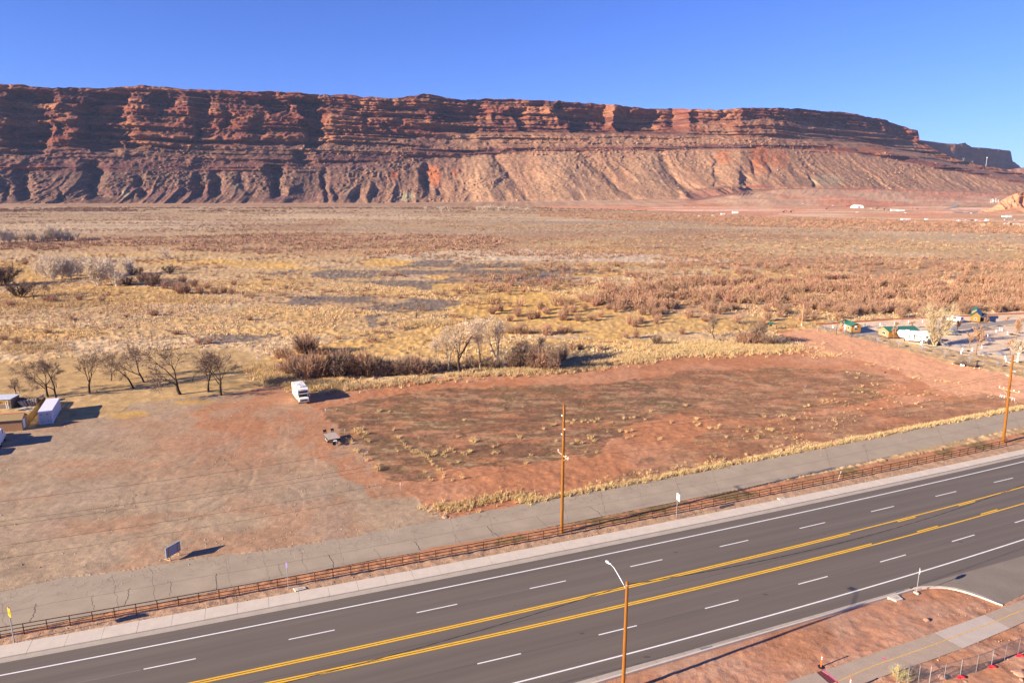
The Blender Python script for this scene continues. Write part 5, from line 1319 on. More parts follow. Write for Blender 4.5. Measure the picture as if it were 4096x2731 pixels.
# cabin A: gable end towards the camera
t, w_, dp, he, hr = cabin(cpk(300, 432), cpk(458, 430), cpk(125, 362), 1230 + 300 * .24235, 1230 + 262 * .24235, 'green-roofed cabin with a red porch stair, leftmost in the caravan park')
def gabled(t, w_, dp, he, hr, ov_=.35, skirt=.45, gy=0):
    m = MB(); m.box(.02, .02, 0, w_ - .02, dp - .02, skirt); m.build('skirt', M_skirt, t)
    m = MB(); m.extr([(0, skirt), (w_, skirt), (w_, he), (w_ / 2, hr), (0, he)], 'y', 0, dp); wl_ = m.build('wall', [M_log, M_log2], t)
    wl_.data.polygons.foreach_set('material_index', [0, 0, 0, 0, 0, 0, 1]); 
    k = (hr - he) / (w_ / 2); m = MB()
    m.extr([(-ov_, he - k * ov_ + .02), (w_ / 2, hr + .02), (w_ / 2, hr + .14), (-ov_, he - k * ov_ + .14)], 'y', -ov_, dp + ov_)
    m.extr([(w_ + ov_, he - k * ov_ + .02), (w_ + ov_, he - k * ov_ + .14), (w_ / 2, hr + .141), (w_ / 2, hr + .021)], 'y', -ov_, dp + ov_)
    return m.build('roof', M_grn, t)
rf = gabled(t, w_, dp, he, hr)
window(t, (w_ * .32, 0, he * .42), (1, 0, 0), w_ * .36, he * .3, (0, -1, 0))
m = MB(); m.box(w_ * .34, -.3, he * .86, w_ * .54, 0, he * 1.0); m.build('air_conditioner', M_wh, t)
# porch dormer and stair on the long left wall
m = MB(); py = dp * .52; m.extr([(py - 1.0, he - .1), (py, he + .75), (py + 1.0, he - .1), (py + .85, he - .1), (py, he + .6), (py - .85, he - .1)], 'x', -.55, w_ * .45); m.build('porch_gable', M_trim, rf)
m = MB(); m.extr([(py - 1.1, he - .1), (py, he + .85), (py, he + .76), (py - 1.0, he - .12)], 'x', -.6, w_ * .5); m.extr([(py + 1.1, he - .1), (py + 1.0, he - .12), (py, he + .761), (py, he + .851)], 'x', -.6, w_ * .5); m.build('porch_roof', M_grn, rf)
m = MB(); m.box(-.03, py - .45, .5, 0, py + .45, he - .2); m.build('door', M_wh, t)
window(t, (0, py - 1.5, he * .45), (0, -1, 0), .7, .8, (-1, 0, 0)); window(t, (0, py + 2.0, he * .45), (0, -1, 0), .7, .8, (-1, 0, 0))
m = MB(); m.box(-1.3, py - .8, .38, -.02, py + .8, .48)
for k in range(3): m.box(-1.3 - .3 * (k + 1), py - .5, .38 - .12 * (k + 1), -1.3 - .3 * k, py + .5, .46 - .12 * (k + 1))
for y in (py - .8, py + .78):
    m.box(-1.3, y, 1.25, -.05, y + .05, 1.33)
    for k in range(7): m.box(-1.28 + k * .2, y, .45, -1.24 + k * .2, y + .04, 1.3)
m.build('porch', M_deckw, t)
# cabin B: long side towards the camera, behind the fifth-wheel
A, Bq, Dq = cpk(915, 517), cpk(1395, 503), cpk(855, 492)
xv = (Bq - A); Lc = xv.length; xv.normalize(); yv = Vector((-xv.y, xv.x, 0)); dpt = 4.4
he = hgt(A, 1230 + 388 * .24235); hr = hgt(A + yv * dpt / 2, 1230 + 320 * .24235)
t = thing('cabin', 'long green-roofed cabin half hidden behind the white fifth-wheel trailer', 'cabin', A, ang(xv), 'green-roofed cabins of the caravan park')
m = MB(); m.box(.02, .02, 0, Lc - .02, dpt - .02, .45); m.build('skirt', M_skirt, t)
m = MB(); m.extr([(0, .45), (dpt, .45), (dpt, he), (dpt / 2, hr), (0, he)], 'x', 0, Lc); wl_ = m.build('wall', [M_log, M_log2], t); wl_.data.polygons.foreach_set('material_index', [1, 1, 0, 0, 0, 0, 0])
k = (hr - he) / (dpt / 2); m = MB(); o_ = .4
m.extr([(-o_, he - k * o_ + .02), (dpt / 2, hr + .02), (dpt / 2, hr + .14), (-o_, he - k * o_ + .14)], 'x', -o_, Lc + o_); m.extr([(dpt + o_, he - k * o_ + .02), (dpt + o_, he - k * o_ + .14), (dpt / 2, hr + .141), (dpt / 2, hr + .021)], 'x', -o_, Lc + o_); m.build('roof', M_grn, t)
window(t, (0, dpt * .62, he * .45), (0, -1, 0), dpt * .3, he * .3, (-1, 0, 0)); window(t, (Lc * .35, 0, he * .45), (1, 0, 0), .9, .8, (0, -1, 0))
# cabin C: far cabin with a raised dormer
t, w_, dp, he, hr = cabin(cpk2(1203, 566), cpk2(1402, 584), cpk2(1105, 470), 1180 + 425 * .19133, 1180 + 358 * .19133, 'green-roofed cabin with a raised dormer, beside the white travel trailer')
dp = max(dp, 5.5); rf = gabled(t, w_, dp, he, hr)
window(t, (w_ * .38, 0, he * .45), (1, 0, 0), w_ * .24, he * .25, (0, -1, 0))
m = MB(); y0 = dp * .35; y1 = dp * .95; m.extr([(.1, he + .1), (w_ / 2, hr - .05), (w_ / 2, hr + .75), (.1, he + .95)], 'y', y0, y1); dm = m.build('dormer', M_log2, t)
m = MB(); m.extr([(-.3, he + .93), (w_ / 2 + .1, hr + .75), (w_ / 2 + .1, hr + .87), (-.3, he + 1.05)], 'y', y0 - .3, y1 + .3); m.build('dormer_roof', M_grn, dm)
window(dm, (.1, y0 + 1.3, he + .3), (0, -1, 0), .9, .5, (-1, 0, 0))
m = MB(); m.box(-.03, dp * .4, .5, 0, dp * .4 + .9, he - .3); m.build('door', M_wh, t); window(t, (0, dp * .8, he * .45), (0, -1, 0), .8, .8, (-1, 0, 0))
m = MB()
for y in (.2, dp * .5, dp - .2): m.box(w_ + 1.1, y, 0, w_ + 1.2, y + .1, he - .4)
m.box(w_, 0, .3, w_ + 1.3, dp, .42); m.extr([(w_ + .2, he - .15), (w_ + 1.6, he - .45), (w_ + 1.6, he - .36), (w_ + .2, he - .06)], 'y', -.2, dp + .2); m.build('porch', M_brd2, t)
# fifth-wheel trailer, side on
A, Bq = cpk(1205, 572), cpk(1610, 596)
xv = (Bq - A).normalized(); Lq = (Bq - A).length; H = hgt(A, 1230 + 395 * .24235); zb = .55
t = thing('fifth_wheel_trailer', 'long white fifth-wheel trailer with slide-outs beside the green-roofed cabin', 'caravan', A, ang(xv))
nose = Lq * .30
m = MB(); m.extr([(0, zb), (Lq, zb), (Lq, H - .1), (Lq - .15, H), (-nose + .5, H + .05), (-nose + .1, H - .25), (-nose - .1, H - .9), (-nose + .35, 1.35), (-.1, 1.25)], 'y', 0, 2.4); bd = m.build('body', M_wh, t, bevel=.06)
for (x0, x1, z0, z1) in ((Lq * .06, Lq * .30, .7, H - .6), (Lq * .46, Lq * .95, .7, H - .55)):
    m = MB(); m.box(x0, -.45, z0 + .25, x1, 0, z1); so_ = m.build('slide_out', M_wh, t, bevel=.04)
    for q in ((.1, .3, .45, .72), (.4, .55, .45, .72)) if x0 < 1 else ((.08, .14, .42, .62), (.17, .25, .42, .62), (.66, .86, .42, .8)):
        m = MB(); m.box(x0 + (x1 - x0) * q[0], -.47, z0 + .25 + (z1 - z0) * q[2] * .8, x0 + (x1 - x0) * q[1], -.445, z0 + .25 + (z1 - z0) * q[3] * .85); m.build('window', M_glass, so_)
for x in (.33, .4): m = MB(); m.box(Lq * x, -.02, H - 1.25, Lq * x + .3, .0, H - .8); m.build('window', M_glass, t)
m = MB(); m.box(-nose + .3, -.012, H - 1.15, -nose + .7, .0, H - .9); m.build('badge', M_red, t)
m = MB()
for (x, l_) in ((Lq * .12, 1.0), (Lq * .55, 1.3), (Lq * .75, 1.4)): m.add([(x, -.475, 1.15), (x + l_ * .5, -.475, 1.38), (x + l_, -.475, 1.3), (x + l_ * .55, -.475, 1.22)], [(0, 1, 2, 3)])
m.build('swoosh_decal', pmat('navy', (.04, .05, .11)), t)
for x in (-nose + .2 + nose * .9, Lq * .72): m = MB(); m.box(x, .8, H, x + .9, 1.6, H + .3); m.build('air_conditioner', M_wh, t, bevel=.08)
for x in (Lq * .62, Lq * .75):
    for y in (.1, 2.3): m = MB(); m.disc((x, y, .38), .38, 'y', .22, 16); wq = m.build('wheel', M_tyre, t); m = MB(); m.disc((x, y, .38), .2, 'y', .24, 12); m.build('rim', M_rim, wq)
for x in (-.2, .0): m = MB(); m.box(x, .3 + 1.6 * (x + .2) * 5, 0, x + .1, .4 + 1.6 * (x + .2) * 5, 1.3); m.build('landing_leg', M_blk, t)
# travel trailer in front of the far cabin, seen from its rear corner
A, Bq = cpk2(985, 600), cpk2(1115, 598)
xv = Vector((1, .05, 0)).normalized(); H = hgt(A, 1180 + 470 * .19133); 
t = thing('travel_trailer', 'short white travel trailer beside the cabin with the raised dormer', 'caravan', A, ang(xv)); W_ = max(1.9, (Bq - A).length); Lt = 5.8
m = MB(); m.extr([(.0, .5), (Lt, .5), (Lt, H - .3), (Lt - .3, H), (.2, H), (0, H - .2)], 'y', -.01, 2.2); 
m.xform(Matrix.Rotation(math.radians(118), 4, 'Z') @ Matrix.Translation((0, -2.2, 0))); m.build('body', M_wh, t, bevel=.06)
Mx = Matrix.Rotation(math.radians(118), 4, 'Z') @ Matrix.Translation((0, -2.2, 0))
for (nm, bx, mm) in (('window', (1.2, 2.19, 1.5, 2.2, 2.22, 2.0), M_glass), ('window', (3.4, 2.19, 1.5, 4.4, 2.22, 2.0), M_glass), ('window', (-.03, .6, 1.5, .0, 1.5, 2.0), M_glass), ('stripe', (.2, 2.19, .95, Lt - .2, 2.215, 1.05), M_bk), ('air_conditioner', (2.4, .7, H, 3.2, 1.4, H + .25), M_wh)):
    m = MB(); m.box(*bx); m.xform(Mx); m.build(nm, mm, t)
for x in (2.6, 3.4):
    for y in (.05, 2.1): m = MB(); m.disc((x, y, .34), .34, 'y', .2, 14); m.xform(Mx); m.build('wheel', M_tyre, t)
# black off-road car
def car(name, P, rz, label, body, L_=4.2, W_=1.8, H_=1.75, style='suv', parts=True, group=None, cat='car'):
    t = thing(name, label, cat, P, rz, group)
    prof = {'suv': [(0, .45), (L_, .45), (L_, .95), (L_ * .74, 1.05), (L_ * .66, H_), (.15, H_), (0, 1.0)],
            'car': [(0, .32), (L_, .32), (L_, .7), (L_ * .72, .9), (L_ * .58, H_), (L_ * .2, H_), (L_ * .04, .95), (0, .85)],
            'truck': [(0, .5), (L_, .5), (L_, 1.0), (L_ * .8, 1.12), (L_ * .7, H_), (L_ * .45, H_), (L_ * .42, 1.1), (0, 1.1)]}[style]
    m = MB(); m.extr(prof, 'y', -W_ / 2, W_ / 2); m.build('body', body, t, bevel=.07 if parts else 0)
    for x in (L_ * .18, L_ * .80):
        for s in (-1, 1):
            m = MB(); m.disc((x, s * (W_ / 2 - .08), .38), .38, 'y', .24, 14 if parts else 8); wq = m.build('wheel', M_tyre, t)
            if parts: m = MB(); m.disc((x, s * (W_ / 2 - .08), .38), .2, 'y', .26, 10); m.build('rim', M_rim, wq)
    a = {'suv': (.2, .64, 1.1), 'car': (.22, .56, .95), 'truck': (.46, .69, 1.15)}[style]
    for s in (-1, 1): m = MB(); m.box(L_ * a[0] + .1, s * W_ / 2 - .012, a[2], L_ * a[1] - .05, s * W_ / 2 + .012, H_ - .12); m.build('window', M_glass, t)
    if parts: 
        m = MB(); m.disc((-.1, 0, .95), .36, 'x', .22, 14); m.build('spare_wheel', M_tyre, t)
        for s in (-1, 1): m = MB(); m.box(L_ * .74, s * (W_ / 2 - .1) - .16, .8, L_ + .04, s * (W_ / 2 - .1) + .16, .92); m.build('fender', M_blk, t)
    return t
P = cpk2(345, 1050); car('off_road_car', P, ang(cpk2(575, 1040) - P), 'black off-road car parked behind the white fifth-wheel trailer', pmat('black_paint', (.035, .037, .045), rough=.3, var=.05, spec=.5), L_=(cpk2(575, 1040) - P).length + .2)
# utility trailer with three cones
P0, P1 = cpk2(845, 1460), cpk2(1390, 1540); xv = (P1 - P0).normalized(); L_ = (P1 - P0).length
t = thing('utility_trailer', 'long black car-hauling trailer with white wheels on the dirt, right', 'trailer', P0, ang(xv))
m = MB()
for k in range(10): m.box(.1, .05 + k * .19, .52, L_ * .86, .22 + k * .19, .57)
m.build('deck', pmat('brown_planks', (.30, .17, .09), var=.3, scale=2), t)
m = MB(); m.box(0, -.05, .40, L_ * .88, .04, .58); m.box(0, 1.96, .40, L_ * .88, 2.05, .58); m.box(L_ * .86, 0, .4, L_ * .88, 2.0, .6)
for k in range(5): m.box(L_ * (.62 + .06 * k), 1.97, .58, L_ * (.62 + .06 * k) + .05, 2.02, 1.15); m.box(L_ * .87, .1 + .42 * k, .6, L_ * .88, .16 + .42 * k, 1.3)
m.box(L_ * .62, 1.97, 1.1, L_ * .88, 2.02, 1.16); m.box(L_ * .87, .1, 1.25, L_ * .88, 1.9, 1.32); m.beam((L_ * .87, .3, .5), (L_ * 1.0, 1.0, .5), .1, .1); m.beam((L_ * .87, 1.7, .5), (L_ * 1.0, 1.0, .5), .1, .1); m.build('frame', M_frm, t)
for y in (-.2, 2.2):
    m = MB(); m.extr([(L_ * .26, .62), (L_ * .29, .9), (L_ * .44, .9), (L_ * .47, .62), (L_ * .45, .62), (L_ * .43, .84), (L_ * .30, .84), (L_ * .28, .62)], 'y', y - .13, y + .13); m.build('fender', M_frm, t)
    for x in (L_ * .32, L_ * .41): m = MB(); m.disc((x, y, .36), .36, 'y', .2, 16); wq = m.build('wheel', M_tyre, t); m = MB(); m.disc((x, y, .36), .23, 'y', .22, 12); m.build('rim', M_wh, wq)
cone0 = None
for (x, y, lab) in ((835, 1465, 'orange cone at the rear of the black utility trailer'), (1285, 1555, 'orange and white cone near the front corner of the black trailer'), (1393, 1556, 'orange and white cone at the hitch of the black trailer')):
    P = cpk2(x, y); t = thing('traffic_cone', lab, 'traffic cone', P, 0, 'orange traffic cones')
    m = MB(); m.box(-.2, -.2, 0, .2, .2, .04); m.lathe([(.15, .04), (.03, .72)], 12); m.build('cone', M_org, t)
    m = MB(); m.lathe([(.112, .26), (.08, .44)], 12); m.build('band', M_wh, t)
P = clot(185, 280); t = thing('traffic_cone', 'lone orange cone on the dry meadow left of the thicket', 'traffic cone', P, 0, 'orange traffic cones'); m = MB(); m.box(-.2, -.2, 0, .2, .2, .04); m.lathe([(.16, .04), (.03, .8)], 12); m.build('cone', M_org, t); m = MB(); m.lathe([(.12, .28), (.085, .46)], 12); m.build('band', M_wh, t)
# the park's chain-link fence with small grey plates
fl_ = [cpark(*v) for v in [(60, 530), (200, 560), (330, 590), (470, 625), (560, 650), (820, 708), (1040, 757), (1275, 808), (1522, 862), (1780, 916), (2065, 966), (2352, 1016), (2800, 1090)]]
pts = []
for a, b_ in zip(fl_[:-1], fl_[1:]):
    n = max(1, round((b_ - a).length / 3.2)); pts += [a.lerp(b_, k / n) for k in range(n)]
pts.append(fl_[-1]); o_ = pts[0]
t = thing('wire_fence', 'grey wire fence with small square plates along the caravan park', 'fence', o_)
for p in pts: m = MB(); m.tube([p - o_, p - o_ + Vector((0, 0, 1.5))], .03, 5); m.build('post', M_steel, t)
m = MB()
for a, b_ in zip(pts[:-1], pts[1:]):
    for z in (.1, .35, .6, .85, 1.1, 1.48): m.beam(a - o_ + Vector((0, 0, z)), b_ - o_ + Vector((0, 0, z)), .012 if z < 1.4 else .035, .012 if z < 1.4 else .035)
m.build('wires', M_link, t)
M_pl = pmat('grey_plate', (.16, .15, .18), var=.1)
for (x, y) in ((820, 708), (1040, 757), (1275, 808), (1522, 862), (1780, 916), (2065, 966), (470, 625)):
    P = cpark(x, y); d_ = (fl_[7] - fl_[6]).normalized(); m = MB(); c_ = P - o_ + Vector((0, 0, 1.0)); n_v = Vector((d_.y, -d_.x, 0)) * .05
    m.add([c_ - d_ * .45 + n_v, c_ + d_ * .45 + n_v, c_ + d_ * .45 + n_v + up * .6, c_ - d_ * .45 + n_v + up * .6, c_ - d_ * .45, c_ + d_ * .45, c_ + d_ * .45 + up * .6, c_ - d_ * .45 + up * .6], [(0, 1, 2, 3), (7, 6, 5, 4), (0, 4, 5, 1), (1, 5, 6, 2), (2, 6, 7, 3), (3, 7, 4, 0)]); m.build('plate', M_pl, t)
# back fence of the park
P = [cpk(430, 240), cpk(530, 228), cpk(625, 222), cpk(810, 210), cpk(1000, 196), cpk(1250, 180), cpk(1480, 168)]
t = thing('wire_fence', 'sparse post and wire fence behind the caravan park edging', 'fence', P[0])
for p in P: m = MB(); m.tube([p - P[0], p - P[0] + Vector((0, 0, 1.9))], .05, 5); m.build('post', M_steel, t)
m = MB()
for a, b_ in zip(P[:-1], P[1:]):
    for z in (.5, 1.1, 1.8): m.beam(a - P[0] + Vector((0, 0, z)), b_ - P[0] + Vector((0, 0, z)), .02, .02)
m.build('wires', M_link, t)
# service pedestals
ped0 = None
for (cm, x, y) in [(cpk2, 210, 575), (cpk2, 1868, 752), (cpk2, 1748, 782), (cpk2, 1822, 742), (cpk2, 1987, 830), (cpk2, 1572, 878), (cpk2, 1410, 892), (cpk2, 1445, 1117), (cpk2, 1045, 1170), (cpk2, 1015, 1225), (cpk2, 1248, 1170), (cpk2, 1933, 1340), (cpk2, 1950, 1402), (cpk2, 205, 1010), (cpk2, 178, 1052), (cpk, 530, 312), (cpk, 785, 298), (cpk, 817, 340), (cpk, 1023, 285), (cpk, 1255, 262), (cpk, 1487, 250), (cpk, 8, 342), (cgt, 1903, 408), (cgt, 1085, 360)]:
    P = cm(x, y)
    if ped0 is None:
        ped0 = thing('service_pedestal', 'white hook-up pedestal on the pale gravel of the caravan park', 'pedestal', P, 0, 'hook-up pedestals of the caravan park')
        m = MB(); m.box(-.13, -.1, 0, .13, .1, .95); m.build('post', M_wh, ped0, bevel=.03); m = MB(); m.box(-.12, -.135, .62, .12, -.121, .95); m.build('outlet_panel', M_bk, ped0)
    else: copy_tree(ped0, P)
# picnic tables
tb0 = None
for (x, y, lab) in [(1490, 1248, 'picnic table near the fence, below the middle tree of the caravan park'), (1850, 1256, 'picnic table near the fence, left of the wooden pole'), (980, 1088, 'picnic table on the strip right of the black car'), (650, 1064, 'picnic table beside the black car'), (1560, 972, 'picnic table in the middle of the caravan park'), (850, 760, 'upper picnic table behind the white caravans tree'), (890, 838, 'picnic table below another, behind the big pale tree'), (2190, 800, 'picnic table under the trees at the right edge')]:
    P = cpk2(x, y)
    if tb0 is None:
        tb0 = thing('picnic_table', lab, 'picnic table', P, .15, 'picnic tables of the caravan park')
        M_tb = pmat('grey_blue_metal', (.26, .29, .38), rough=.5, var=.1)
        m = MB(); m.box(-1.0, -.38, .72, 1.0, .38, .77); m.build('tabletop', M_tb, tb0)
        for s in (-1, 1): m = MB(); m.box(-1.0, s * .72 - .13, .43, 1.0, s * .72 + .13, .47); m.build('bench', M_tb, tb0)
        for x_ in (-.7, .7): m = MB(); m.tube([(x_, -.85, .02), (x_, -.3, .72)], .03, 6); m.tube([(x_, .85, .02), (x_, .3, .72)], .03, 6); m.beam((x_, -.8, .42), (x_, .8, .42), .05, .05); m.build('leg', M_tb, tb0)
    else: copy_tree(tb0, P, .15, label=lab)
P = cpk2(1160, 1242); t = thing('barbecue_grill', 'small black barbecue grill on a post near the park fence', 'grill', P); m = MB(); m.tube([(0, 0, 0), (0, 0, .85)], .04, 6); m.build('post', M_blk, t); m = MB(); m.box(-.3, -.2, .85, .3, .2, 1.1); m.build('firebox', M_blk, t)
# kiosk, gate, posts and the slim pole at the park's entrance
P = cgt(268, 440); t = thing('notice_kiosk', 'notice board under a little green roof on two posts', 'notice board', P, .1)
h_ = hgt(P, 1250 + 255 * .15306)
for x in (-.5, .5): m = MB(); m.box(x - .05, -.05, 0, x + .05, .05, h_ - .3); m.build('post', M_arm, t)
m = MB(); m.box(-.45, -.03, h_ * .42, .45, .03, h_ * .82); m.build('board', M_skirt, t)
m = MB(); m.extr([(-.6, h_ - .5), (.1, h_), (.1, h_ + .06), (-.6, h_ - .44)], 'x', -.8, .8); m.extr([(.8, h_ - .5), (.8, h_ - .44), (.1, h_ + .061), (.1, h_ + .001)], 'x', -.8, .8); m.build('roof', M_grn, t)
A, Bq = cgt(668, 420), cgt(935, 400); t = thing('field_gate', 'rust-brown tubular field gate at the edge of the yellow meadow', 'gate', A, ang(Bq - A)); L_ = (Bq - A).length
m = MB()
for z in (.25, .5, .75, 1.0, 1.3): m.tube([(0, 0, z), (L_, 0, z)], .035, 6)
for k in range(5): m.tube([(L_ * k / 4, 0, .2), (L_ * k / 4, 0, 1.35)], .035, 6)
m.build('gate_panel', pmat('rust_gate', (.30, .12, .06), var=.2), t)
for (x, y, yt, lab) in ((420, 440, 340, 'short brown wooden post left of the field gate'), (560, 440, 355, 'stout brown post of the wooden barrier by the gate'), (655, 420, 360, 'brown barrier post hinging the field gate'), (950, 385, 320, 'brown gate post at the right end of the field gate')):
    P = cgt(x, y); h_ = hgt(P, 1250 + yt * .15306); t = thing('gate_post', lab, 'post', P); m = MB(); m.tube([(0, 0, 0), (0, 0, h_)], .14, 8); m.build('post', M_skirt, t)
A, Bq = cgt(565, 392), cgt(655, 385); 
P = cgt(1090, 330); h_ = hgt(P, 715 * OV - 30); t = thing('utility_pole', 'slim weathered pole standing at the gate of the caravan park', 'utility pole', P); m = MB(); m.tube([(0, 0, 0), (0, 0, h_)], [.14, .10], 8); m.build('pole', M_arm, t)
for (cm, x, y, yt, lab) in ((cgt, 1990, 575, 470, 'brown wooden post at the corner of the caravan park fence'), (cpk, 310, 492, 372, 'brown wooden gate post in front of the leftmost cabin')):
    P = cm(x, y); h_ = 1.9; t = thing('wooden_post', lab, 'post', P); m = MB(); m.tube([(0, 0, 0), (0, 0, h_)], .12, 8); m.build('post', M_skirt, t)
P = cgt(1495, 490); t = thing('hydrant_post', 'pale orange stub post on the dirt by the park fence', 'post', P); m = MB(); m.lathe([(.1, 0), (.1, .75), (.05, .85)], 8); m.build('post', pmat('salmon', (.65, .33, .22)), t)
# small signs standing in the red field
for (cm, x, y, yt, y0, s_, col_, lab, w_) in ((cpark, 64, 1180, 1150, 1100, .38265, (.30, .34, .50), 'small blue and white sign on the red field', .55), (cpark, 898, 1046, 1010, 1100, .38265, (.10, .08, .16), 'small dark purple sign in the tall grass, right part of the field', .5), (clot, 268, 200, 160, 1350, .47826, (.6, .6, .6), 'small white sign post at the edge of the yellow meadow', .45), (clot, 840, 625, 592, 1350, .47826, (.6, .6, .6), 'tiny white marker post at the field corner by the motorhome', .2), (clot, 1467, 1272, 1208, 1350, .47826, (.66, .66, .66), 'white marker stake on the red dirt near the frontage road', .12), (clot, 1190, 985, 945, 1350, .47826, (.6, .6, .58), 'thin white stake in the weeds along the lot edge', .1), (clot, 1003, 800, 762, 1350, .47826, (.6, .6, .58), 'thin stake behind the flatbed trailer', .1)):
    P = cm(x, y); h_ = max(.5, hgt(P, y0 + yt * s_)); t = thing('field_sign', lab, 'sign', P, .2)
    m = MB(); m.tube([(0, 0, 0), (0, 0, h_)], .03, 5); m.build('post', M_steel, t); m = MB(); m.box(-w_ / 2, -.03, h_ * .55, w_ / 2, -.01, h_); m.build('plate', pmat('small_plate', col_), t)
# ------------------------------------------------------------------ bare trees
def ribbon_arrays(segs):
    """segs: list of (p0, p1, w0, w1) -> flat twig quads turned at random"""
    P0 = np.array([s[0] for s in segs]); P1 = np.array([s[1] for s in segs]); w0 = np.array([s[2] for s in segs])[:, None]; w1 = np.array([s[3] for s in segs])[:, None]
    rg = np.random.default_rng(len(segs))
    d = P1 - P0; q = rg.normal(size=d.shape); n = np.cross(d, q); n /= np.linalg.norm(n, axis=1, keepdims=True) + 1e-9
    V = np.stack([P0 - n * w0, P0 + n * w0, P1 + n * w1, P1 - n * w1], 1).reshape(-1, 3)
    F = np.arange(len(V)).reshape(-1, 4)
    return V, F

def grow(r, p, d, L, rad, lev, prm, tubes, twigs):
    ns = prm['ns'][lev]; mx = prm['levels']
    pts = [p.copy()]; rs = [rad]
    for k in range(ns):
        j = prm['jit'][lev]
        d = (d + Vector((r.uniform(-j, j), r.uniform(-j, j), r.uniform(-j, j) + prm['up'][lev]))).normalized()
        p = p + d * (L / ns); pts.append(p.copy()); rs.append(rad * (1 - (k + 1) / ns * prm['taper'][lev]))
        if lev < mx:
            t = (k + 1) / ns
            if t >= prm['start'][lev]:
                nch = prm['kids'][lev] if k < ns - 1 else prm['end'][lev]
                nch = int(nch) + (1 if r.random() < nch - int(nch) else 0)
                for c in range(nch):
                    a = prm['ang'][lev] * r.uniform(.6, 1.25); az = r.uniform(0, 2 * PI)
                    ref = Vector((0, 0, 1)) if abs(d.z) < .9 else Vector((1, 0, 0))
                    x = d.cross(ref).normalized(); y = d.cross(x)
                    cd = (d * math.cos(a) + (x * math.cos(az) + y * math.sin(az)) * math.sin(a)).normalized()
                    grow(r, p, cd, L * prm['ratio'][lev] * r.uniform(.7, 1.15) * (1.1 - .35 * t), rs[-1] * prm['rr'], lev + 1, prm, tubes, twigs)
    if lev <= prm['tube']: tubes.append((pts, rs, 7 if lev == 0 else 5 if lev == 1 else 4))
    else:
        for i in range(len(pts) - 1): twigs.append((pts[i], pts[i + 1], max(rs[i], prm['tw']), max(rs[i + 1], prm['tw'] * .6)))

STY = {
 'spread': dict(levels=4, tube=2, ns=[3, 4, 4, 3, 2], jit=[.18, .24, .28, .3, .3], up=[.05, .05, .03, .02, 0], taper=[.35, .6, .7, .7, .8], start=[.66, .4, .3, .3, 1], kids=[.6, 1.8, 2.6, 3.6, 0], end=[2.6, 2, 2.6, 3, 0], ang=[.62, .62, .65, .7, .7], ratio=[2.2, .70, .68, .62, .5], rr=.60, tw=.022),
 'tall': dict(levels=4, tube=2, ns=[4, 4, 4, 3, 2], jit=[.10, .16, .22, .25, .25], up=[.12, .14, .08, .05, 0], taper=[.4, .65, .7, .7, .8], start=[.5, .4, .3, .3, 1], kids=[.8, 1.6, 2.3, 3.2, 0], end=[2.4, 2, 2.4, 3, 0], ang=[.45, .5, .58, .6, .6], ratio=[1.7, .62, .66, .6, .5], rr=.6, tw=.026),
 'fan': dict(levels=3, tube=1, ns=[3, 4, 4, 3], jit=[.08, .12, .18, .2], up=[.1, .22, .16, .1], taper=[.4, .65, .75, .8], start=[.33, .2, .2, 1], kids=[2.4, 2.6, 3.0, 0], end=[3, 3, 3.5, 0], ang=[.55, .42, .42, .4], ratio=[1.5, .62, .55, .5], rr=.5, tw=.03),
 'young': dict(levels=3, tube=1, ns=[4, 4, 3, 2], jit=[.05, .14, .2, .2], up=[.1, .14, .08, 0], taper=[.6, .7, .7, .8], start=[.45, .2, .2, 1], kids=[2.4, 3.0, 3.6, 0], end=[3, 3, 3, 0], ang=[.62, .5, .5, .5], ratio=[.62, .55, .5, .5], rr=.5, tw=.036),
}
def tree_meshes(seed, style, H, trunk_r, bark, twigm, lean=0.0):
    """two meshes, unit-free in metres: tubes (trunk and limbs) and twigs (crown), scaled so the tree is H tall"""
    r = random.Random(seed); prm = STY[style]; tubes = []; twigs = []
    frac = {'spread': .20, 'tall': .30, 'fan': .28, 'young': .6}[style]
    grow(r, Vector((0, 0, -.1)), Vector((lean, r.uniform(-.1, .1), 1)).normalized(), H * frac, trunk_r, 0, prm, tubes, twigs)
    top = max(max(s[1].z for s in twigs), .1); k = H / top
    m = MB()
    for pts, rs, n in tubes: m.tube([q * k for q in pts], rs, n, cap=False)
    me = bpy.data.meshes.new('trunk'); me.from_pydata(m.v, [], m.f); me.materials.append(bark); me.polygons.foreach_set('use_smooth', [True] * len(me.polygons)); me.update()
    V, F = ribbon_arrays([(tuple(a * k), tuple(b * k), w0, w1) for a, b, w0, w1 in twigs])
    me2 = bpy.data.meshes.new('crown'); me2.from_pydata(V.tolist(), [], F.tolist()); me2.materials.append(twigm); me2.update()
    return me, me2, H
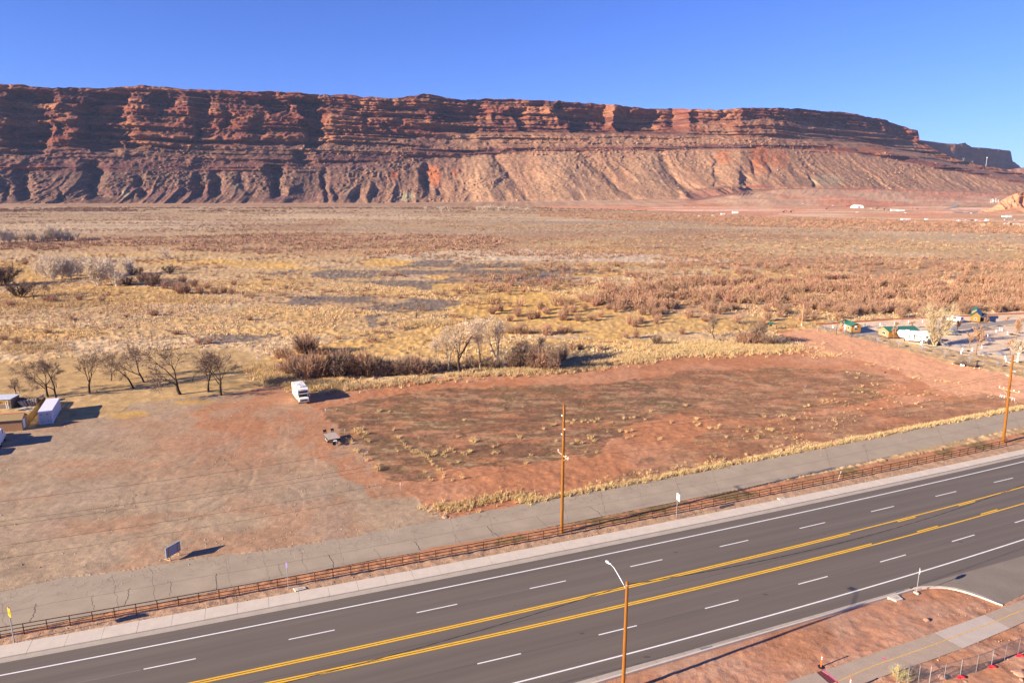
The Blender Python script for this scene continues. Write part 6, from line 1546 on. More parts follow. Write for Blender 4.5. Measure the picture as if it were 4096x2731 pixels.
def vase_meshes(seed, H, n, nb, ntw, spread, tw, bark, twigm, trunk_r=.12, low=.12):
    """several stems fanning up from the ground, each with branches and fine twigs: poplar and willow clumps"""
    r = np.random.default_rng(seed); segs = []; m = MB()
    def nrm(v): return v / (np.linalg.norm(v) + 1e-9)
    for i in range(n):
        a = r.uniform(0, 2 * PI); p = np.array([math.cos(a), math.sin(a), 0]) * r.uniform(0, low) * H; tl = spread * math.sqrt(r.uniform(.02, 1))
        d = nrm(np.array([math.cos(a) * tl, math.sin(a) * tl, 1.0])); L = H * r.uniform(.72, 1.0) * (1 - .22 * tl); ps = [p]
        for k in range(5): d = nrm(d + r.normal(size=3) * .09 + np.array([0, 0, .05])); ps.append(ps[-1] + d * L / 5)
        rs = [trunk_r * r.uniform(.5, 1) * (1 - k / 6.) for k in range(6)]
        m.tube([Vector(q) for q in ps[:5]], rs[:5], 5, cap=False); segs.append((ps[4], ps[5], rs[4] * .7, tw))
        for b in range(nb):
            t = r.uniform(.12, .98) * 5; k = min(int(t), 4); q = ps[k] * (1 - t + k) + ps[k + 1] * (t - k); bd = nrm(nrm(ps[k + 1] - ps[k]) + r.normal(size=3) * .42 + np.array([0, 0, .12])); bl = H * r.uniform(.14, .30) * (1.1 - .12 * t); e0 = q
            for j in range(2):
                bd = nrm(bd + r.normal(size=3) * .16); e1 = e0 + bd * bl / 2; segs.append((e0, e1, tw * (1.5 - .5 * j), tw * (1.0 - .3 * j)))
                for w in range(ntw):
                    f = r.uniform(0, 1); s_ = e0 * (1 - f) + e1 * f; td = nrm(bd + r.normal(size=3) * .5); segs.append((s_, s_ + td * H * r.uniform(.05, .12), tw * .75, tw * .35))
                e0 = e1
    segs = [s for s in segs if min(s[0][2], s[1][2]) > -.05]
    me = bpy.data.meshes.new('trunk'); me.from_pydata(m.v, [], m.f); me.materials.append(bark); me.update()
    V, F = ribbon_arrays(segs); me2 = bpy.data.meshes.new('crown'); me2.from_pydata(V.tolist(), [], F.tolist()); me2.materials.append(twigm); me2.update()
    return me, me2, H
M_bkD = pmat('dark_bark', (.065, .040, .028), rough=.95, var=.3, scale=6); M_twD = pmat('dark_twigs', (.25, .17, .12), rough=.95, rnd=.15, var=.1)
M_twD2 = pmat('grey_brown_twigs', (.17, .11, .08), rough=.95, rnd=.2, var=.1)
M_bkP = pmat('pale_bark', (.30, .235, .17), rough=.9, var=.3, scale=3); M_twP = pmat('pale_twigs', (.55, .43, .31), rough=.95, rnd=.12, var=.1)
M_bkG = pmat('silver_bark', (.66, .58, .46), rough=.9, var=.2, scale=3); M_twG = pmat('silver_twigs', (.66, .55, .42), rough=.95, rnd=.12, var=.1)
M_twO = pmat('orange_twigs', (.44, .26, .15), rough=.95, rnd=.15, var=.1); M_bkB = pmat('brown_bark', (.22, .13, .085), rough=.9, var=.25, scale=4)
M_twY = pmat('straw_twigs', (.48, .37, .22), rough=.95, var=.1)
TR = {}
for i in range(5): TR['spread%d' % i] = tree_meshes(50 + i, 'spread', 8.0, .24, M_bkD, M_twD, [-.25, .2, -.1, .3, 0][i])
for i in range(3): TR['cotton%d' % i] = tree_meshes(70 + i, 'tall', 12.0, .30, M_bkP if i != 1 else M_bkD, M_twP, [.1, .25, -.1][i])
for i in range(3): TR['silver%d' % i] = vase_meshes(80 + i, 10.0, 13, 22, 5, .62, .045, M_bkG, M_twG, .13, .05)
for i in range(3): TR['young%d' % i] = tree_meshes(90 + i, 'young', 5.0, .13, M_bkB, M_twO)
TR['bigpale'] = vase_meshes(97, 12.0, 11, 26, 5, .42, .034, M_twY, M_twY, .16, .02)
TR['darkfan0'] = vase_meshes(98, 5.0, 16, 18, 4, .8, .034, M_bkD, M_twD2, .06, .1); TR['darkfan1'] = vase_meshes(99, 5.0, 18, 16, 4, .9, .034, M_bkD, M_twD2, .06, .12)
TR['palecot'] = tree_meshes(61, 'young', 6.0, .2, M_bkG, M_twP)
def tree(key, P, H, label, name='bare_tree', cat='tree', group=None, rz=None, wide=1.0):
    a, b, h0 = TR[key]; k = H / h0
    t = thing(name, label, cat, P, rz if rz is not None else (P.x * 1.7 + P.y) % 6.28, group)
    for nm, me in (('trunk', a), ('crown', b)): o = bpy.data.objects.new(nm, me); C.objects.link(o); o.parent = t
    t.scale = (k * wide, k * wide, k); return t
# the row of dark trees on the left meadow
gr = 'bare dark trees on the left meadow'
row = [(128, 688, 470, 0, 'small bare spreading tree behind the grey shed, leftmost of the meadow row', 1.1), (452, 678, 300, 1, 'dark bare tree with a straight trunk behind the white container', .9), (528, 684, 285, 2, 'dark bare tree leaning left behind the white container', .8), (530, 590, 420, 3, 'slight dark tree farther back behind the container pair', .8), (842, 640, 200, 4, 'dark bare tree forked into a wide V right of the container', .85), (1047, 523, 250, 1, 'slim bent dark tree back in the meadow, right of the V-shaped one', .7), (1260, 598, 240, 3, 'dark tree leaning left with long bare limbs, mid row', .85), (1357, 541, 105, 0, 'tall narrow dark tree standing back in the mid row', .7), (1697, 652, 150, 2, 'broad dark tree with a low left limb sweeping out', 1.15), (1958, 632, 225, 4, 'dark bare tree just right of the broad one, near the lot', .95), (2080, 662, 215, 1, 'dark twiggy tree at the right end of the meadow row', .95), (1812, 531, 345, 3, 'small dark tree far back between the broad trees', .7), (1195, 512, 420, 0, 'stunted dark sapling far back in the meadow', .6)]
for x, y, yt, k, lab, wd in row:
    P = c1b(x, y); tree('spread%d' % k, P, hgt(P, 1300 + yt * .42517), lab, group=gr, wide=wd)
# the cottonwoods in the thicket
for x, y, yt, key, lab, wd in [(1466, 962, 640, 'cotton2', 'slender pale cottonwood at the left end of the tall group', .8), (1555, 960, 560, 'cotton0', 'pale grey cottonwood with twin trunks in the tall group', .9), (1652, 968, 500, 'cotton1', 'big dark-trunked cottonwood with wide limbs in the middle of the thicket', 1.15), (1802, 938, 560, 'cotton2', 'thin dark-stemmed tree right of the big cottonwood', .7), (1935, 925, 480, 'cotton0', 'tallest pale-topped cottonwood at the right of the group', .9), (1300, 540, 395, 'spread2', 'lone bare shrub-like tree in the yellow meadow', 1.1), (2130, 935, 700, 'spread1', 'dark bare tree over the shadowed scrub right of the cottonwoods', .9), (2280, 945, 690, 'spread3', 'second dark tree right of the cottonwoods, above the scrub shade', .9)]:
    P = cmid(x, y); tree(key, P, hgt(P, 1000 + yt * .5102), lab, wide=wd)
for x, y, yt, key, lab, wd in [(690, 1000, 800, 'darkfan0', 'grey bare bush at the left of the thicket', 1.2), (905, 985, 800, 'darkfan1', 'wide grey bare bush in the middle of the thicket', 1.3), (1120, 985, 850, 'darkfan0', 'low bare bush under the left part of the thicket shade', 1.3), (440, 815, 650, 'darkfan1', 'russet round bush standing behind the thicket', 1.1), (750, 985, 770, 'darkfan1', 'tall bare bush beside the grey bush at the thicket left', 1.0), (1270, 975, 840, 'spread4', 'crooked bare tree rising from the thicket left of the cottonwoods', 1.0)]:
    P = cmid(x, y); tree(key, P, hgt(P, 1000 + yt * .5102), lab, 'bare_bush' if 'bush' in lab else 'bare_tree', 'bush' if 'bush' in lab else 'tree', wide=wd)
P = cmid(1472, 962); t = thing('dead_trunk', 'bleached leaning dead trunk below the cottonwoods', 'dead tree', P); m = MB(); m.tube([(0, 0, 0), (.9, .2, 1.6), (1.5, .5, 3.4)], [.14, .12, .05], 7); m.tube([(.9, .2, 1.6), (.6, .3, 2.6)], [.07, .03], 5); m.build('trunk', M_bkG, t)
for (x, y, l_, lab) in ((2010, 880, 7, 'fallen bleached branch lying in the shade right of the cottonwoods'),):
    P = cmid(x, y); t = thing('fallen_branch', lab, 'dead tree', P, -.25); m = MB(); m.tube([(0, 0, .5), (2.5, .1, .3), (l_, -.2, .35)], [.2, .15, .06], 6)
    for k in range(14): m.tube([(1 + k * .45, 0, .35), (1.6 + k * .5, (-1) ** k * (.6 + .05 * k), .5 + .1 * (k % 3))], [.05, .015], 4)
    m.build('trunk', M_bkG, t)
for x, y, yt, key, lab, wd in [(1490, 902, 690, 'spread0', 'bare tree above the woodpile on the pale grass, right of centre', .95), (1705, 930, 720, 'spread1', 'grey bare tree at the left of the roadside thicket', 1.0), (1795, 935, 730, 'spread4', 'tangled bare tree in the middle of the roadside thicket', 1.1), (1862, 938, 770, 'spread2', 'low tangled tree at the right end of the roadside thicket', 1.1), (1030, 945, 850, 'darkfan0', 'rounded bare bush on the pale grass edge', 1), (108, 1120, 905, 'spread3', 'dark crooked tree in the shadowed scrub', 1.0), (245, 1140, 900, 'spread0', 'dark crooked tree at the right of the shadowed scrub', 1.0)]:
    P = cmr(x, y); tree(key, P, hgt(P, 900 + yt * .5102), lab, wide=wd)
P = cmr(1520, 912); t = thing('wood_pile', 'heap of cut brush and branches at the foot of the bare tree', 'brush pile', P); m = MB(); r = random.Random(7)
for k in range(60):
    a = r.uniform(0, PI); x, y, z = r.gauss(0, 1.1), r.gauss(0, .5), abs(r.gauss(.2, .25)); l_ = r.uniform(.6, 1.6); m.beam((x - l_ * math.cos(a) / 2, y - l_ * math.sin(a) / 2, z), (x + l_ * math.cos(a) / 2, y + l_ * math.sin(a) / 2, z + r.uniform(-.1, .4)), .07, .07)
m.build('branches', M_bkP, t)
P = cmr(1370, 930); t = thing('wood_pile', 'flat scatter of bleached branches left of the bare tree', 'brush pile', P); m = MB()
for k in range(40):
    a = r.uniform(-.6, .6); x, y = r.gauss(0, 1.8), r.gauss(0, .4); l_ = r.uniform(.8, 2); m.beam((x - l_ * math.cos(a) / 2, y - l_ * math.sin(a) / 2, .1), (x + l_ * math.cos(a) / 2, y + l_ * math.sin(a) / 2, r.uniform(.1, .4)), .06, .06)
m.build('branches', M_bkG, t)
# silver trees on the far left of the wetland
for x, y, yt, key, lab, wd in [(492, 640, 380, 'silver0', 'pale silver tree with a dark single trunk, left of the big clump', 1.1), (575, 625, 385, 'silver1', 'silver tree in the middle of the big pale clump', 1.0), (420, 610, 400, 'silver2', 'leftmost faint silver tree of the big clump', .9), (660, 620, 375, 'silver0', 'tawny silver tree behind the widest one', 1.0), (740, 600, 380, 'silver2', 'tawny tree between the silver clump and the widest crown', 1.0), (915, 690, 370, 'silver1', 'widest white-stemmed tree in front of the silver clump', 1.25), (1090, 697, 510, 'silver2', 'smaller white-stemmed tree right of the widest one', 1.2), (1000, 600, 390, 'silver0', 'silver tree behind the widest white-stemmed one', 1.0), (1225, 580, 385, 'silver1', 'grey leaning tree right of the silver clump', .9), (1567, 460, 315, 'silver0', 'lone pale rounded tree standing apart in the straw grass', 1.05), (340, 585, 440, 'silver1', 'low grey tree left of the silver clump', .9)]:
    P = c1a(x, y); tree(key, P, hgt(P, 850 + yt * .42517), lab, 'silver_tree', wide=wd)
for i, (x, y, yt, wd) in enumerate([(40, 290, 130, 1), (90, 285, 150, 1), (150, 280, 160, 1), (260, 275, 150, 1), (320, 275, 150, 1), (390, 275, 160, 1), (450, 270, 120, 1), (490, 272, 105, 1.2), (560, 268, 130, 1.2), (620, 268, 160, 1.2), (680, 262, 190, 1), (722, 258, 150, .8), (-30, 290, 110, 1), (-90, 290, 120, 1)]):
    P = c1a(x, y); tree('silver%d' % (i % 3), P, hgt(P, 850 + yt * .42517), 'pale bare tree in the far grove at the left edge', 'silver_tree', group='far silver grove at the left edge', wide=wd)
for x, y, yt, key, lab, wd in [(25, 690, 470, 'darkfan0', 'dense dark tree cut by the left edge', 1.4), (-60, 690, 480, 'darkfan1', 'dark tree outside the left edge', 1.4), (190, 800, 610, 'darkfan1', 'dark grey thicket tree at the left, below the silver clump', 1.2), (310, 825, 640, 'spread1', 'dark several-stemmed tree in the left thicket', .9), (425, 800, 640, 'spread3', 'dark tree at the right of the left thicket', .8), (1595, 580, 480, 'darkfan0', 'dark bare bush right of the silver trees', 1.2), (1430, 700, 545, 'darkfan1', 'purplish bare bush below the dark one, right of the silver trees', 1.2), (1310, 590, 500, 'darkfan0', 'dark bush in the shade right of the leaning grey tree', 1.2), (1200, 690, 590, 'darkfan1', 'shaded bush right of the small white-stemmed tree', 1.3), (1250, 590, 520, 'darkfan1', 'low dark bush behind the shaded one', 1.3)]:
    P = c1a(x, y); tree(key, P, hgt(P, 850 + yt * .42517), lab, 'bare_bush' if 'bush' in lab else 'bare_tree', 'bush' if 'bush' in lab else 'tree', wide=wd)
# white cottonwoods far out at the foot of the cliffs
fr_c = crop(1300, 300, .5952)
for i, (x, y, yt) in enumerate([(680, 912, 880), (785, 915, 878), (830, 915, 885), (1030, 912, 880), (1070, 914, 875), (1105, 914, 872), (1135, 914, 876), (1170, 912, 880), (1200, 912, 878), (1250, 912, 882), (1285, 912, 885), (1355, 915, 888)]):
    P = fr_c(x, y); tree('silver%d' % (i % 3), P, max(5, hgt(P, 300 + yt * .5952)), 'tiny white bare tree at the foot of the cliffs', 'silver_tree', group='far white trees at the cliff foot', wide=1.5)
# trees of the caravan park
for cm, s0, x, y, yt, key, lab, wd in [(cpk2, 1180, 462, 1070, 60, 'bigpale', 'big straw-coloured bare tree behind the black car, tallest in the park', .85), (cpk2, 1180, 685, 828, 180, 'bigpale', 'straw-coloured tree right behind the tallest one', .75), (cpk2, 1180, 465, 1068, 800, 'young0', 'low twiggy tree right beside the black car', 1.1), (cpk2, 1180, 925, 765, 500, 'young1', 'small dark tree in front of the white travel trailer', 1.1), (cpk2, 1180, 1180, 1085, 760, 'young2', 'orange-twigged tree left of the pale tall one, middle of the park', 1.3), (cpk2, 1180, 1320, 1240, 640, 'young0', 'tall young tree by the fence beside the picnic table', .9), (cpk2, 1180, 1540, 690, 440, 'young1', 'small tree by the inner road, right of the far cabin', 1.0), (cpk2, 1180, 1352, 690, 540, 'young2', 'slim tree just before the far cabin', .8), (cpk2, 1180, 1967, 630, 430, 'young0', 'young tree on the upper right island', 1.1), (cpk2, 1180, 2240, 640, 440, 'young2', 'reddish young tree at the right edge, upper row', 1.1), (cpk2, 1180, 2145, 1000, 480, 'young1', 'tall thin tree on the right of the gravel', .8), (cpk2, 1180, 2035, 1250, 900, 'young2', 'young tree by the fence, left of the white-barked one', 1.3), (cpk2, 1180, 2195, 1405, 880, 'palecot', 'white-barked tree beside the leaning utility pole', 1.3), (cpk2, 1180, 1665, 500, 440, 'young1', 'thin sapling behind the far cabin', .8), (cpk, 1230, 60, 385, 60, 'young0', 'round-headed bare tree beside the leftmost cabin', 1.1), (cpk, 1230, 1010, 525, 290, 'young2', 'thin tree in front of the long cabin', .9), (cpk, 1230, 1040, 330, 225, 'young1', 'orange bushy tree behind the long cabin, left', 1.6), (cpk, 1230, 1310, 340, 215, 'young0', 'orange bushy tree behind the long cabin, right', 1.6)]:
    P = cm(x, y); sc = .19133 if cm is cpk2 else .24235; tree(key, P, hgt(P, s0 + yt * sc), lab, 'park_tree', wide=wd)

# ------------------------------------------------------------------ shrubs and grass
def shrub_arr(seed, n, side, w_=.9, h=1.0, wd=.02, spread=.8, curve_=.15):
    """unit shrub: n stems fanning up, each with side twigs; height about 1"""
    r = np.random.default_rng(seed); segs = []
    for i in range(n):
        a = r.uniform(0, 2 * PI); rr = math.sqrt(r.uniform(0, 1)) * .28
        p = np.array([rr * math.cos(a), rr * math.sin(a), 0]); tl = r.uniform(.1, spread)
        d = np.array([math.cos(a) * tl, math.sin(a) * tl, 1.0]) + r.normal(size=3) * .12; d /= np.linalg.norm(d)
        L = r.uniform(.7, 1.08) * h * (1 - .12 * tl)
        ps = [p]
        for k in range(3):
            d = d + r.normal(size=3) * curve_; d /= np.linalg.norm(d); ps.append(ps[-1] + d * L / 3)
        for k in range(3): segs.append((ps[k], ps[k + 1], wd * (1 - .28 * k), wd * (1 - .28 * (k + 1))))
        for s in range(side):
            k = r.integers(0, 3); t = r.uniform(0, 1); b = ps[k] * (1 - t) + ps[k + 1] * t
            dd = (ps[k + 1] - ps[k]); dd = dd / np.linalg.norm(dd) + r.normal(size=3) * .45; dd /= np.linalg.norm(dd)
            segs.append((b, b + dd * r.uniform(.15, .38) * h, wd * .7, wd * .3))
    V, F = ribbon_arrays(segs); V[:, 2] = np.maximum(V[:, 2], -.02); return V, F
def tuft_arr(seed, n, wd=.05, lean=.55):
    """unit grass tuft: n blades, height about 1"""
    r = np.random.default_rng(seed); V = []
    for i in range(n):
        a = r.uniform(0, 2 * PI); rr = r.uniform(0, .3); b = np.array([rr * math.cos(a), rr * math.sin(a), 0]); tl = r.uniform(.05, lean)
        d = np.array([math.cos(a) * tl, math.sin(a) * tl, 1]) ; L = r.uniform(.6, 1.0); q = r.uniform(0, PI); n_ = np.array([math.cos(q), math.sin(q), 0]) * wd
        V += [b - n_, b + n_, b + d * L + np.array([math.cos(a), math.sin(a), -.4]) * .1 * tl]
    return np.array(V), np.arange(3 * n).reshape(-1, 3)
def scatter(name, protos, P, S, mat_, cols, kind='stuff', rng=None, wide=None):
    """one mesh holding many copies (only for what nobody could count)"""
    rng = rng or np.random.default_rng(1); n = len(P); A = rng.uniform(0, 2 * PI, n); pick = rng.integers(0, len(protos), n)
    VV, FF, CC = [], [], []; o = 0
    for k, (V, F) in enumerate(protos):
        ids = np.nonzero(pick == k)[0]
        if not len(ids): continue
        c, s = np.cos(A[ids])[:, None], np.sin(A[ids])[:, None]; sc = S[ids][:, None]; sw = sc * (wide[ids][:, None] if wide is not None else 1)
        x = (V[None, :, 0] * c - V[None, :, 1] * s) * sw + P[ids, 0][:, None]; y = (V[None, :, 0] * s + V[None, :, 1] * c) * sw + P[ids, 1][:, None]; z = V[None, :, 2] * sc + P[ids, 2][:, None]
        VV.append(np.stack([x, y, z], -1).reshape(-1, 3)); nv = len(V)
        FF.append((F[None] + (np.arange(len(ids)) * nv)[:, None, None] + o).reshape(-1, F.shape[1])); o += nv * len(ids)
        CC.append(np.repeat(cols[ids], nv, 0))
    ob = npmesh(name, np.concatenate(VV), np.concatenate(FF), mat_, np.concatenate(CC)); tag(ob, kind=kind); return ob
def sample(poly, dens, rng, edge=0):
    p = np.array(poly); x0, y0 = p.min(0); x1, y1 = p.max(0); n = rng.poisson((x1 - x0) * (y1 - y0) * dens)
    x = rng.uniform(x0, x1, n); y = rng.uniform(y0, y1, n); k = inpoly(x, y, poly); return x[k], y[k]
def along(pts, n, wd, rng):
    pts = [Vector(p) for p in pts]; d = [0]
    for a, b in zip(pts[:-1], pts[1:]): d.append(d[-1] + (b - a).length)
    t = rng.uniform(0, d[-1], n); out = np.empty((n, 2))
    xs = np.interp(t, d, [p.x for p in pts]); ys = np.interp(t, d, [p.y for p in pts])
    return xs + rng.normal(0, wd, n), ys + rng.normal(0, wd, n)
M_veg = pmat('dry_plants', attr='Col', rough=.95, var=.12, scale=.8, spec=.05)
RG = np.random.default_rng(11)
def tint(n, base, amt=.22, hue=.08):
    return np.clip(np.array(base)[None] * (1 + RG.uniform(-amt, amt, (n, 1))) * (1 + RG.uniform(-hue, hue, (n, 3))), .01, .9)
tufts = [tuft_arr(k, 16, .035) for k in range(6)]; tufts_far = [tuft_arr(20 + k, 7, .085, .7) for k in range(5)]
bush_mid = [shrub_arr(40 + k, 26, 5, wd=.034, spread=1.0) for k in range(5)]; bush_far = [shrub_arr(60 + k, 12, 1, wd=.085, spread=1.0) for k in range(5)]
bush_near = [shrub_arr(80 + k, 80, 14, wd=.014, spread=1.15) for k in range(7)]
def pts3(x, y, z=-.05): return np.stack([x, y, np.full(len(x), z)], 1)
NOGO = [Z['lot'], Z['park'], FRONT]
def clear(x, y, extra=()):
    k = np.ones(len(x), bool)
    for q in list(NOGO) + list(extra): k &= ~inpoly(x, y, q)
    return k
# --- straw tussocks all over the near wetland
ctr_ = [(-1, 1)]
wetpoly = pl([(-200, 960), (-200, 640), (2552, 640), (2552, 700), (1900, 745), (1780, 757), (1850, 800), (1600, 815), (1350, 845), (1200, 860), (1000, 872), (850, 895), (690, 890), (600, 890), (300, 905)], ov)
x, y = sample(wetpoly, .62, RG)
den = fbm(x / 13, y / 13, 4, 501)
in_gold = inpoly(x, y, Z['gold']) | inpoly(x, y, Z['meadow']); in_grey = np.zeros(len(x), bool)
for z_ in ('greyA', 'greyB', 'greyC', 'greyD'): in_grey |= inpoly(x, y, Z[z_])
in_scr = inpoly(x, y, Z['scrub'])
keep = clear(x, y, [Z['field']]) & (RG.random(len(x)) < np.where(in_gold, .10, np.where(in_grey, .35, 1)) * sstep(.36, .52, den)) & ~(inpoly(x, y, Z['meadow']) & (RG.random(len(x)) < .9))
x, y, in_gold, in_grey = x[keep], y[keep], in_gold[keep], in_grey[keep]; n = len(x)
cl = tint(n, (.55, .368, .188)); tt = sstep(.42, .62, fbm(x / 30, y / 22, 3, 503))[:, None]; cl = cl * (1 - tt) + tint(n, (.62, .455, .275)) * tt
cl[in_gold] = tint(in_gold.sum(), (.52, .34, .12)); cl[in_grey] = tint(in_grey.sum(), (.20, .16, .14))
scatter('tussock_grass', tufts_far, pts3(x, y, 0), RG.uniform(.5, 1.05, n) * np.where(in_gold, .55, np.where(in_grey, .6, 1)), M_veg, cl, rng=RG, wide=RG.uniform(.9, 1.6, n))
# --- tall pale grass along the north edge of the red field and round the thickets
edge1 = [ov(u, v) for u, v in [(622, 880), (700, 893), (770, 896), (860, 888), (950, 878), (1050, 868), (1150, 862), (1260, 853), (1350, 843), (1440, 832), (1560, 815), (1680, 806), (1780, 798), (1850, 790)]]
x, y = along(edge1, 3600, 1.7, RG); k = ~inpoly(x, y, Z['redroad']); x, y = x[k], y[k] + .9; n = len(x)
k2 = sstep(.30, .5, fbm(x / 4, y / 4, 3, 507)) > RG.random(n); x, y = x[k2], y[k2]; n = len(x)
scatter('tall_grass', tufts, pts3(x, y), RG.uniform(.5, 1.25, n), M_veg, tint(n, (.56, .40, .21)), rng=RG)
for (u0, v0, ru, rv, cnt, hh) in [(640, 868, 45, 14, 420, 1.5), (720, 890, 70, 8, 420, 1.5), (980, 745, 60, 8, 700, 1.3), (1620, 800, 190, 16, 1900, 1.25), (1460, 822, 40, 12, 350, 1.3), (1180, 852, 120, 8, 500, 1.0), (1790, 800, 60, 8, 350, 1.0), (1900, 815, 50, 6, 120, .7), (1300, 845, 90, 6, 300, .9), (600, 850, 30, 10, 150, 1.2), (440, 690, 100, 9, 600, 1.4), (120, 700, 130, 10, 700, 1.4), (60, 800, 120, 14, 500, 1.2), (1850, 700, 130, 10, 0, 1)]:
    if not cnt: continue
    U1 = u0 + RG.normal(0, ru * .5, cnt); V1 = v0 + RG.normal(0, rv * .5, cnt); x, y = atnp(U1 * OV, V1 * OV); k = clear(x, y); x, y = x[k], y[k]; n = len(x)
    scatter('tall_grass', tufts, pts3(x, y), RG.uniform(.6, 1.1, n) * hh, M_veg, tint(n, (.55, .39, .20)), rng=RG)
# --- straw fringe along the frontage road
x, y = along([at(xx, ff(xx) - 7) for xx in np.linspace(2080, 4500, 40)], 3000, .35, RG); n = len(x)
scatter('verge_grass', tufts, pts3(x, y), RG.uniform(.3, .75, n), M_veg, tint(n, (.60, .44, .22)), rng=RG)
x, y = along([at(xx, ff(xx) - 22) for xx in np.linspace(2350, 3300, 20)], 700, .8, RG); n = len(x); k = fbm(x / 2, y / 2, 2, 511) > .5; x, y = x[k], y[k]; n = len(x)
scatter('verge_grass', tufts, pts3(x, y), RG.uniform(.25, .6, n), M_veg, tint(n, (.58, .42, .22)), rng=RG)
edge2 = [ov(u, v) for u, v in [(985, 1165), (1030, 1168), (1080, 1158), (1130, 1145), (1180, 1138), (1230, 1142)]]
x, y = along(edge2, 420, .9, RG); n = len(x); scatter('verge_grass', tufts, pts3(x, y), RG.uniform(.3, .75, n), M_veg, tint(n, (.57, .41, .20)), rng=RG)
# thin dead weeds over the red field
x, y = sample(Z['field'], 1.5, RG); iw = inpoly(x, y, Z['weed']) | inpoly(x, y, Z['weed2']) | inpoly(x, y, Z['weed3'])
k = (fbm(x / 4, y / 3, 3, 515) > .47) & (iw | (RG.random(len(x)) < .15)); x, y = x[k], y[k]; n = len(x)
cl = tint(n, (.20, .13, .07), .4); k = RG.random(n) < .3; cl[k] = tint(k.sum(), (.44, .32, .16)); scatter('dead_weeds', [tuft_arr(30 + q, 6, .04, 1.6) for q in range(4)], pts3(x, y, 0), RG.uniform(.12, .34, n), M_veg, cl, rng=RG, wide=RG.uniform(1, 2, n))
x, y = sample(pl([(1700, 950), (1850, 935), (2060, 860), (2200, 880), (2352, 930), (2100, 985), (1900, 1020), (1600, 1080)], ov), .5, RG); k = fbm(x / 6, y / 5, 3, 517) > .53; x, y = x[k], y[k]; n = len(x)
scatter('dead_weeds', tufts, pts3(x, y, 0), RG.uniform(.2, .6, n), M_veg, tint(n, (.50, .36, .19)), rng=RG)
# weeds along the fence and in the gravel verge
x, y = along([L_fence.p(s, 1.2) for s in np.linspace(20, 115, 30)], 500, .6, RG); n = len(x); scatter('verge_weeds', [tuft_arr(35 + q, 7, .03, 1.2) for q in range(3)], pts3(x, y, 0), RG.uniform(.1, .25, n), M_veg, tint(n, (.22, .19, .07), .3), rng=RG)
# --- grass clumps in the red field, each its own
gt = []
for k in range(6):
    V, F = tuft_arr(200 + k, 46, .022, .75); me = bpy.data.meshes.new('grass_clump'); me.from_pydata(V.tolist(), [], F.tolist()); me.materials.append(pmat('straw_clump', (.60, .43, .20), rnd=.18, var=.1)) if k == 0 else me.materials.append(gt[0].materials[0]); me.update(); gt.append(me)
clumps = []
def addc(cm, lst, h=(.5, .8)): clumps.extend([(cm(x_, y_), RG.uniform(*h)) for x_, y_ in lst])
addc(clot, [(1450, 840), (1480, 870), (1500, 900), (1515, 925), (1545, 930), (1560, 960), (1585, 970), (1600, 945), (1620, 965), (1650, 975), (1670, 985), (1690, 1000), (1700, 1020), (1720, 1040), (1735, 1065), (1770, 1080), (1780, 1110), (1810, 1110), (1830, 1150), (1825, 1175), (1720, 1195), (1705, 1170), (1740, 990), (1770, 975), (1810, 985), (1830, 970), (1850, 960), (1870, 940), (1895, 945), (1920, 960), (1750, 960), (1800, 910), (1840, 1000), (1870, 1060), (1980, 970), (2005, 980), (2045, 960), (2055, 870), (2075, 850), (2095, 870), (2110, 865), (2080, 880), (2250, 960), (2235, 975), (2270, 970), (2285, 900), (2240, 920), (1985, 1180), (1990, 1150), (1900, 1195), (1440, 955), (1420, 940), (1670, 1130), (1290, 620), (1285, 625), (2000, 695), (930, 605), (1375, 625), (1945, 835), (1410, 775), (1950, 1045)])
addc(clot, [(1080, 790), (1100, 770), (1130, 780), (1150, 800), (1180, 810), (1110, 810), (1140, 840), (1180, 860), (1200, 870), (1060, 890), (1045, 870), (1095, 945), (1110, 960), (1155, 985), (1190, 1030), (1260, 1095), (1280, 1110)], (.7, 1.1))
addc(c5, [(525, 370), (560, 380), (580, 360), (640, 370), (660, 365), (690, 375), (715, 360), (740, 370), (765, 350), (405, 400), (425, 395), (340, 425), (150, 490), (210, 690), (200, 695), (690, 475), (720, 490), (700, 500), (600, 520), (640, 535), (560, 545), (730, 520), (440, 520), (970, 345), (1020, 340), (1050, 335), (940, 445), (990, 450), (1030, 440), (1040, 480), (990, 500), (1140, 350), (1180, 290), (1450, 240), (1250, 510), (1260, 495), (1540, 350), (1520, 375), (1560, 385), (1545, 400), (1340, 375), (1700, 420), (1640, 420), (1720, 400), (1880, 410), (1940, 445), (2190, 330), (2220, 320), (2070, 330), (2100, 430), (2130, 435), (1775, 490), (2010, 500), (2240, 500), (2300, 350), (840, 450), (870, 380), (755, 610), (670, 605), (240, 630)])
addc(cpark, [(700, 940), (740, 950), (780, 940), (930, 990), (980, 970), (1040, 985), (500, 1020), (540, 1030), (620, 1035), (720, 1060), (600, 1080), (660, 1165), (820, 1150), (1000, 1150), (580, 1200), (560, 1230), (620, 1240), (660, 1230), (370, 1250), (240, 1320), (290, 1310), (340, 1320), (300, 1330), (100, 1370), (60, 1380), (1190, 1080), (1230, 1070), (1260, 1085), (1430, 1110), (1480, 1110), (1530, 1120), (1580, 1125), (1100, 1240), (1150, 1250), (1250, 1270), (1300, 1260), (1050, 1280), (1220, 1350), (1280, 1385), (950, 1270), (700, 1360), (860, 1400), (1000, 1110), (760, 1140), (1330, 1230), (180, 1280)], (.4, .75))
for i, (P, h) in enumerate(clumps):
    o = bpy.data.objects.new('grass_clump', gt[i % 6]); C.objects.link(o); o.location = P; w_ = h * RG.uniform(.9, 1.5); o.scale = (w_, w_, h); o.rotation_euler = (0, 0, RG.uniform(0, 6.28))
    tag(o, 'straw-coloured grass clump standing on the red field', 'grass clump', 'grass clumps on the red field')
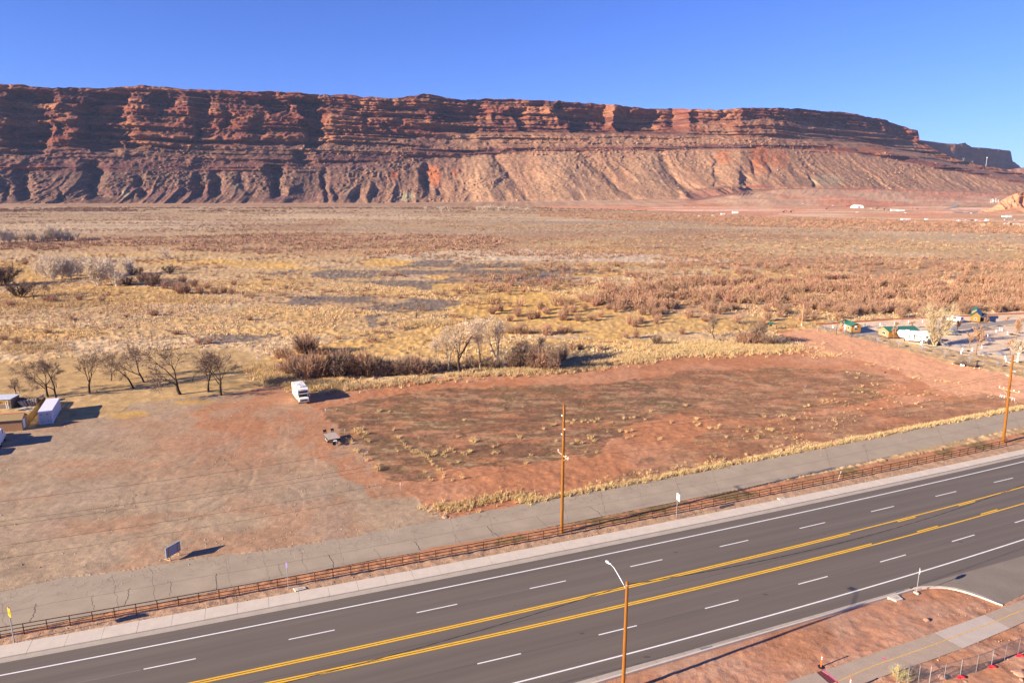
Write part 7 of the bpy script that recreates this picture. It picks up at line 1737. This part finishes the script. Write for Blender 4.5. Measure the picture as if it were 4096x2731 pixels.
# --- the thicket in front of the meadow: big dark shrubs, each its own
M_shA = pmat('russet_twigs', (.36, .21, .135), rnd=.22, var=.1); M_shB = pmat('brown_twigs', (.31, .205, .135), rnd=.25, var=.1); M_shC = pmat('pink_twigs', (.38, .22, .14), rnd=.2, var=.1)
def mk(arrs, mat_, nm):
    out = []
    for V, F in arrs: me = bpy.data.meshes.new(nm); me.from_pydata(V.tolist(), [], F.tolist()); me.materials.append(mat_); me.update(); out.append(me)
    return out
shA, shB, shC = mk(bush_near, M_shA, 'shrub'), mk(bush_near, M_shB, 'shrub'), mk(bush_near, M_shC, 'shrub')
def shrub(meshes, P, h, w_, label, group, i): 
    o = bpy.data.objects.new('shrub', meshes[i % len(meshes)]); C.objects.link(o); o.location = P; o.scale = (w_, w_, h); o.rotation_euler = (0, 0, i * 2.4); return tag(o, label, 'shrub', group)
i = 0
th = [(280, 960, 860, 5.0), (340, 985, 850, 5.0), (400, 1000, 840, 5.0), (470, 1005, 840, 5.5), (540, 1000, 850, 5.0), (620, 990, 830, 4.4), (700, 985, 800, 5.0), (760, 980, 850, 4.2), (840, 985, 830, 4.6), (900, 985, 810, 5.0), (960, 985, 830, 4.6), (1040, 985, 870, 4.2), (1110, 980, 850, 4.4), (1180, 980, 840, 4.6), (1250, 978, 850, 4.8), (1320, 975, 850, 4.6), (1390, 968, 860, 4.4), (1450, 960, 870, 3.8), (1540, 945, 860, 3.4), (1620, 940, 850, 3.4), (1720, 930, 840, 3.4), (1790, 925, 850, 3.4), (1860, 925, 830, 4.0), (1930, 930, 850, 4.0), (430, 815, 690, 5.0), (470, 815, 660, 4.6), (400, 810, 700, 4.2), (240, 850, 760, 4.2), (300, 860, 780, 4.2), (560, 820, 770, 3.4), (620, 815, 770, 3.4), (640, 930, 820, 4.0), (740, 920, 770, 4.2), (1000, 940, 860, 4), (1280, 940, 840, 4.0), (1100, 950, 860, 4), (350, 910, 820, 5.0), (500, 920, 830, 5.0), (440, 940, 830, 4.6), (2060, 930, 800, 4.2), (2130, 925, 780, 4.4), (2200, 930, 770, 4.4), (2270, 935, 780, 4.6), (2340, 935, 790, 4.6), (2110, 660, 590, 3.8), (2170, 660, 600, 3.6), (2040, 660, 590, 3.4), (2320, 670, 600, 3.6)]
for x, y, yt, w_ in th:
    P = cmid(x, y); mt = (shB if i % 3 else shA) if (x > 1000 and y > 900) else (shA, shC, shB, shC)[i % 4]
    shrub(mt, P, max(1.6, hgt(P, 1000 + yt * .5102)) * RG.uniform(.85, 1.3), w_ * RG.uniform(.5, .72), 'dark bare shrub in the thicket along the red field', 'thicket shrubs along the red field', i); i += 1
for x, y, yt, w_ in [(20, 1120, 960, 3.4), (70, 1135, 980, 3.4), (160, 1140, 970, 3.4), (230, 1140, 980, 3.2), (300, 1060, 950, 3.0), (1680, 930, 830, 3.2), (1730, 940, 830, 3.4), (1780, 940, 820, 3.6), (1830, 940, 820, 3.4), (1880, 940, 850, 3.2), (1930, 940, 870, 3.0), (1980, 940, 890, 2.6), (180, 850, 770, 3.2), (280, 850, 780, 3.4), (350, 850, 790, 3.2), (40, 740, 660, 3.6), (100, 735, 660, 3.2), (120, 670, 590, 3.4), (1020, 710, 640, 2.8), (1080, 700, 640, 2.6), (990, 700, 620, 3), (1030, 775, 715, 2.6), (860, 800, 725, 2.2), (1230, 860, 800, 2.4), (870, 890, 810, 2.4), (790, 890, 830, 2.2), (430, 970, 920, 2.4), (370, 980, 920, 2.4), (590, 980, 930, 2.2), (1710, 390, 330, 4.0), (1660, 385, 330, 3.6), (1760, 390, 340, 3.4), (370, 610, 570, 2.6), (320, 655, 610, 2.2)]:
    P = cmr(x, y); shrub(shA if i % 3 else shC, P, max(1.2, hgt(P, 900 + yt * .5102)), w_ * .55, 'bare shrub between the yellow grass and the red dirt', 'shrubs right of the thicket', i); i += 1
for x, y, yt, w_ in [(1700, 770, 660, 4.6), (1650, 740, 650, 4.2), (1760, 760, 660, 4.4), (1880, 770, 680, 4.2), (1830, 700, 620, 4.2), (1720, 660, 580, 4.2), (1950, 720, 660, 3.6), (1560, 720, 630, 4.0), (2020, 770, 700, 3.6), (2110, 760, 690, 3.6), (2200, 690, 630, 3.4), (2180, 770, 700, 3.4), (750, 830, 760, 3.2), (960, 840, 780, 3.0), (1450, 975, 910, 3.6), (1190, 990, 950, 2.6), (450, 1145, 1090, 2.8), (165, 1245, 1160, 2.4), (1660, 1150, 1100, 2.4), (1870, 1240, 1160, 2.4), (1970, 1240, 1170, 2.2), (2350, 1020, 960, 2.4), (40, 1200, 1150, 3.0), (100, 880, 820, 4), (500, 850, 770, 4), (450, 840, 770, 4), (90, 560, 500, 4), (240, 490, 440, 3.6), (540, 350, 310, 4), (330, 360, 320, 4), (1020, 640, 560, 4.4), (1330, 660, 560, 4.4), (1480, 680, 560, 4.6), (1380, 640, 560, 4.4)]:
    P = c1a(x, y); shrub(shA if i % 2 else shC, P, max(1.4, hgt(P, 850 + yt * .42517)), w_ * .6, 'reddish bare shrub near the silver trees on the left', 'shrubs round the silver trees', i); i += 1
# --- the russet tamarisk belt: the nearest ones each their own, the rest of the belt one mass
x, y = sample(Z['bandC'], .17, RG); k = clear(x, y) & (sstep(.40, .54, fbm(x / 17, y / 12, 4, 521)) > RG.random(len(x))); x, y = x[k], y[k]
x2, y2 = sample(pl([(1000, 690), (1100, 640), (1250, 610), (1700, 600), (2352, 610), (2700, 620), (2700, 760), (1800, 745), (1300, 760), (1150, 740)], ov), .012, RG); k = clear(x2, y2, [Z['park']]); x, y = np.concatenate([x, x2[k]]), np.concatenate([y, y2[k]])
o_ = np.argsort(y); x, y = x[o_], y[o_]
for j in range(min(185, len(x))):
    shrub(shC if j % 3 else shA, Vector((x[j], y[j], 0)), RG.uniform(1.9, 3.7), RG.uniform(1.5, 2.4), 'pinkish-brown bare shrub in the belt beyond the yellow meadow', 'russet shrub belt', i); i += 1
x, y = x[185:], y[185:]; n = len(x)
scatter('shrub_belt', bush_mid, pts3(x, y), RG.uniform(2.0, 4.0, n), M_veg, tint(n, (.37, .215, .135)), rng=RG, wide=RG.uniform(.6, .85, n))
# --- brush over the middle distance and beyond
def brushfield(name, poly, dens, thr, seed, col_, h0, h1, protos, sx=30, sy=22, wd=(.8, 1.3)):
    x, y = sample(poly, dens, RG); k = clear(x, y) & ~inpoly(x, y, Z['tail']) & (sstep(thr, thr + .14, fbm(x / sx, y / sy, 4, seed)) > RG.random(len(x)))
    for q in range(7): k &= ~inpoly(x, y, Z['spot%d' % q])
    if name == 'brush': k &= ~(inpoly(x, y, LSTRAW) & (RG.random(len(x)) < .9))
    x, y = x[k], y[k]; n = len(x)
    if n: scatter(name, protos, pts3(x, y), RG.uniform(h0, h1, n), M_veg, tint(n, col_), rng=RG, wide=RG.uniform(*wd, n))
LSTRAW = pl([(-300, 860), (-300, 690), (300, 690), (700, 690), (1000, 730), (900, 760), (600, 790), (300, 815)], ov)
P_mid = pl([(-300, 770), (-300, 560), (2700, 560), (2700, 640), (1900, 700), (1400, 740), (1000, 800), (650, 830)], ov)
brushfield('brush', P_mid, .035, .54, 531, (.36, .22, .14), .9, 2.0, bush_mid)
brushfield('brush', Z['bandA'], .035, .36, 533, (.38, .23, .155), 1.6, 3.2, bush_far, 40, 30)
brushfield('brush', Z['bandD'], .045, .40, 535, (.37, .225, .145), 1.2, 2.6, bush_far, 40, 30)
brushfield('brush', Z['bandB'], .016, .30, 537, (.36, .205, .13), 2.0, 4.0, bush_far, 90, 60)
P_far = pl([(-300, 560), (-300, 482), (2700, 490), (2700, 580)], ov)
brushfield('brush', P_far, .010, .46, 539, (.35, .225, .145), 1.2, 2.6, bush_far, 120, 60, (1.0, 2.0))
brushfield('straw_brush', P_far, .008, .47, 541, (.46, .33, .20), .7, 1.6, bush_far, 90, 50, (1.2, 2.4))
brushfield('straw_brush', P_mid, .05, .44, 543, (.52, .38, .22), .5, 1.0, bush_far, 40, 24, (1.0, 1.8))
brushfield('brush', pl([(-300, 486), (-300, 477), (1300, 477), (2000, 480), (1300, 488)], ov), .004, .4, 545, (.24, .14, .09), 2.5, 5, bush_far, 160, 120, (1.2, 2.2))
brushfield('brush', pl([(1900, 760), (1900, 700), (2700, 680), (2700, 715), (2352, 722), (2100, 735)], ov), .06, .4, 547, (.40, .28, .17), .7, 1.5, bush_mid, 14, 10)
brushfield('brush', pl([(-200, 840), (-200, 700), (500, 690), (900, 700), (900, 800), (560, 830), (300, 815)], ov), .012, .5, 549, (.35, .215, .13), .8, 1.6, bush_mid)
# yellow-green bush by the building-site fence
V, F = shrub_arr(333, 90, 12, wd=.009, spread=1.0); o = npmesh('rabbitbrush', V, F, pmat('pale_yellow_twigs', (.50, .42, .17), var=.15)); o.location = c8(390, 1440); o.scale = (1.05, 1.05, 1.15); tag(o, 'pale yellow-green bush beside the path, left of the chain-link fence', 'bush')
V, F = shrub_arr(334, 60, 10, wd=.012, spread=1.3); o = npmesh('tumbleweed', V, F, M_shB); o.location = c8(630, 1380); o.scale = (.9, .9, .55); tag(o, 'dark dead brush heap behind the fence, right of the yellow bush', 'bush')
# stones in the gravel lot and on the dirt verges
ico = rm[0]; vs = np.array([v.co[:] for v in ico.vertices]); fs_ = np.array([p.vertices[:] for p in ico.polygons])
sk = pl([(1600, 1700), (2352, 1290), (2500, 1400), (2500, 1700)], ov)
x, y = sample(sk, 2.2, RG); Sx = x * E1[0] + y * E1[1]; k = (x * E2[0] + y * E2[1] < L_nback.v(Sx) - .3) & ~inpoly(x, y, PATHP) & ~inpoly(x, y, SIDE); x, y = x[k], y[k]; n = len(x)
import bmesh
b0 = bmesh.new(); bmesh.ops.create_icosphere(b0, subdivisions=1, radius=1); pv_ = np.array([v.co[:] for v in b0.verts]); pf_ = np.array([[v.index for v in f.verts] for f in b0.faces]); b0.free(); pv_[:, 2] *= .6
scatter('stones', [(pv_ * (1 + .25 * np.random.default_rng(q).normal(size=pv_.shape)), pf_) for q in range(4)], pts3(x, y, .0), np.minimum(.02 + RG.exponential(.022, n), .16), M_veg, tint(n, (.46, .28, .19), .3), rng=RG)
x, y = sample(Z['lot'], 2.0, RG); k = (fbm(x / 5, y / 8, 3, 551) > .5) & (y > 60); x, y = x[k], y[k]; n = len(x)
scatter('stones', [(pv_ * (1 + .25 * np.random.default_rng(q).normal(size=pv_.shape)), pf_) for q in range(4)], pts3(x, y, .0), np.minimum(.025 + RG.exponential(.02, n), .12), M_veg, tint(n, (.46, .35, .27), .3), rng=RG)
x, y = along([L_fence.p(s, -1.0) for s in np.linspace(-60, 115, 40)], 2600, .5, RG); n = len(x)
scatter('stones', [(pv_ * (1 + .25 * np.random.default_rng(q).normal(size=pv_.shape)), pf_) for q in range(4)], pts3(x, y, .0), np.minimum(.02 + RG.exponential(.015, n), .1), M_veg, tint(n, (.40, .27, .19), .35), rng=RG)
# ------------------------------------------------------------------ far things: tailings site, railway, masts
bpy.context.view_layer.update()
def hit(x, y):
    o = Vector((0, 0, CAMH)); d = (at_far(x, y, 1000.) - o).normalized(); best = None
    for ob in (cliff, ground):
        ok, loc, n, idx = ob.ray_cast(o, d)
        if ok and (best is None or (loc - o).length < (best - o).length): best = loc
    return best if best else at(x, max(y, 800))
f2 = crop(0, 0, 1)
def fpx(x0, y0, s): return lambda x, y: hit(x0 + x * s, y0 + y * s)
fa = fpx(3200, 780, .37202); fb_ = fpx(2650, 780, .44643); fc_ = fpx(3650, 680, .33185); fd = fpx(2696, 300, .59524); fe = fpx(1300, 300, .59524); fg = fpx(0, 300, .59524)
def mpp(P): return P.y / FOC       # metres per source pixel there
P0 = fa(585, 142); s = mpp(P0); L_ = 98 * .37202 * s
t = thing('storage_tent', 'white arched storage tent at the raw red earth site', 'tent', P0)
H_ = 34 * .37202 * s; m = MB(); prof = [(0, 0), (0, H_ * .45), (L_ * .12, H_ * .75), (L_ * .3, H_ * .95), (L_ * .5, H_), (L_ * .7, H_ * .95), (L_ * .88, H_ * .75), (L_, H_ * .45), (L_, 0)]; m.extr(prof, 'y', 0, L_ * .9); m.build('canopy', M_wh, t)
m = MB(); m.box(L_ * .38, -.3, 0, L_ * .62, 0, H_ * .6); m.build('door', M_bk, t)
P0 = fa(492, 129); L_ = 96 * .37202 * mpp(P0); t = thing('long_shed', 'long low red shed behind the white tent', 'shed', P0); h_ = 13 * .372 * mpp(P0); m = MB(); m.box(0, 0, 0, L_, 6, h_ * .8); m.build('wall', pmat('red_wall', (.42, .06, .05)), t); m = MB(); m.extr([(-.5, h_ * .8), (3, h_), (6.5, h_ * .8)], 'x', -.5, L_ + .5); m.build('roof', pmat('dark_red_roof', (.33, .05, .045)), t)
def block(P, w_, h_, label, cat, name, mat_, d_=None, roof=True):
    s = mpp(P); w_ *= s; h_ *= s; t = thing(name, label, cat, P); d_ = d_ or min(w_, 6); m = MB(); m.box(-w_ / 2, 0, .3, w_ / 2, d_, h_); m.build('body', mat_, t)
    m = MB(); m.box(-w_ / 2 - .15, -.15, h_, w_ / 2 + .15, d_ + .15, h_ + .25); m.build('roof', M_wh, t)
    m = MB()
    for k in range(4): m.box(-w_ / 2 + w_ * (k + .2) / 4, -.04, h_ * .45, -w_ / 2 + w_ * (k + .75) / 4, .0, h_ * .8)
    m.build('window', M_glass, t); return t
for (P, w_, h_, lab) in ((fb_(655, 167), 21, 7.5, 'white site cabin in the middle of the red earth, near the shrub line'), (fb_(545, 178), 15, 5, 'cream site cabin left of the white one'), (fb_(330, 197), 7, 4, 'small white hut at the edge of the red earth'), (fb_(451, 195), 6, 6, 'little white cube hut between the huts'), (fa(1145, 273), 30, 6, 'long white office cabin at the right of the red earth'), (fa(1010, 172), 20, 6, 'white cabin in the parked row below the hill, left'), (fa(1090, 176), 26, 6, 'white cabin in the parked row below the hill, right'), (fc_(175, 603), 9, 5, 'white hut alone on the red earth strip'), (fc_(908, 615), 10, 6, 'white hut right of the parked vehicles'), (fc_(1170, 573), 18, 7, 'white box trailer below the red knoll'), (fc_(1108, 570), 10, 5, 'small white box trailer left of the larger one')):
    block(P, w_, h_, lab, 'site cabin', 'site_cabin', M_wh)
M_pick = [pmat('white_car', (.75, .75, .76), rough=.4), pmat('silver_car', (.45, .46, .5), rough=.4), pmat('dark_car', (.05, .055, .07), rough=.4), pmat('yellow_machine', (.60, .36, .03), rough=.6)]
def fcar(P, k, lab, style='truck', L_=5.2, rz=0.1): return car('parked_vehicle', P, rz, lab, M_pick[k], L_, 2.0, 1.8, style, False, 'vehicles at the red earth site')
for j, (x, y) in enumerate([(1100, 657), (1118, 660), (1138, 662), (1160, 660), (1210, 663), (1240, 664), (1262, 665), (1282, 664)]): fcar(fc_(x, y), j % 2, 'pale car in the row parked below the red knoll', 'car', 4.6)
for (cmx, x, y, k, st_, lab) in ((fc_, 535, 618, 0, 'truck', 'white pickup beside the tree on the red strip'), (fc_, 620, 615, 1, 'truck', 'silver truck right of the white pickup'), (fc_, 698, 614, 2, 'car', 'dark car alone on the red strip'), (fc_, 755, 612, 0, 'car', 'white car between the trucks and the hut'), (fc_, 690, 528, 0, 'truck', 'white truck at the end of the grey bend'), (fc_, 865, 620, 0, 'truck', 'white truck in front of the white hut'), (fc_, 905, 657, 3, 'truck', 'yellow machine below the white hut'), (fc_, 1105, 607, 1, 'car', 'grey car right below the box trailers'), (fc_, 1225, 607, 1, 'car', 'greenish car at the right edge under the knoll'), (fb_, 275, 115, 0, 'truck', 'white truck on the upper left of the red earth'), (fb_, 965, 125, 3, 'truck', 'yellow loader on the red earth, right'), (fb_, 515, 88, 3, 'truck', 'yellow scraper at the top edge of the red earth'), (fb_, 560, 94, 3, 'truck', 'yellow scraper following another at the top edge'), (fb_, 190, 98, 2, 'truck', 'dark machine on the left of the red earth'), (fb_, 1255, 82, 0, 'car', 'white car on the far upper track'), (fa, 30, 160, 3, 'truck', 'yellow dumper in the middle of the red earth'), (fa, 345, 118, 0, 'truck', 'white truck left of the long red shed'), (fa, 600, 193, 0, 'truck', 'white truck on the spoil bank'), (fa, 755, 150, 0, 'truck', 'white truck right of the tent'), (fa, 940, 163, 2, 'truck', 'dark truck in the parked row'), (fa, 1120, 198, 0, 'truck', 'white truck below the parked row'), (fa, 1250, 150, 2, 'truck', 'dark truck at the foot of the pole')): fcar(cmx(x, y), k, lab, st_, 5.6)
def excav(P, lab):
    t = thing('excavator', lab, 'excavator', P); m = MB(); m.box(-2, -1.3, 0, 2, -.5, .9); m.box(-2, .5, 0, 2, 1.3, .9); m.build('tracks', M_blk, t); m = MB(); m.box(-1.6, -1.2, 1.0, 1.2, 1.2, 2.6); m.box(.2, -1.2, 2.6, 1.3, 0, 3.6); m.build('cab', M_frm, t); m = MB(); m.beam((1.2, .3, 2.2), (4.2, .3, 5.4), .5, .6); m.beam((4.2, .3, 5.4), (7, .3, 2.6), .4, .5); m.build('boom', M_frm, t); m = MB(); m.box(6.6, -.2, 1.4, 7.6, .8, 2.6); m.build('bucket', M_frm, t)
excav(fb_(1085, 156), 'dark excavator reaching right on the red earth'); excav(fb_(1150, 154), 'second dark excavator close beside the first'); excav(fa(825, 152), 'dark excavator right of the white tent'); excav(fa(905, 160), 'large dark excavator in the parked row'); excav(fa(285, 152), 'yellow and dark excavator left of the spoil bank')
# railway wagons on the bench
Pr0 = fd(470, 753); Pr1 = at_far(2696 + 640 * .59524, 300 + 753 * .59524, Pr0.y)
n = 12; t0 = None
for k in range(n):
    P = Pr0.lerp(Pr1, k / n); L_ = (Pr1 - Pr0).length / n
    t = thing('rail_wagon', 'red rail wagon in the train on the bench below the slope', 'rail wagon', P + Vector((0, -3, 1)), ang(Pr1 - Pr0), 'red train on the bench'); m = MB(); m.box(.4, -1.4, 1.0, L_ - .4, 1.4, 3.6); m.build('body', pmat('wagon_red', (.50, .035, .035)) if k == 0 else bpy.data.materials['wagon_red'], t)
    m = MB(); m.box(.8, -1.2, 0, 2.4, 1.2, 1.0); m.box(L_ - 2.4, -1.2, 0, L_ - .8, 1.2, 1.0); m.build('bogie', M_blk, t)
# pylons, mast, white frames, power poles
def pylon(P, h, lab):
    t = thing('pylon', lab, 'pylon', P); m = MB(); b_ = h * .18; legs = [(-b_, -b_), (b_, -b_), (b_, b_), (-b_, b_)]
    for x, y in legs: m.beam((x, y, -1), (x * .3, y * .3, h * .8), h * .018, h * .018)
    for k in range(4):
        f0, f1 = 1 - .7 * k / 4 / .8 * .8, 1 - .7 * (k + 1) / 4
        for a, b2 in zip(legs, legs[1:] + legs[:1]): m.beam((a[0] * f0, a[1] * f0, h * .8 * k / 4), (b2[0] * f1, b2[1] * f1, h * .8 * (k + 1) / 4), h * .012, h * .012)
    m.build('tower', M_steel, t); m = MB(); m.beam((-h * .45, 0, h * .8), (h * .45, 0, h * .8), h * .02, h * .03); m.beam((-h * .25, 0, h), (h * .25, 0, h), h * .02, h * .03); m.beam((-h * .25, 0, h), (-h * .06, 0, h * .75), h * .015, h * .015); m.beam((h * .25, 0, h), (h * .06, 0, h * .75), h * .015, h * .015); m.build('crossarm', M_steel, t)
P = fd(1942, 590); pylon(P, 30 * .595 * mpp(P), 'steel lattice pylon on the ridge, the taller of the pair'); P = fd(2002, 601); pylon(P, 22 * .595 * mpp(P), 'wide lower pylon right of the taller one on the ridge')
P = fd(2095, 617); h_ = 60 * .595 * mpp(P); t = thing('radio_mast', 'tall slim mast with a white head on the ridge', 'mast', P); m = MB(); m.tube([(0, 0, -1), (0, 0, h_)], [.9, .6], 6); m.build('pole', M_alum, t); m = MB(); m.lathe([(2.0, h_ - 5), (2.2, h_ - 3), (2.0, h_)], 10); m.build('antenna', M_wh, t)
P0 = fc_(960, 395); s = mpp(P0); t = thing('white_frames', 'group of white steel frames standing left of the red knoll', 'steel frames', P0); m = MB()
for x, h_ in ((-18, 45), (0, 50), (12, 42), (38, 52), (55, 30), (72, 34)): m.beam((x * .332 * s, 0, -1), (x * .332 * s, 0, h_ * .332 * s), .8, .8)
m.beam((-18 * .332 * s, 0, 12 * .332 * s), (12 * .332 * s, 0, 12 * .332 * s), .7, .7); m.beam((12 * .332 * s, 0, 25 * .332 * s), (38 * .332 * s, 0, 25 * .332 * s), .7, .7); m.build('frame', M_wh, t)
def ppole(P, h, lab): 
    t = thing('power_pole', lab, 'power pole', P, 0, 'far power poles'); m = MB(); m.tube([(0, 0, -1), (0, 0, h)], [.42, .3], 6); m.build('pole', M_brd2, t); m = MB(); m.beam((-h * .12, 0, h * .92), (h * .12, 0, h * .92), .35, .35); m.build('crossarm', M_brd2, t)
for cmx, x, y, h in ((fe, 248, 881, 34), (fe, 433, 861, 26), (fe, 638, 879, 40), (fe, 1015, 881, 42), (fg, 2030, 881, 40), (fg, 1607, 881, 34), (fg, 1200, 881, 30), (fg, 380, 881, 30)): P = cmx(x, y); ppole(P, h * .595 * mpp(P), 'thin power pole in the line along the cliff foot')
for x, y, yt in ((682, 570, 510), (898, 592, 530), (1140, 610, 555), (485, 548, 500)): P = fc_(x, y); ppole(P, (y - yt) * .332 * mpp(P), 'thin power pole on the plain left of the red knoll')
P = fa(1205, 182); ppole(P, 85 * .372 * mpp(P), 'tall dark power pole right of the parked row')
P0 = fc_(1180, 685); block(P0, 9, 17, 'tan square tower block near the parked row', 'tower', 'water_tower', M_ply, 3)
P = fc_(560, 695); tree('spread2', P, 75 * .332 * mpp(P), 'wide bare tree before the red earth strip, far right', wide=1.6)
for x, y, yt in ((850, 690, 640), (40, 650, 610), (1310, 700, 640)): P = fc_(x, y); tree('silver1', P, (y - yt) * .332 * mpp(P), 'pale bare tree near the red earth strip', 'silver_tree', group='pale trees at the red strip', wide=1.6)
# grey bends of the road that climbs out of the valley
for nm, pts, wd in (('far_road', [(545, 505), (570, 520), (620, 525), (680, 522), (740, 508), (815, 497)], 9), ('far_road', [(390, 474), (440, 465), (500, 448), (530, 430), (520, 415), (480, 405)], 6)):
    m = MB(); q = [fc_(*p) + Vector((0, 0, .4)) for p in pts]; vs = []
    for i_, p in enumerate(q):
        d = (q[min(i_ + 1, len(q) - 1)] - q[max(i_ - 1, 0)]); d.z = 0; d.normalize(); n_ = Vector((-d.y, d.x, 0)) * wd; vs += [tuple(p - n_), tuple(p + n_)]
    m.add(vs, [(2 * i_, 2 * i_ + 2, 2 * i_ + 3, 2 * i_ + 1) for i_ in range(len(q) - 1)]); tag(m.build(nm, M_lane), kind='structure')
# boulders on the scree, beyond counting
B_ = np.random.default_rng(5); nb = 5200; Uu = B_.uniform(300, 2150, nb); ix = np.clip(((Uu - U[0]) / (U[1] - U[0])).astype(int), 0, NU - 1)
rowsT = np.nonzero((lev[:, 0] > 1.02) & (lev[:, 0] < 3.9))[0]; rr_ = rowsT[(B_.random(nb) ** .8 * len(rowsT)).astype(int)]
Pb = np.stack([cXd[rr_, ix], cYd[rr_, ix], cZd[rr_, ix]], 1); k = sstep(.42, .6, fbm(Pb[:, 0] / 110, Pb[:, 2] / 60, 3, 601)) > B_.random(nb); Pb = Pb[k]; n = len(Pb)
scatter('boulders', [(pv_ * (1 + .3 * np.random.default_rng(q).normal(size=pv_.shape)), pf_) for q in range(5)], Pb, np.minimum(1.2 + B_.exponential(1.1, n), 6.5), M_veg, np.clip(np.array([.36, .205, .12])[None] * B_.uniform(.6, 1.25, (n, 1)), .02, .8) * np.where(Uu[k] > 1000, 1, .75)[:, None], rng=B_)
# ------------------------------------------------------------------ thin desert haze: one even box of air round everything but the sky
mb = MB(); mb.box(-7200, -420, -4.6, 7200, 9300, 720)
m_, nt_, b_ = nmat('haze'); nt_.nodes.remove(b_); pv2 = nt_.nodes.new('ShaderNodeVolumePrincipled')
pv2.inputs['Color'].default_value = (.44, .62, 1.0, 1); pv2.inputs['Density'].default_value = 2.3e-5; pv2.inputs['Anisotropy'].default_value = 0
nt_.links.new(pv2.outputs[0], [n for n in nt_.nodes if n.type == 'OUTPUT_MATERIAL'][0].inputs['Volume'])
tag(mb.build('haze', m_), kind='stuff')
